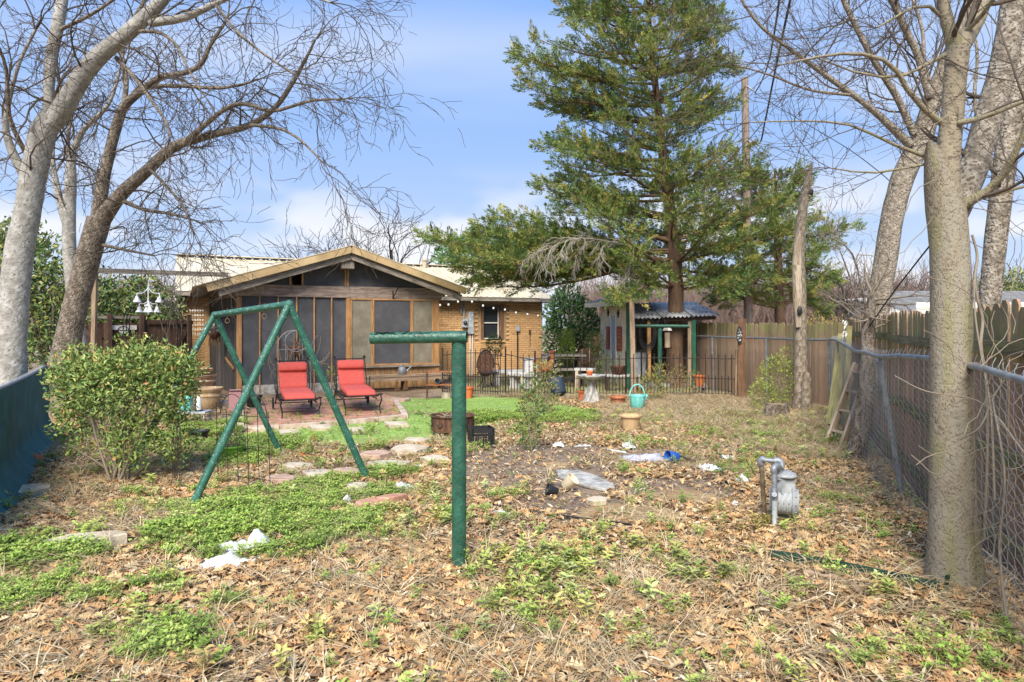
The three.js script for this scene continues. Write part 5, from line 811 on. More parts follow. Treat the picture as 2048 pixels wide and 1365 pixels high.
// ---------- cut clothesline post in front, whole one by the shed ----------
{
  const b = G(918, 1147), d = -b.z, T = thing('clothesline_post', 'green pipe post with one sawn crossarm standing in leaves', 'clothesline post', b);
  const top = P(918, 676, d), R = 14.6 * d / F;
  const ptsP = []; for (let k = 0; k <= 24; k++) { const q = b.clone().lerp(top, k / 24); if (k === 0) q.y -= 0.15; ptsP.push(q); }
  wmesh('upright', tubeG(ptsP, R, 28, { rough: 0.02, seed: 4, cap: true }), M.greenPaint, T);
  const a0 = P(742, 677, d + 0.05), a1 = P(934, 674, d - 0.04), ap = []; for (let k = 0; k <= 14; k++) ap.push(a0.clone().lerp(a1, k / 14));
  const R2 = R * 0.82; const arm = wmesh('crossarm', [tubeG(ap, R2, 26, { cap: false, rough: 0.02, seed: 5 }), tubeG(ap, R2 * 0.86, 20, { cap: false })], M.greenPaint, T);
  { const tb = new TB(), ax = a1.clone().sub(a0).normalize(), n1 = new V3(0, 1, 0), n2 = new V3().crossVectors(ax, n1); for (const e of [a0, a1]) for (let s = 0; s < 24; s++) { const q = (k, r) => e.clone().addScaledVector(n1, Math.cos(k / 24 * 6.283) * r).addScaledVector(n2, Math.sin(k / 24 * 6.283) * r); tb.quad(q(s, R2), q(s + 1, R2), q(s + 1, R2 * 0.86), q(s, R2 * 0.86)); } wmesh('cut_end', tb.geo(), M.rustPipe, arm); }
  { const tb = new TB(), r = rng(9), ax = a1.clone().sub(a0), nrm = new V3(0, 1, 0), n2 = new V3().crossVectors(ax.clone().normalize(), nrm); for (let k = 0; k < 150; k++) { const f = 0.02 + 0.8 * r() * r() + 0.1 * r(), a = (r() - 0.5) * 1.7, o = a0.clone().addScaledVector(ax, f).addScaledVector(nrm, Math.cos(a) * (R2 + 0.002)).addScaledVector(n2, Math.sin(a) * (R2 + 0.002)), s = 0.004 + 0.008 * r(); const e = ax.clone().normalize().multiplyScalar(s * 1.6), w = n2.clone().multiplyScalar(s); tb.quad(o.clone().sub(e), o.clone().add(w), o.clone().add(e), o.clone().sub(w)); } const q = wmesh('rust_flakes', tb.geo(), M.rustPipe, arm); q.userData.kind = 'stuff'; }
  const T2 = thing('clothesline_post', 'whole green T shaped clothesline post near the cedar and shed', 'clothesline post', at(P(1320, 0, 17.6).x, 17.6));
  wmesh('upright', tubeG([new V3(T2.position.x, -0.05, -17.6), P(1320, 652, 17.6)], 0.055, 16), M.greenPaint, T2); wmesh('crossarm', tubeG([P(1268, 652, 17.6), P(1379, 653, 17.5)], 0.045, 14), M.greenPaint, T2);
}
// ---------- red loungers ----------
{
  const T = thing('lounge_chair', 'black iron lounger with red cushion standing nearer the chipped swing frame', 'lounge chair', new V3(), 0, 'red loungers on the patio');
  // local: +z towards the foot end, x across
  const seatH = 0.36, cush = (len, wd, th, nseg, bulge, roll) => { const p = [], uv = [], ix = [], nu = 14, nv = nseg; return { p, uv, ix, nu, nv, len, wd, th }; };
  function pad(path, wd, th) {                              // rounded slab swept along a path in the yz plane
    const N = path.length, S = 20, p = [], uv = [], ix = []; let acc = 0;
    for (let i = 0; i < N; i++) {
      const a = path[Math.max(0, i - 1)], b = path[Math.min(N - 1, i + 1)], tz = b[0] - a[0], ty = b[1] - a[1], L = Math.hypot(tz, ty), nz = -ty / L, ny = tz / L; if (i) acc += Math.hypot(path[i][0] - path[i - 1][0], path[i][1] - path[i - 1][1]);
      const e = Math.min(1, Math.min(i, N - 1 - i) / 2.2), tt = th * (path[i][2] ?? 1) * (0.35 + 0.65 * Math.sqrt(e)), ww = wd * (0.94 + 0.06 * e);
      for (let s = 0; s <= S; s++) { const q = s / S * 6.283, c = Math.cos(q), k = Math.sin(q), x = Math.sign(c) * Math.pow(Math.abs(c), 0.35) * ww / 2, h = Math.sign(k) * Math.pow(Math.abs(k), 0.45) * tt / 2 + (k > 0 ? 0.012 * (fbm(x * 9, acc * 9, 2, 432) - 0.5) : 0); p.push(x, path[i][1] + ny * -h * (ny < 0 ? 1 : -1), path[i][0] + nz * -h * (ny < 0 ? 1 : -1)); uv.push(x + (k > 0 ? 0 : 1), acc); }
    }
    for (let i = 0; i < N - 1; i++) for (let s = 0; s < S; s++) { const a = i * (S + 1) + s; ix.push(a, a + 1, a + S + 1, a + 1, a + S + 2, a + S + 1); }
    for (const [base, flip] of [[0, 1], [(N - 1) * (S + 1), 0]]) for (let s = 1; s < S - 1; s++) flip ? ix.push(base, base + s + 1, base + s) : ix.push(base, base + s, base + s + 1);
    const g = new THREE.BufferGeometry(); g.setAttribute('position', new THREE.Float32BufferAttribute(p, 3)); g.setAttribute('uv', new THREE.Float32BufferAttribute(uv, 2)); g.setIndex(ix); g.computeVertexNormals(); return g;
  }
  const seat = []; for (let i = 0; i <= 22; i++) { const t = i / 22; seat.push([lerp(-0.42, 0.78, t), 0.40 + 0.012 * Math.sin(t * 6) - (t > 0.8 ? Math.pow((t - 0.8) / 0.2, 2) * 0.05 : 0)]); }
  mesh('seat_cushion', pad(seat, 0.56, 0.115), M.red, T);
  const back = []; for (let i = 0; i <= 18; i++) { const t = i / 18; back.push([lerp(-0.42, -0.72, t), lerp(0.43, 0.86, t), t > 0.6 && t < 0.67 ? 0.62 : 1]); }
  const bk = mesh('back_cushion', pad(back, 0.54, 0.10), M.red, T);
  const hr = []; for (let i = 0; i <= 10; i++) { const t = i / 10; hr.push([lerp(-0.63, -0.735, t) + 0.035 * Math.sin(t * Math.PI) + 0.02, lerp(0.76, 0.93, t) + 0.01 * Math.sin(t * Math.PI)]); }
  mesh('head_roll', pad(hr, 0.55, 0.12), M.red, bk);
  const I = M.iron, tube = (pts, r = 0.013) => tubeG(pts.map(p => new V3(...p)), r, 8);
  for (const s of [-1, 1]) {
    const x = s * 0.31;
    mesh('side_rail', [tube([[x, 0.33, -0.9], [x, 0.33, 0.8]]), tube([[x, 0.25, -0.75], [x, 0.25, 0.65]], 0.009)], I, T);
    const scr = []; for (let k = 0; k < 7; k++) { const z = -0.65 + k * 0.2; const q = []; for (let a = 0; a <= 12; a++) q.push([x, 0.29 + 0.035 * Math.cos(a / 12 * 6.28), z + 0.05 * Math.sin(a / 12 * 6.28)]); scr.push(tube(q, 0.005)); } mesh('scrollwork', scr, I, T);
    const f = mesh('front_leg', tubeG(spline([[x, 0.33, 0.72], [x * 1.1, 0.36, 0.82], [x * 1.14, 0.27, 0.88], [x * 1.03, 0.12, 0.86], [x * 1.06, 0.0, 0.93]].map(p => new V3(...p)), 14), 0.014, 8), I, T);
    mesh('foot_cap', tr(new THREE.CylinderGeometry(0.045, 0.045, 0.02, 12), x * 1.12, 0.36, 0.83), I, f);
    mesh('rear_leg', tube([[x, 0.33, -0.62], [x * 1.05, 0.12, -0.72]], 0.014), I, T);
    const wh = new THREE.TorusGeometry(0.11, 0.013, 8, 24); wh.rotateY(Math.PI / 2); wh.translate(x * 1.2, 0.125, -0.72); const sp = []; for (let a = 0; a < 6; a++) { const q = a / 6 * 6.28; sp.push(tube([[x * 1.2, 0.125, -0.72], [x * 1.2, 0.125 + 0.11 * Math.cos(q), -0.72 + 0.11 * Math.sin(q)]], 0.005)); } mesh('wheel', [wh, ...sp], I, T);
    const up = mesh('back_post', tube([[x, 0.33, -0.42], [x, 0.62, -0.58], [x, 1.0, -0.80]]), I, T); mesh('finial', [new THREE.SphereGeometry(0.028, 10, 8).translate(x, 1.015, -0.81), tube([[x * 0.92, 0.98, -0.79], [x * 1.1, 1.0, -0.8]], 0.012)], I, up);
    mesh('arm_lever', tube([[x * 1.06, 0.33, -0.3], [x * 1.14, 0.47, -0.42], [x * 1.18, 0.62, -0.46]], 0.014), I, T);
  }
  mesh('cross_bar', [tube([[-0.31, 0.33, 0.8], [0.31, 0.33, 0.8]]), tube([[-0.32, 0.13, 0.865], [0.32, 0.13, 0.865]], 0.011), tube([[-0.31, 0.33, -0.42], [0.31, 0.33, -0.42]]), tube([[-0.31, 0.97, -0.785], [0.31, 0.97, -0.785]], 0.011), tube([[-0.37, 0.125, -0.72], [0.37, 0.125, -0.72]], 0.009)], I, T);
  const sl = []; for (let k = 0; k < 6; k++) sl.push(tube([[-0.31, 0.335, -0.3 + k * 0.2], [0.31, 0.335, -0.3 + k * 0.2]], 0.007)); mesh('seat_slat', sl, I, T).userData.kind = 'stuff';
  mesh('label_tag', [boxG(0.004, 0.05, 0.05).translate(-0.285, 0.6, -0.53), boxG(0.004, 0.05, 0.04).translate(-0.285, 0.52, -0.49)], M.white, T);
  const place = (o, fx, fd, bx, bd) => { const f = new V3(fx, 0, -fd), b = new V3(bx, 0, -bd), c = f.clone().lerp(b, 0.5), dir = f.clone().sub(b); o.rotation.y = Math.atan2(dir.x, dir.z); c.y = gh(c.x, c.z) + 0.02; o.position.copy(c); };
  place(T, -3.86, 12.45, -4.52, 14.0);
  const T2 = dup(T, new V3(), 0, 'black iron lounger with red cushion standing nearer the wooden bench'); place(T2, -2.84, 12.95, -3.46, 14.5);
}
// ---------- black picket fence across the yard ----------
{
  const pts = [[885, 17.4], [1011, 16.4], [1070, 16.35], [1252, 16.2], [1283, 16.2], [1490, 15.9]].map(([px, d]) => [(px - CX) * d / F, d]);
  function run(a, b, label, top, lowEvery, name = 'iron_fence', cat = 'fence') {
    const W = frame(a, b), T = thing(name, label, cat, at(...a)), y = (s) => { const q = W.pt(s, 0); return gh(q.x, q.z); };
    const n = Math.round(W.L / 0.152), thin = [], pg = tubeG([new V3(0, 0, 0), new V3(0, 1, 0)], 0.008, 5), hs = {};
    for (let k = 0; k <= n; k++) { const s = W.L * k / n, post = k === 0 || k === n; const h = Math.round((top(s / W.L) + (post ? 0.05 : 0)) * 50) / 50, r = post ? 0.022 : 0.0115; const key = h + '_' + post; hs[key] ||= tubeG([new V3(0, -0.05, 0), new V3(0, h, 0)], r, 6); const o = mesh(post ? 'post' : 'picket', hs[key], M.ironBrown, T); const q = W.pt(s, y(s)); o.position.copy(T.worldToLocal(q)); if (post) mesh('ball_cap', new THREE.SphereGeometry(0.026, 8, 6).translate(0, h + 0.015, 0), M.ironBrown, o);
      if (k < n) { const g = tubeG([W.pt(s + W.L / n / 2, y(s)), W.pt(s + W.L / n / 2, y(s) + 0.5)], 0.0105, 5); thin.push(g); } }
    wmesh('short_picket', thin, M.ironBrown, T).userData.kind = 'stuff';
    const rl = f => { const q = []; for (let k = 0; k <= 12; k++) { const s = W.L * k / 12; q.push(W.pt(s, y(s) + f(k / 12))); } return tubeG(q, 0.011, 6); };
    wmesh('rail', rl(t => top(t) - 0.1), M.ironBrown, T); wmesh('rail', rl(() => 0.43), M.ironBrown, T); wmesh('rail', rl(() => 0.08), M.ironBrown, T);
  }
  run(pts[0], pts[1], 'black iron picket fence panel between the patio room and low gate', t => 1.03 + 0.08 * Math.sin(t * Math.PI), 1);
  run(pts[1], pts[2], 'narrow black iron gate with a sloping top beside the dark tub', t => 1.08 - 0.13 * t, 1, 'iron_gate', 'gate');
  run(pts[2], pts[3], 'black iron picket fence panel behind the stone bird bath', t => 0.99, 1);
  run(pts[3], pts[4], 'short black iron fence panel beside the tall wooden porch post', t => 1.0, 1);
  run(pts[4], pts[5], 'black iron picket fence panel in front of the cedar trunk', t => 1.0, 1);
}
// ---------- pots, tubs and garden things ----------
function pot(name, label, cat, px, py, prof, m, { seg = 22, soil = true, pos = null, group } = {}) {
  const T = thing(name, label, cat, pos || G(px, py), 0, group); T.position.y -= 0.006; const R = prof[prof.length - 1][0], H = prof[prof.length - 1][1];
  const inner = [...prof].reverse().map(([r, y]) => [Math.max(0.002, r - 0.012), Math.max(0.02, y)]).filter(([r, y], i) => i === 0 || y > H * 0.5);
  mesh('body', latheG([[0.001, 0], ...prof, ...inner, [0.001, H * 0.72]], seg), m, T); if (soil) mesh('soil', latheG([[0.001, H * 0.8 + 0.01], [R * 0.86, H * 0.8]], 16), M.soilPot, T); return T;
}
const rim = (r0, r1, h, lip = 0.018, lh = 0.04) => [[r0, 0], [r0, 0.004], [lerp(r0, r1, 0.85), h - lh], [r1 + lip * 0.2, h - lh], [r1 + lip, h - lh + 0.006], [r1 + lip, h - 0.006], [r1 + lip * 0.6, h]];
pot('planter', 'tan plastic planter standing alone in dry straw below the turquoise pail', 'planter', 1261, 863, rim(0.115, 0.165, 0.27), M.tanPot);
pot('planter', 'wide tan urn planter with raised garland band by the side wall', 'planter', 415, 818, [[0.14, 0], [0.16, 0.03], [0.15, 0.05], [0.2, 0.08], [0.24, 0.2], [0.245, 0.28], [0.265, 0.29], [0.265, 0.31], [0.25, 0.32], [0.25, 0.38], [0.3, 0.42], [0.3, 0.46]], M.tanPot);
pot('urn', 'peach clay urn with stacked flared rims behind the tan planter', 'urn', 402, 800, [[0.2, 0], [0.22, 0.05], [0.16, 0.1], [0.22, 0.28], [0.26, 0.4], [0.33, 0.44], [0.33, 0.47], [0.27, 0.49], [0.27, 0.52], [0.34, 0.56], [0.34, 0.6]], M.peachPot);
pot('urn', 'topmost shallow peach clay bowl on the stacked urns', 'bowl', 0, 0, [[0.16, 0], [0.24, 0.04], [0.29, 0.1], [0.29, 0.13]], M.peachPot, { pos: G(402, 800).add(new V3(-0.06, 0.602, -0.05)) });
pot('flower_pot', 'small black nursery pot with ribs below the leafy hedge', 'pot', 398, 886, [[0.085, 0], [0.125, 0.17], [0.145, 0.175], [0.145, 0.2]], M.black);
pot('tub', 'lime green plastic tub full of weeds near the swing frame', 'tub', 461, 922, [[0.13, 0], [0.155, 0.16], [0.172, 0.165], [0.172, 0.19]], M.limePlastic);
pot('flower_pot', 'black plastic pot against the dark mesh beside the loungers', 'pot', 507, 812, [[0.13, 0], [0.16, 0.2], [0.175, 0.21], [0.175, 0.24]], M.black);
pot('bucket', 'orange bucket standing behind the green sawn post', 'bucket', 936, 796, rim(0.1, 0.125, 0.26, 0.012, 0.05), M.orange);
pot('flower_pot', 'wide terracotta bowl pot beside the turquoise pail', 'pot', 1236, 810, rim(0.11, 0.17, 0.2), M.terracotta);
pot('flower_pot', 'terracotta pot tucked beside the bird bath pedestal', 'pot', 1168, 803, rim(0.1, 0.13, 0.24), M.orange);
pot('flower_pot', 'orange pot on the ground behind iron pickets at the cedar base', 'pot', 0, 0, rim(0.1, 0.14, 0.26), M.orange, { pos: at(P(1399, 0, 17).x, 17).add(new V3(0, 0.2, 0)) }); 
{ const b = at(P(1399, 0, 17).x, 17), o = mesh('pot_stand', [boxG(0.34, 0.04, 0.34).translate(0, 0.175, 0), boxG(0.06, 0.16, 0.3).translate(-0.12, 0.075, 0), boxG(0.06, 0.16, 0.3).translate(0.12, 0.075, 0)], M.greyBoard); o.position.copy(b); tag(o, 'low grey plank stand beneath the orange pot by the cedar', 'stand'); }
{ // bird bath with a small pot in its bowl
  const T = thing('bird_bath', 'weathered stone bird bath on a root shaped pedestal', 'bird bath', G(1182, 806));
  mesh('pedestal', [latheG([[0.2, 0], [0.19, 0.04], [0.13, 0.1], [0.09, 0.25], [0.085, 0.4], [0.13, 0.5]], 18), ...[0, 1, 2, 3].map(k => tubeG(spline([new V3(0, 0.45, 0.02), new V3(0.1 * Math.cos(k * 1.7), 0.25, 0.1 * Math.sin(k * 1.7)), new V3(0.16 * Math.cos(k * 1.7 + 0.4), 0.02, 0.16 * Math.sin(k * 1.7 + 0.4))], 8), [0.03, 0.035, 0.035, 0.04, 0.04, 0.045, 0.045, 0.05, 0.05], 8))], M.oldConcrete, T);
  mesh('bowl', latheG([[0.1, 0.5], [0.27, 0.545], [0.31, 0.6], [0.3, 0.62], [0.25, 0.59], [0.02, 0.565]], 28), M.oldConcrete, T);
  pot('flower_pot', 'tiny terracotta pot standing in the bird bath bowl', 'pot', 0, 0, [[0.05, 0], [0.07, 0.1], [0.075, 0.1], [0.075, 0.13]], M.orange, { pos: G(1182, 806).add(new V3(-0.03, 0.585, 0.02)) });
}
{ // turquoise pail with hoop handle
  const T = thing('pail', 'turquoise pail with tall hoop handle and pale base', 'pail', G(1275, 822)), b = mesh('body', latheG([[0.001, 0], [0.125, 0], [0.155, 0.28], [0.165, 0.285], [0.165, 0.305], [0.15, 0.3], [0.12, 0.03], [0.001, 0.03]], 24), M.turquoise, T);
  mesh('base_band', latheG([[0.127, 0.004], [0.131, 0.05], [0.128, 0.052]], 24), M.tanPot, b); const h = []; for (let k = 0; k <= 16; k++) { const a = k / 16 * Math.PI; h.push(new V3(Math.cos(a) * 0.15, 0.27 + Math.sin(a) * 0.24, -0.03)); } mesh('handle', tubeG(h, 0.013, 8), M.turquoise, T); mesh('spout', tubeG([new V3(0.13, 0.2, 0), new V3(0.2, 0.31, 0)], [0.03, 0.022], 10), M.turquoise, T);
}
{ // milk crate
  const b = G(962, 893), T = thing('milk_crate', 'black plastic lattice milk crate beside the rusty fire pit', 'crate', b, 0.25), w = 0.31, h = 0.27, parts = [];
  const lat = (f) => { const gs = []; gs.push(f(0, h - 0.03, w, 0.06), f(0, 0.02, w, 0.04)); for (let k = 0; k < 2; k++) gs.push(f((k ? 1 : -1) * (w / 2 - 0.012), h / 2, 0.024, h)); for (let k = -3; k <= 3; k++) gs.push(f(k * 0.036, h * 0.36, 0.008, h * 0.5)); for (let k = 0; k < 5; k++) gs.push(f(0, 0.06 + k * 0.03, w - 0.03, 0.008)); gs.push(f(0, h * 0.68, w, 0.03)); return gs; };
  for (const s of [-1, 1]) { mesh('side', lat((x, y, a, c) => boxG(a, c, 0.012).translate(x, y, s * w / 2)), M.black, T); mesh('side', lat((x, y, a, c) => boxG(0.0118, c, a * 0.99).translate(s * w / 2, y, x)), M.black, T); }
  mesh('bottom', boxG(w - 0.02, 0.012, w - 0.02).translate(0, 0.012, 0), M.black, T);
}
{ // rusty fire pit with sticks
  const T = thing('fire_pit', 'rusty round steel fire pit filled with twigs', 'fire pit', G(905, 868)), R = 0.33, H = 0.3, prof = [[R * 0.96, 0.06], [R, 0.1], [R, H - 0.02], [R + 0.025, H - 0.01], [R + 0.025, H + 0.004], [R - 0.02, H], [R - 0.02, 0.1], [0.01, 0.09]];
  mesh('drum', latheG(prof, 36), M.rust, T); for (let k = 0; k < 3; k++) { const a = k / 3 * 6.28 + 0.5; mesh('foot', tubeG([new V3(Math.cos(a) * R * 0.9, 0.1, Math.sin(a) * R * 0.9), new V3(Math.cos(a) * R, -0.02, Math.sin(a) * R)], 0.018, 6), M.iron, T); }
  for (let k = 0; k < 9; k++) { const a = k / 9 * 6.283, g = new THREE.TorusGeometry(0.045, 0.008, 6, 14, 4.4); g.rotateZ(k); g.rotateY(Math.PI / 2 - a); g.translate(Math.cos(a) * (R + 0.004), 0.18, Math.sin(a) * (R + 0.004)); mesh('scroll_cutout', g, M.black, T); }
  const r = rng(12), tb = new TB(); for (let k = 0; k < 46; k++) { const a = r() * 6.28, q = r() * 0.25, p = new V3(Math.cos(a) * q, 0.2 + r() * 0.1, Math.sin(a) * q), e = p.clone().add(new V3((r() - 0.5) * 0.4, (r() - 0.3) * 0.16, (r() - 0.5) * 0.4)); if (Math.hypot(e.x, e.z) > 0.3) continue; tb.tube([p, p.clone().lerp(e, 0.5).add(new V3(0, 0.02, 0)), e], [0.008, 0.007, 0.004], 4); } const o = mesh('twigs', tb.geo(), M.twigPale, T); o.userData.kind = 'stuff';
}
{ // toppled dark tub, white cup and black pot on the soil, blue bucket
  const T = thing('tub', 'dark blue plastic tub tipped over beside the iron gate', 'tub', G(1121, 797)); const o = mesh('body', latheG([[0.001, 0], [0.15, 0], [0.21, 0.34], [0.225, 0.345], [0.22, 0.36], [0.19, 0.33], [0.14, 0.03], [0.001, 0.03]], 24), M.navyTub, T); o.rotation.set(-0.5, 0, 0.35); o.position.y = 0.09;
  const C = thing('white_bucket', 'small dirty white bucket lying tipped on the dark soil', 'bucket', G(1130, 985)); const c = mesh('body', latheG([[0.001, 0], [0.05, 0], [0.068, 0.12], [0.074, 0.122], [0.072, 0.13], [0.06, 0.12], [0.045, 0.01], [0.001, 0.01]], 20), M.tanPot, C); c.material = M.cream; c.rotation.set(0.6, 0.3, -0.75); c.position.set(0, 0.05, 0);
  const K = thing('black_pot', 'small black plastic pot lying below the tipped white bucket', 'pot', G(1115, 997)); const k = mesh('body', latheG([[0.001, 0], [0.04, 0], [0.055, 0.1], [0.058, 0.11], [0.05, 0.1], [0.036, 0.01], [0.001, 0.01]], 18), M.black, K); k.rotation.set(0.3, 0, 1.2); k.position.y = 0.045;
  const B = thing('blue_bucket', 'blue plastic bucket lying on its side among trash', 'bucket', G(1342, 928)); const b = mesh('body', latheG([[0.001, 0], [0.075, 0], [0.095, 0.17], [0.1, 0.17], [0.1, 0.185], [0.085, 0.17], [0.065, 0.01], [0.001, 0.01]], 22), M.blue, B); b.rotation.set(0, 0.35, 1.45); b.scale.setScalar(0.78); b.position.set(0.08, 0.068, 0); mesh('handle', tubeG(spline([new V3(0.1, 0.1, 0.05), new V3(0.22, 0.05, 0.08), new V3(0.3, 0.03, 0.02)], 8), 0.012, 6), M.black, B);
}
// crumpled trash and rags
function crumple(name, label, cat, px, py, w, d, h, seed, m, ry = 0) {
  const N = 22, g = new THREE.PlaneGeometry(w, d, N, N); g.rotateX(-Math.PI / 2); const p = g.attributes.position, uv = g.attributes.uv, c0 = G(px, py);
  for (let i = 0; i < p.count; i++) { const x = p.getX(i), z = p.getZ(i), u = x / w * 2, v = z / d * 2, n = fbm(u * 2.2 + seed, v * 2.2, 4, 440), e = fbm(u * 1.3 + seed * 3, v * 1.3 + 4, 2, 441), k = Math.max(Math.abs(u), Math.abs(v)); const sh = 0.72 + 0.5 * fbm(Math.atan2(v, u) * 1.5 + seed, 2, 2, 442); p.setXYZ(i, x * sh + 0.1 * w * (e - 0.5), 0.006 + h * Math.pow(Math.abs(n - 0.42) * 2.2, 0.8) * (1 - 0.75 * k * k), z * sh); uv.setXY(i, x, z); }
  g.computeVertexNormals(); const o = mesh(name, g, m); clear(c0, Math.min(w, d) * 0.5); o.position.copy(c0); o.rotation.y = ry; tag(o, label, cat); return o;
}
crumple('white_cloth', 'long crumpled white cloth lying where weeds meet leaves', 'cloth', 443, 1136, 0.32, 0.66, 0.09, 1, M.white, -0.75); crumple('white_cloth', 'torn white plastic sheet propped in green weeds', 'cloth', 486, 1104, 0.36, 0.4, 0.17, 2, M.white, 0.3);
crumple('white_rag', 'small white rag beside the broken red paver slab', 'rag', 690, 1012, 0.13, 0.2, 0.1, 3, M.white); crumple('white_rag', 'crumpled white paper on leaves behind the red brick lump', 'paper', 808, 986, 0.26, 0.28, 0.1, 4, M.white, 0.4);
crumple('white_rag', 'pale paper scrap near the sandstone path', 'paper', 840, 940, 0.2, 0.1, 0.06, 5, M.white, 0.5); crumple('plastic_bag', 'white bag with red print on the sandy soil', 'bag', 1418, 944, 0.22, 0.34, 0.12, 6, M.white); crumple('white_rag', 'white paper scrap on the soil below the milk crate', 'paper', 1116, 893, 0.16, 0.2, 0.12, 7, M.white);
crumple('plastic_sheet', 'crinkled pale plastic sheet beside the blue bucket', 'plastic', 1285, 922, 0.62, 0.5, 0.12, 8, mat([0.52, 0.53, 0.62], 0.25), 0.2); crumple('white_rag', 'white scrap standing near the gas meter', 'paper', 1483, 972, 0.1, 0.16, 0.14, 9, M.white); crumple('white_rag', 'white wad on the orange leaves by the gas meter', 'paper', 1472, 1021, 0.12, 0.1, 0.08, 10, M.white);
crumple('white_rag', 'flattened white wrapper at the end of the black edging', 'paper', 1268, 1062, 0.16, 0.05, 0.02, 11, M.white, -0.2); crumple('white_rag', 'crumpled white wrapper by the foot of the sawn post', 'paper', 1002, 1036, 0.2, 0.14, 0.05, 12, M.white); crumple('white_rag', 'bright white scrap between the dark soil and plastic sheet', 'paper', 1258, 896, 0.16, 0.22, 0.16, 13, M.white); crumple('white_rag', 'white plastic strip on the sandy soil past the blue bucket', 'plastic', 1452, 920, 0.2, 0.2, 0.08, 14, M.white); crumple('white_rag', 'flat white strip lying on the dark soil mound', 'paper', 1160, 891, 0.3, 0.1, 0.03, 15, M.white, 0.2); crumple('shoe_rag', 'cream cloth bundle lying on the teal shade mesh', 'cloth', 84, 876, 0.2, 0.14, 0.14, 16, M.cream);
{ const o = mesh('white_pipe', tubeG([G(1215, 903).add(new V3(0, 0.03, 0)), G(1252, 912).add(new V3(0, 0.04, 0))], 0.012, 8), M.white); tag(o, 'thin white plastic pipe stuck out of the leaves', 'pipe'); const q = mesh('metal_stake', tubeG([G(1268, 905).add(new V3(0, 0.01, 0)), G(1268, 905).add(new V3(-0.06, 0.24, 0))], 0.006, 6), M.greyPaint); tag(q, 'short grey stake standing by the plastic sheet', 'stake'); }
{ // strips of lawn edging
  const strip = (pts, h, label, m) => { const p = spline(pts.map(([x, y]) => G(x, y)), 40), tb = new TB(); for (let i = 0; i < 40; i++) { const a = p[i], b = p[i + 1], u = v => { const q = v.clone(); q.y = gh(v.x, v.z) + h; return q; }, dn = v => { const q = v.clone(); q.y = gh(v.x, v.z) - 0.05; return q; }, o = new V3(0, 0, -0.008); tb.quad(dn(a), dn(b), u(b), u(a)); tb.quad(dn(a).add(o), dn(b).add(o), u(b).add(o), u(a).add(o)); tb.quad(u(a), u(b), u(b).add(o), u(a).add(o)); } p.forEach(q => clear({ x: q.x, z: q.z + 0.02 }, 0.045)); const r = mesh('lawn_edging', tb.geo(), m); tag(r, label, 'edging'); };
  strip([[985, 1022], [1060, 1036], [1130, 1046], [1210, 1056], [1265, 1066]], 0.035, 'thin black edging strip curving along the sandy soil', M.black);
  strip([[1540, 1128], [1620, 1140], [1700, 1155], [1780, 1172], [1880, 1194]], 0.075, 'dark green metal edging strip running up to the thick grey tree', M.edgeGreen);
  strip([[1893, 1192], [1906, 1188]], 0.11, 'short upright end of green edging against the tree base', M.edgeGreen);
}
{ const p = spline([G(1610, 1160).add(new V3(0, 0.03, 0)), G(1650, 1172).add(new V3(0, 0.045, 0)), G(1690, 1180).add(new V3(0, 0.04, 0)), G(1722, 1198).add(new V3(0, 0.02, 0))], 16), o = mesh('fallen_branch', tubeG(p, p.map((_, i) => 0.018 + 0.008 * Math.sin(i)), 10, { rough: 0.15 }), M.post); p.forEach(q => clear(q, 0.06)); tag(o, 'pale peeled branch lying below the green edging', 'branch'); }
{ // stumps
  const r = rng(15); [[1545, 840, 0.14, 0.26, 'left cut log standing by the snag foot', 0.1], [1566, 838, 0.12, 0.24, 'rounder cut log touching the snag foot', -0.15]].forEach(([x, y, R, h, l, t], i) => { const T = thing('log', i ? 'smaller upright cut log leaning at the foot of the snag' : 'larger upright cut log next to the foot of the snag', 'log', G(x, y)); const g = tubeG([new V3(0, -0.05, 0), new V3(0, h * 0.5, 0), new V3(t * 0.2, h, 0)], [R * 1.05, R, R * 0.95], 18, { rough: 0.14, seed: i + 30 }); mesh('bark', g, M.barkBrown, T); mesh('cut_face', tr(new THREE.CylinderGeometry(R * 0.85, R * 0.85, 0.012, 18), t * 0.2, h + 0.004, 0), M.post, T); });
}
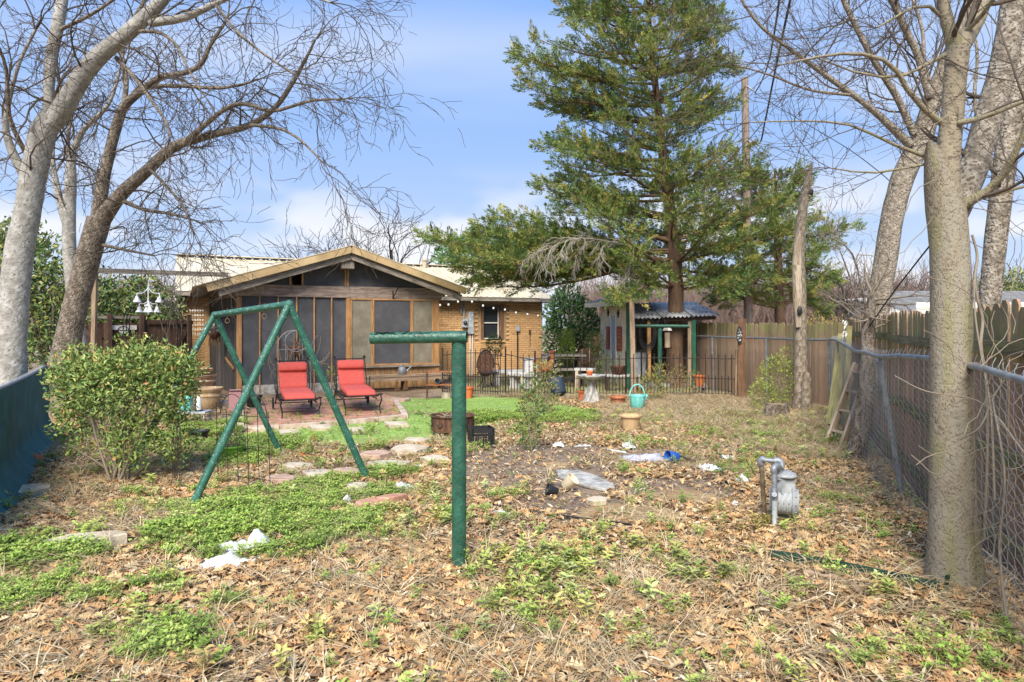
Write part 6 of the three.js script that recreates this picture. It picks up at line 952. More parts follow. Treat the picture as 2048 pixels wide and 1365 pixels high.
// ---------- gas meter ----------
{
  const T = thing('gas_meter', 'weathered grey gas meter on bent galvanized pipes', 'gas meter', G(1552, 1060)), d = 5.55, q = (x, y, z = 0) => P(1490 + x / 6.827, 890 + y / 6.827, d + z);
  const pipe = (name, pts, r, m) => wmesh(name, tubeG(pts, r, 14), m, T);
  pipe('inlet_riser', [q(290, 1030, 0.18).setY(-0.1), q(225, 240, 0.12)], 0.019, M.pipeOld); pipe('elbow', spline([q(222, 275, 0.12), q(212, 222, 0.12), q(240, 198, 0.11), q(268, 204, 0.1)], 10), 0.026, M.galv);
  pipe('cross_pipe', [q(262, 205, 0.1), q(415, 225, 0.06)], 0.019, M.galv); pipe('elbow', spline([q(400, 222, 0.06), q(455, 218, 0.05), q(500, 250, 0.04), q(495, 320, 0.03)], 10), 0.027, M.galv);
  pipe('meter_inlet', [q(475, 330, 0.03), q(472, 500, 0.03)], 0.021, M.galv); pipe('union_nut', [q(476, 430, 0.03), q(475, 475, 0.03)], 0.034, M.galv);
  pipe('outlet_pipe', [q(400, 340, -0.06), q(404, 620, -0.07)], 0.020, M.galv); pipe('elbow', spline([q(398, 385, -0.06), q(398, 320, -0.06), q(440, 295, -0.03), q(468, 310, 0)], 8), 0.026, M.galv); pipe('valve', [q(402, 590, -0.07), q(404, 745, -0.07)], 0.029, M.galv); wmesh('valve_plug', tubeG([q(404, 680, -0.10), q(404, 680, -0.13)], 0.02, 12), M.galv, T);
  pipe('outlet_riser', [q(405, 740, -0.07), q(412, 1235, -0.08).setY(-0.08)], 0.021, M.greyPaint);
  const c = q(535, 770, 0.06), body = wmesh('meter_body', [...[[0.10, 0.13, 0], [0.114, 0.022, 0.074], [0.098, 0.03, 0.098], [0.114, 0.022, -0.074], [0.098, 0.03, -0.098]].map(([R, L, o]) => new THREE.CylinderGeometry(R, R, L, 40).rotateX(Math.PI / 2).rotateY(1.2).scale(1, 1.06, 1).translate(c.x + 0.932 * o, c.y, c.z + 0.362 * o))], M.meter, T);
  const bolts = []; for (let k = 0; k < 10; k++) { const a = k / 10 * 6.28; const g = new THREE.CylinderGeometry(0.008, 0.008, 0.02, 6).rotateX(Math.PI / 2).translate(Math.cos(a) * 0.107, Math.sin(a) * 0.113, 0.084).rotateY(1.2).translate(c.x, c.y, c.z); bolts.push(g); } wmesh('bolts', bolts, M.galv, body).userData.kind = 'stuff';
  wmesh('meter_neck', [boxG(0.13, 0.12, 0.11).rotateY(0.3).translate(c.x, c.y + 0.135, c.z)], M.greyPaint, T); wmesh('meter_cap', [latheG([[0.092, 0], [0.098, 0.012], [0.08, 0.03], [0.03, 0.05], [0.001, 0.052]], 24).translate(c.x + 0.005, c.y + 0.205, c.z)], M.meter, T); wmesh('rust_tag', boxG(0.012, 0.05, 0.03).translate(c.x + 0.09, c.y + 0.19, c.z), M.tanPot, T);
}
// ---------- shed, lean-to and its contents ----------
{
  const T = thing('shed', 'small cream shed with grey roof, green corner trim and open lean-to', 'shed', at(3.4, 19.5));
  const Lw = frame([2.80, 21.6], [3.12, 18.55]), h = 2.32; // the cream wall with the door
  wmesh('wall', [Lw.box(0, Lw.L, 0, h, -0.1, 0), ], M.cream, T);
  const at2 = px => Lw.hit(px, 0, 0.02).s;
  const dr = wmesh('door', Lw.box(at2(1223), at2(1231), 0.02, 1.98, 0.002, 0.02), M.greyPaint, T); wmesh('door_frame', [Lw.box(at2(1221), at2(1223) - 0.002, 0.02, 2.05, 0.002, 0.03), Lw.box(at2(1231) + 0.002, at2(1233), 0.02, 2.05, 0.002, 0.03)], M.siding, dr);
  for (const [a, b] of [[1213, 1219], [1234, 1243]]) { const s = wmesh('shutter', Lw.box(at2(a), at2(b), 0.98, 1.66, 0.003, 0.03), M.redShutter, T); wmesh('louvre', [0, 1, 2, 3, 4, 5].map(k => Lw.box(at2(a) + 0.03, at2(b) - 0.03, 1.03 + k * 0.1, 1.09 + k * 0.1, 0.031, 0.042)), M.terracotta, s); }
  for (const [x, y, w] of [[1216, 625, 5], [1236, 627, 4]]) { const q = Lw.hit(x, y, 0.02); wmesh('wall_ornament', [Lw.box(q.s - 0.1, q.s + 0.1, q.h - 0.03, q.h + 0.03, 0.003, 0.03), Lw.box(q.s - 0.03, q.s + 0.03, q.h - 0.12, q.h + 0.1, 0.003, 0.032)], M.iron, T); }
  wmesh('corner_trim', beamG(new V3(3.16, 0, -18.5), new V3(3.16, h, -18.5), 0.12, 0.1), M.greenTrim, T);
  const rf = new TB(); rf.quad(new V3(2.35, 2.42, -22.1), new V3(2.75, 2.34, -18.1), new V3(4.2, 2.75, -18.3), new V3(4.0, 2.85, -22.2)); wmesh('roof', rf.geo(), M.shingle, T); wmesh('roof_fascia', [beamG(new V3(2.36, 2.34, -22.1), new V3(2.76, 2.27, -18.12), 0.03, 0.12), beamG(new V3(2.78, 2.28, -18.1), new V3(3.2, 2.4, -18.16), 0.03, 0.12)], M.cream, T);
  wmesh('back_wall', [boxG(2.5, 2.2, 0.08).translate(4.4, 1.1, -20.3), boxG(0.08, 2.1, 1.6).translate(3.35, 1.05, -19.4)], M.barnWall, T); wmesh('floor_deck', boxG(2.3, 0.12, 1.4).translate(4.3, 0.06, -19.2), M.oldConcrete, T);
  // corrugated sheets
  for (const [x0, x1, dy] of [[3.12, 3.95, 0], [3.9, 4.75, 0.02], [4.7, 5.45, 0.035]]) { const n = 44, p = [], uv = [], ix = []; for (let j = 0; j <= 6; j++) for (let i = 0; i <= n; i++) { const t = j / 6, x = lerp(x0, x1, i / n) + 0.04 * t; p.push(x, lerp(2.36, 1.92, t) + dy + 0.022 * Math.cos(i / n * (x1 - x0) / 0.11 * 6.283) - 0.05 * t * t + 0.05 * (x - 3.1) / 2.3 * t, -lerp(20.4, 17.95, t)); uv.push(x, t * 2.5); } for (let j = 0; j < 6; j++) for (let i = 0; i < n; i++) { const a = j * (n + 1) + i; ix.push(a, a + 1, a + n + 1, a + 1, a + n + 2, a + n + 1); } const g = new THREE.BufferGeometry(); g.setAttribute('position', new THREE.Float32BufferAttribute(p, 3)); g.setAttribute('uv', new THREE.Float32BufferAttribute(uv, 2)); g.setIndex(ix); g.computeVertexNormals(); wmesh('corrugated_sheet', g, M.corr, T); }
  wmesh('lean_to_beam', beamG(new V3(3.15, 1.82, -18.1), new V3(5.4, 1.9, -18.1), 0.06, 0.1), M.darkFence[1], T);
  wmesh('post', beamG(P(1298, 760, 18.1), P(1298, 640, 18.1), 0.09, 0.09), M.cedarTrim, T); wmesh('post', beamG(P(1387, 775, 18.1).setY(0), P(1387, 640, 18.1), 0.11, 0.09), M.greenTrim, T); wmesh('post', beamG(P(1379, 775, 18.15).setY(0), P(1379, 640, 18.15), 0.09, 0.09), M.post, T);
  const Pp = thing('porch_post', 'tall square tan post standing before the shed corner', 'post', at(P(1264, 0, 17.2).x, 17.2)); wmesh('shaft', beamG(new V3(P(1267, 0, 17.2).x, -0.05, -17.2), P(1263, 597, 17.2), 0.115, 0.115), M.post, Pp);
  const Bn = thing('trash_bin', 'grey wheeled trash bin with black lid under the lean-to', 'bin', new V3(P(1278, 0, 18.6).x, 0.12, -18.6)); mesh('body', [latheG([[0.2, 0], [0.25, 0.85], [0.26, 0.86]], 4).rotateY(Math.PI / 4)], M.greyPaint, Bn); mesh('lid', boxG(0.42, 0.05, 0.44).translate(0, 0.885, 0), M.black, Bn);
  const Hs = thing('garden_hose', 'coiled black garden hose hung on the lean-to wall', 'hose', P(1295, 665, 18.0)); { const tb = new TB(); for (let k = 0; k < 4; k++) { const q = []; for (let a = 0; a <= 24; a++) { const t = a / 24 * 6.283; q.push(new V3(Math.cos(t) * (0.17 + k * 0.02), Math.sin(t) * (0.34 + 0.03 * k) - 0.02 * k, -0.02 + k * 0.018)); } tb.tube(q, 0.013, 6); } tb.tube(spline([new V3(0.18, 0.1, 0), new V3(0.4, 0.4, 0), new V3(0.5, -0.1, 0), new V3(0.38, -0.6, 0.05)], 20), 0.014, 6); mesh('coil', tb.geo(), M.blackRubber, Hs); }
  const Ln = thing('lantern', 'brown lantern bird feeder hanging beside the cedar trunk', 'lantern', P(1335, 680, 17.9)); mesh('roof', latheG([[0.13, 0.24], [0.1, 0.3], [0.02, 0.33]], 12), M.oldConcrete, Ln); mesh('cage', [latheG([[0.07, -0.2], [0.075, 0.2]], 10)], M.ladder, Ln); mesh('tray', latheG([[0.001, -0.24], [0.12, -0.22], [0.12, -0.2]], 12), M.rust, Ln); mesh('hanger', tubeG([new V3(0, 0.32, 0), new V3(0, 0.6, 0)], 0.006, 5), M.iron, Ln);
  const Tb = thing('side_table', 'low slatted table in front of the shed corner', 'table', at(P(1243, 0, 17.6).x, 17.6)); mesh('top', boxG(0.85, 0.04, 0.5).translate(0, 0.42, 0), M.oldConcrete, Tb); for (const [x, z] of [[-0.38, 0.2], [0.38, 0.2], [-0.38, -0.2], [0.38, -0.2]]) mesh('leg', boxG(0.05, 0.42, 0.05).translate(x, 0.2, z), M.darkFence[1], Tb);
  pot('flower_pot', 'dark square planter on the low table by the shed', 'pot', 0, 0, [[0.17, 0], [0.22, 0.2], [0.225, 0.21], [0.225, 0.23]], M.rust, { seg: 4, pos: at(P(1238, 0, 17.6).x, 17.6).add(new V3(0, 0.448, 0)) });
}
// ---------- back yard furniture ----------
{
  const bench = (px, d, ry, label, w = 0.95) => { const T = thing('stone_bench', label, 'bench', at(P(px, 0, d).x, d), ry); mesh('seat', polyG([[-w / 2, -0.16], [0, -0.22], [w / 2, -0.16], [w / 2, 0.16], [0, 0.12], [-w / 2, 0.16]], 0.07, 0.015).translate(0, 0.36, 0), M.concrete, T); for (const s of [-1, 1]) mesh('leg', [boxG(0.12, 0.36, 0.24).translate(s * w * 0.34, 0.18, 0), boxG(0.17, 0.06, 0.28).translate(s * w * 0.34, 0.03, 0)], M.concrete, T); };
  bench(1017, 19.0, 0.2, 'curved concrete bench farther back beside the topiary', 1.0); bench(1043, 18.0, -0.9, 'curved concrete bench nearer the iron gate', 0.8);
  const T = thing('picnic_table', 'grey weathered picnic table behind the iron fence', 'picnic table', at(P(1127, 0, 19.2).x, 19.2), 0.15); for (let k = 0; k < 4; k++) mesh('top_plank', boxG(1.15, 0.05, 0.16).translate(0, 0.86, -0.26 + k * 0.175), M.greyBoard, T); for (const s of [-1, 1]) { for (const q of [0, 1]) mesh('seat_plank', boxG(1.2, 0.05, 0.14).translate(0, 0.5, s * (0.56 + q * 0.15)), M.greyBoard, T); mesh('leg', [beamG(new V3(s * 0.4, 0, -0.5), new V3(s * 0.4, 0.83, -0.1), 0.05, 0.09), beamG(new V3(s * 0.4, 0, 0.5), new V3(s * 0.4, 0.83, 0.1), 0.05, 0.09), boxG(0.06, 0.09, 1.3).translate(s * 0.46, 0.44, 0)], M.darkFence[1], T); }
  const S = thing('small_bench', 'short white topped bench with open sides near the picnic table', 'bench', at(P(1170, 0, 18.4).x, 18.4), -0.3); mesh('seat', boxG(0.55, 0.06, 0.3).translate(0, 0.52, 0), M.concrete, S); for (const s of [-1, 1]) mesh('side', boxG(0.08, 0.5, 0.28).translate(s * 0.2, 0.25, 0), M.stone, S);
  const C = thing('iron_chair', 'dark curled iron garden chair with round back', 'chair', at(P(975, 0, 18.2).x, 18.2), 0.3); const bk = []; for (let k = 0; k <= 16; k++) { const a = k / 16 * Math.PI; bk.push(new V3(Math.cos(a) * 0.24, 0.55 + Math.sin(a) * 0.48, -0.2)); } mesh('back_hoop', tubeG(bk, 0.018, 8), M.ironBrown, C); mesh('back_panel', new THREE.CircleGeometry(0.23, 20).scale(1, 1.6, 1).translate(0, 0.66, -0.2), M.rust, C); mesh('seat', latheG([[0.001, 0.44], [0.26, 0.45], [0.29, 0.42], [0.2, 0.4]], 20), M.ironBrown, C); for (let k = 0; k < 4; k++) { const a = k * 1.571 + 0.785; mesh('leg', tubeG(spline([new V3(Math.cos(a) * 0.2, 0.42, Math.sin(a) * 0.2), new V3(Math.cos(a) * 0.16, 0.22, Math.sin(a) * 0.16), new V3(Math.cos(a) * 0.3, 0, Math.sin(a) * 0.3)], 8), 0.015, 6), M.ironBrown, C); } for (const s of [-1, 1]) mesh('arm', tubeG(spline([new V3(s * 0.24, 0.66, -0.18), new V3(s * 0.3, 0.62, 0.05), new V3(s * 0.27, 0.42, 0.14)], 8), 0.015, 6), M.ironBrown, C);
  const K = thing('storage_box', 'white slatted cabinet beside the red rooster figure', 'cabinet', at(P(1060, 0, 18.9).x, 18.9), 0.2); mesh('carcass', boxG(0.34, 0.75, 0.3).translate(0, 0.375, 0), M.siding, K); mesh('top', boxG(0.4, 0.04, 0.36).translate(0, 0.77, 0), M.greyPaint, K); mesh('door', boxG(0.28, 0.6, 0.02).translate(0, 0.38, 0.16), M.white, K);
  const R = thing('garden_figure', 'rust red metal garden rooster standing near the picnic table', 'garden figure', at(P(1092, 0, 18.4).x, 18.4)); mesh('body', new THREE.SphereGeometry(0.17, 14, 10).scale(1.2, 0.9, 0.7).translate(0, 0.58, 0), M.rustOrange, R); mesh('neck', tubeG(spline([new V3(0.1, 0.62, 0), new V3(0.18, 0.8, 0), new V3(0.14, 0.92, 0)], 8), [0.1, 0.09, 0.08, 0.075, 0.07, 0.065, 0.06, 0.06, 0.055], 10), M.rustOrange, R); mesh('comb', new THREE.CircleGeometry(0.07, 10, 0, 3.14).translate(0.14, 0.96, 0), M.redShutter, R); mesh('tail', [0, 1, 2, 3].map(k => tubeG(spline([new V3(-0.12, 0.62, 0), new V3(-0.26, 0.8 - k * 0.03, 0.02 * k), new V3(-0.36, 0.7 - k * 0.09, 0.03 * k)], 8), [0.04, 0.04, 0.035, 0.035, 0.03, 0.03, 0.02, 0.02, 0.01], 6)), M.rustOrange, R).userData.kind = 'stuff'; for (const s of [-1, 1]) mesh('leg', tubeG([new V3(s * 0.06, 0.45, 0), new V3(s * 0.08, 0, 0.02)], 0.018, 6), M.iron, R);
  // wooden bench along the patio room with its watering can and dry bundles
  const bf = frame([PR.pt(PR.hit(700, 0).s, 0, 0.55).x, -PR.pt(PR.hit(700, 0).s, 0, 0.55).z], [PR.pt(PR.hit(880, 0).s, 0, 0.5).x, -PR.pt(PR.hit(880, 0).s, 0, 0.5).z]);
  const B = thing('long_bench', 'long weathered plank bench against the patio room window wall', 'bench', bf.pt(bf.L / 2, 0)); for (let k = 0; k < 2; k++) wmesh('seat_plank', bf.box(0, bf.L, 0.36, 0.41, -0.18 + k * 0.19, -0.005 + k * 0.19), M.post, B); wmesh('apron', bf.box(0.02, bf.L - 0.02, 0.25, 0.355, 0.13, 0.17), M.post, B); for (const s of [0.1, bf.L / 2, bf.L - 0.2]) wmesh('leg', bf.box(s, s + 0.09, 0, 0.25, -0.12, 0.165), M.darkFence[1], B);
  const wc = thing('watering_can', 'galvanized watering can standing on the long plank bench', 'watering can', bf.pt(bf.hit(803, 0).s, 0.412, 0.05), 0.4); mesh('body', latheG([[0.001, 0], [0.11, 0], [0.1, 0.16], [0.07, 0.2], [0.06, 0.19]], 18), M.galv, wc); mesh('spout', tubeG([new V3(0.08, 0.05, 0), new V3(0.24, 0.2, 0)], [0.025, 0.014], 8), M.galv, wc); mesh('handle', tubeG(spline([new V3(-0.06, 0.19, 0), new V3(0, 0.28, 0), new V3(0.07, 0.19, 0)], 8), 0.01, 6), M.galv, wc);
  for (const [px, l] of [[789, 'dry straw bundle hanging nearer the loungers from the plank bench'], [806, 'dry straw bundle hanging below the watering can from the plank bench']]) { const D = thing('straw_bundle', l, 'straw bundle', bf.pt(bf.hit(px, 0).s, 0.27, 0.21)), r = rng(px), tb = new TB(); for (let k = 0; k < 40; k++) tb.tube([new V3((r() - 0.5) * 0.04, 0.02, (r() - 0.5) * 0.03), new V3((r() - 0.5) * 0.16, -0.22 - 0.06 * r(), (r() - 0.5) * 0.08)], [0.005, 0.003], 3, { cap: false }); mesh('stalks', tb.geo(), M.tanSiding[0], D).userData.kind = 'stuff'; mesh('tie', latheG([[0.032, -0.05], [0.034, -0.03]], 10), M.twig, D); }
  const Rk = thing('plant_rack', 'rusty two shelf plant rack at the patio room corner', 'rack', G(880, 798)); for (const y of [0.32, 0.62]) mesh('shelf', boxG(0.62, 0.02, 0.26).translate(0, y, 0), M.rustOrange, Rk); for (const [x, z] of [[-0.3, 0.12], [0.3, 0.12], [-0.3, -0.12], [0.3, -0.12]]) mesh('leg', tubeG([new V3(x, 0, z), new V3(x, 0.64, z)], 0.011, 6), M.rust, Rk);
  const Jg = thing('jug', 'grey metal jug lying on the rusty plant rack', 'jug', G(880, 798).add(new V3(-0.05, 0.4, 0))); mesh('body', latheG([[0.001, -0.1], [0.06, -0.1], [0.07, 0.05], [0.05, 0.1], [0.06, 0.11]], 16).rotateX(1.45), M.galv, Jg); mesh('handle', tubeG(spline([new V3(0.06, 0, 0.06), new V3(0.11, 0.02, 0), new V3(0.065, 0, -0.07)], 8), 0.008, 6), M.galv, Jg);
  const St = slab('rounded tan stone under the rusty plant rack', 892, 797, 0.2, 0.18, 870, M.stone, 0.14, 'boulder');
}
// ---------- small things by the left wall ----------
{
  const T = thing('crate_table', 'low grey folding step table holding a bucket and bottle', 'table', G(388, 850)); mesh('top', boxG(0.5, 0.03, 0.3).translate(0, 0.24, 0), M.greyPaint, T); for (const [x, z] of [[-0.22, 0.12], [0.22, 0.12], [-0.22, -0.12], [0.22, -0.12]]) mesh('leg', tubeG([new V3(x, 0, z), new V3(x, 0.23, z)], 0.012, 6), M.greyPaint, T);
  const base = G(388, 850).add(new V3(0, 0.257, 0));
  pot('bucket', 'teal plastic bucket standing on the grey step table', 'bucket', 0, 0, rim(0.1, 0.12, 0.24, 0.008, 0.03), M.turquoise, { pos: base.clone().add(new V3(-0.14, 0, 0)) });
  const B = thing('spray_bottle', 'white bottle in a black holder beside the teal bucket', 'bottle', base.clone().add(new V3(0.1, 0, 0.05))); mesh('bottle', latheG([[0.001, 0], [0.04, 0], [0.04, 0.2], [0.02, 0.23], [0.02, 0.25], [0.001, 0.25]], 16), M.white, B); mesh('holder', [boxG(0.1, 0.02, 0.1).translate(0, 0.01, 0), boxG(0.012, 0.3, 0.02).translate(-0.05, 0.15, 0), boxG(0.1, 0.012, 0.02).translate(0, 0.295, 0)], M.iron, B);
  const K = thing('pink_box', 'faded pink carton standing against the corner post', 'carton', G(470, 822), 0.3); mesh('carton', boxG(0.22, 0.4, 0.14).translate(0, 0.2, 0), mat([0.5, 0.26, 0.25], 0.8), K); mesh('flap', boxG(0.22, 0.01, 0.12).rotateX(-0.5).translate(0, 0.42, -0.02), mat([0.6, 0.42, 0.4], 0.8), K);
  // metal star and vine trellis on the dark mesh
  const W = PR, c = W.hit(590, 700, 0.12), S = thing('metal_star', 'rusty five pointed barn star hung on the dark mesh wall', 'wall ornament', W.pt(c.s, c.h, 0.1), W.phi), tb = new TB(), pts = []; for (let k = 0; k < 10; k++) { const a = k / 10 * 6.283 + 1.57, r = k % 2 ? 0.12 : 0.3; pts.push(new V3(Math.cos(a) * r, Math.sin(a) * r, 0)); } for (let k = 0; k < 10; k++) tb.tri(new V3(0, 0, 0.06), pts[k], pts[(k + 1) % 10]); mesh('star', tb.geo(), M.rust, S); mesh('hanger', tubeG([new V3(0, 0.3, 0.01), new V3(0, 0.36, -0.06)], 0.006, 5), M.iron, S);
  const q = W.hit(588, 790, 0.35), V = thing('wire_trellis', 'arched wire trellis wound with dead vines behind the lounger', 'trellis', W.pt(q.s, 0, 0.32), W.phi), wr = [], hp = []; for (let k = 0; k <= 16; k++) { const a = k / 16 * Math.PI; hp.push(new V3(Math.cos(a) * 0.4, 1.15 + Math.sin(a) * 0.42, 0)); } wr.push(tubeG([new V3(0.4, 0, 0), ...hp, new V3(-0.4, 0, 0)], 0.008, 6)); for (const x of [-0.2, 0, 0.2]) wr.push(tubeG([new V3(x, 0, 0), new V3(x, 1.5, 0)], 0.006, 5)); for (const y of [0.4, 0.75, 1.1]) wr.push(tubeG([new V3(-0.4, y, 0.008), new V3(0.4, y, 0.008)], 0.006, 5)); const ci = []; for (let k = 0; k <= 24; k++) ci.push(new V3(Math.cos(k / 24 * 6.283) * 0.26 + 0.05, 1.3 + Math.sin(k / 24 * 6.283) * 0.26, 0.012)); wr.push(tubeG(ci, 0.007, 5)); mesh('wires', wr, M.wire, V).userData.kind = 'stuff';
  const r = rng(44), vn = new TB(); for (let k = 0; k < 26; k++) { let p = new V3((r() - 0.5) * 0.7, 0.05, 0.03), a = [p.clone()], dr = new V3((r() - 0.5) * 0.6, 1, 0); for (let i = 0; i < 9; i++) { dr.addScaledVector(rdir(r), 0.5); if (p.y > 1.3) dr.y -= 0.4; dr.normalize(); p = p.clone().addScaledVector(dr, 0.17); p.z = clamp(p.z, 0.01, 0.14); a.push(p); } vn.tube(a, 0.006, 4, { cap: false }); } mesh('dead_vines', vn.geo(), M.twigPale, V).userData.kind = 'stuff';
  // wire garden border hoops between the swing legs
  const mk = (x0, x1, y, h, label) => { const a = G(x0, y), b = G(x1, y + 14), W2 = frame([a.x, -a.z], [b.x, -b.z]), Tt = thing('wire_border', label, 'garden border', a); const n = 5; for (let k = 0; k <= n; k++) wmesh('upright_wire', tubeG([W2.pt(W2.L * k / n, -0.02), W2.pt(W2.L * k / n - 0.02, h * 0.6), W2.pt(W2.L * k / n - 0.03, h - (k % 2) * 0.06)], 0.0042, 5), M.ironBrown, Tt); for (const f of [0.12, 0.5, 0.86]) wmesh('cross_wire', tubeG([W2.pt(0, h * f), W2.pt(W2.L, h * f)], 0.0038, 5), M.ironBrown, Tt); for (let k = 0; k < 2; k++) { const hp2 = []; for (let i = 0; i <= 12; i++) { const t = i / 12 * Math.PI; hp2.push(W2.pt(W2.L * (0.28 + 0.42 * k) - Math.cos(t) * W2.L * 0.24, h * 0.86 + Math.sin(t) * 0.22)); } wmesh('hoop', tubeG(hp2, 0.0045, 5), M.ironBrown, Tt); } };
  mk(436, 540, 968, 0.86, 'thin wire garden border with hoops between the swing legs'); mk(345, 362, 962, 0.5, 'short wire border stub hidden beside the leafy hedge');
}
// ---------- utility pole and cables ----------
{
  const T = thing('utility_pole', 'tall weathered wooden utility pole rising behind the cedars', 'utility pole', at(P(1492, 0, 20.5).x, 20.5)); wmesh('pole', tubeG([new V3(T.position.x + 0.1, -0.2, -20.5), P(1494, 400, 20.5), P(1490, 156, 20.5)], [0.135, 0.115, 0.1], 16, { rough: 0.05 }), M.greyBeam, T); wmesh('insulator_bracket', [tubeG([P(1494, 172, 20.4), P(1512, 184, 20.3)], 0.02, 6), tubeG([P(1494, 280, 20.4), P(1508, 288, 20.3)], 0.02, 6)], M.greyPaint, T);
  const cab = (pts, r, label) => { const o = mesh('overhead_cable', tubeG(spline(pts.map(p => P(...p)), 50), r, 6), M.cable); tag(o, label, 'cable'); };
  cab([[1594, -60, 9], [1568, 60, 12.5], [1545, 170, 16], [1530, 245, 18.5], [1518, 288, 20], [1507, 287, 20.3]], 0.022, 'thick black cable sagging down to the lower pole bracket'); cab([[1567, -60, 9], [1550, 60, 12.5], [1536, 130, 16], [1520, 170, 19], [1510, 186, 20.3]], 0.018, 'twisted black cable running up from the pole top bracket');
  cab([[1510, 186, 20.3], [1600, 240, 18], [1700, 300, 15], [1760, 345, 13], [1790, 372, 11.5]], 0.008, 'thin wire slanting from the pole top to the leaning tree'); cab([[1508, 290, 20.3], [1570, 300, 19], [1640, 318, 17.6]], 0.006, 'short fine wire trailing from the lower pole bracket'); cab([[1884, 462, 6.5], [1830, 530, 7.4], [1780, 595, 8], [1738, 655, 8.3]], 0.009, 'straight black guy wire slanting to the tangled stem'); cab([[1508, 186, 20.3], [1620, 195, 17], [1760, 206, 14], [1850, 214, 11.6]], 0.005, 'nearly level fine wire from the pole top to bare branches'); cab([[1492, 172, 20.4], [1478, 190, 20.3], [1466, 205, 20.3]], 0.01, 'frayed short wire end hanging off the pole top');
}
console.log('objects done');

// ---------- leafy plants ----------
function leafG(L = 1, w = 0.42, fold = 0.25, curl = 0.15, seg = 3) {   // pointed leaf along +y
  const tb = new TB(), at_ = (t, s) => new V3(s * w / 2 * Math.sin(Math.PI * Math.pow(t, 0.75)) , t * L, -Math.abs(s) * fold * w * Math.sin(Math.PI * t) + curl * t * t * L);
  for (let k = 0; k < seg; k++) for (const s of [-1, 1]) { const a = at_(k / seg, 0), b = at_((k + 1) / seg, 0), c = at_((k + 1) / seg, s), d = at_(k / seg, s); if (k === 0) s > 0 ? tb.tri(a, c, b) : tb.tri(a, b, c); else if (k === seg - 1) s > 0 ? tb.tri(a, d, b) : tb.tri(a, b, d); else s > 0 ? tb.quad(a, d, c, b) : tb.quad(a, b, c, d); }
  return tb.geo();
}
const LEAF = leafG(), LEAFN = leafG(1, 0.26, 0.2, 0.2), lmat = mat([1, 1, 1], 0.6), lmatDull = mat([1, 1, 1], 0.85);
const pick = (r, cols) => mul3(cols[(r() * cols.length) | 0], 0.75 + 0.5 * r());
const GREENS = { hedge: [[0.11, 0.19, 0.045], [0.17, 0.265, 0.058], [0.235, 0.32, 0.07], [0.31, 0.355, 0.088]], hedgeTip: [[0.40, 0.43, 0.11], [0.50, 0.46, 0.14], [0.50, 0.25, 0.10], [0.46, 0.30, 0.10], [0.36, 0.41, 0.10]], dark: [[0.05, 0.11, 0.03], [0.08, 0.16, 0.045], [0.12, 0.20, 0.06]], olive: [[0.15, 0.19, 0.045], [0.22, 0.25, 0.06], [0.29, 0.29, 0.075], [0.10, 0.15, 0.04]], lime: [[0.34, 0.42, 0.05], [0.44, 0.48, 0.07], [0.26, 0.34, 0.045]], nandina: [[0.20, 0.22, 0.05], [0.30, 0.25, 0.06], [0.32, 0.16, 0.05], [0.14, 0.19, 0.04]], magnolia: [[0.06, 0.14, 0.04], [0.09, 0.19, 0.055], [0.14, 0.26, 0.08]] };
// a crown of leaves on stems: lobes are [dx, y, dz, rx, ry, rz]
function shrub(name, label, cat, base, lobes, { leaf = 0.06, n = 1500, cols, tips = null, stems = 4, stemR = 0.014, seed = 1, shell = 0.45, droop = 0, up = 0.3, stemMat = M.twigPale, geo = LEAF, trunk = null, group, tipAt = 0.6, m = lmat, clump = 0 }) {
  const T = thing(name, label, cat, base, 0, group), r = rng(seed), tb = new TB(), list = [];
  for (let k = 0; k < stems; k++) { const l = lobes[k % lobes.length], a = r() * 6.28, b = new V3(Math.cos(a) * 0.08 * (stems > 1 ? 1 : 0), -0.03, Math.sin(a) * 0.08 * (stems > 1 ? 1 : 0)), e = new V3(l[0] + (r() - 0.5) * l[3], l[1] + (r() - 0.4) * l[4] * 0.8, l[2] + (r() - 0.5) * l[5]); const pts = spline([b, b.clone().lerp(e, 0.5).add(new V3((r() - 0.5) * 0.15, 0.02, (r() - 0.5) * 0.15)), e], 8); tb.tube(pts, pts.map((_, i) => lerp(stemR, stemR * 0.35, i / 8)), 6); for (let q = 0; q < 4; q++) { const s = pts[4 + ((r() * 4) | 0)], f = s.clone().add(new V3((r() - 0.5) * l[3], r() * l[4] * 0.7, (r() - 0.5) * l[5])); tb.tube([s, f], [stemR * 0.4, 0.003], 4, { cap: false }); } }
  mesh(trunk ? 'trunk' : 'stems', tb.geo(), stemMat, T).userData.kind = trunk ? undefined : 'stuff';
  const vol = lobes.map(l => l[3] * l[4] * l[5] + 0.01 * 0), tot = vol.reduce((a, b) => a + b, 0);
  lobes.forEach((l, li) => { const cnt = Math.round(n * vol[li] / tot); let cc = null; for (let k = 0; k < cnt; k++) {
    const d = rdir(r), q = Math.pow(shell + (1 - shell) * r(), 0.7), nz = 0.8 + 0.45 * fbm3(d.x * 2.2 + seed, d.y * 2.2, d.z * 2.2 + li * 5, 3, 70);
    let p = new V3(l[0] + d.x * l[3] * q * nz, l[1] + d.y * l[4] * q * nz, l[2] + d.z * l[5] * q * nz);
    if (clump) { if (k % clump === 0 || !cc) cc = p.clone(); else p = cc.clone().addScaledVector(rdir(r), leaf * 1.3); }
    if (p.y < 0.02) continue;
    const dir = d.clone().addScaledVector(rdir(r), 0.8); dir.y += up - droop; dir.normalize();
    const outer = q > tipAt + 0.25 && d.y > -0.1; const c = tips && outer && r() < 0.5 + 0.4 * d.y ? pick(r, tips) : pick(r, cols);
    list.push([p, qDir(dir, r() * 6.28), leaf * (0.65 + 0.7 * r()), c]);
  } });
  inst('leaves', geo, m, list, T); return T;
}
const hb = G(238, 965);
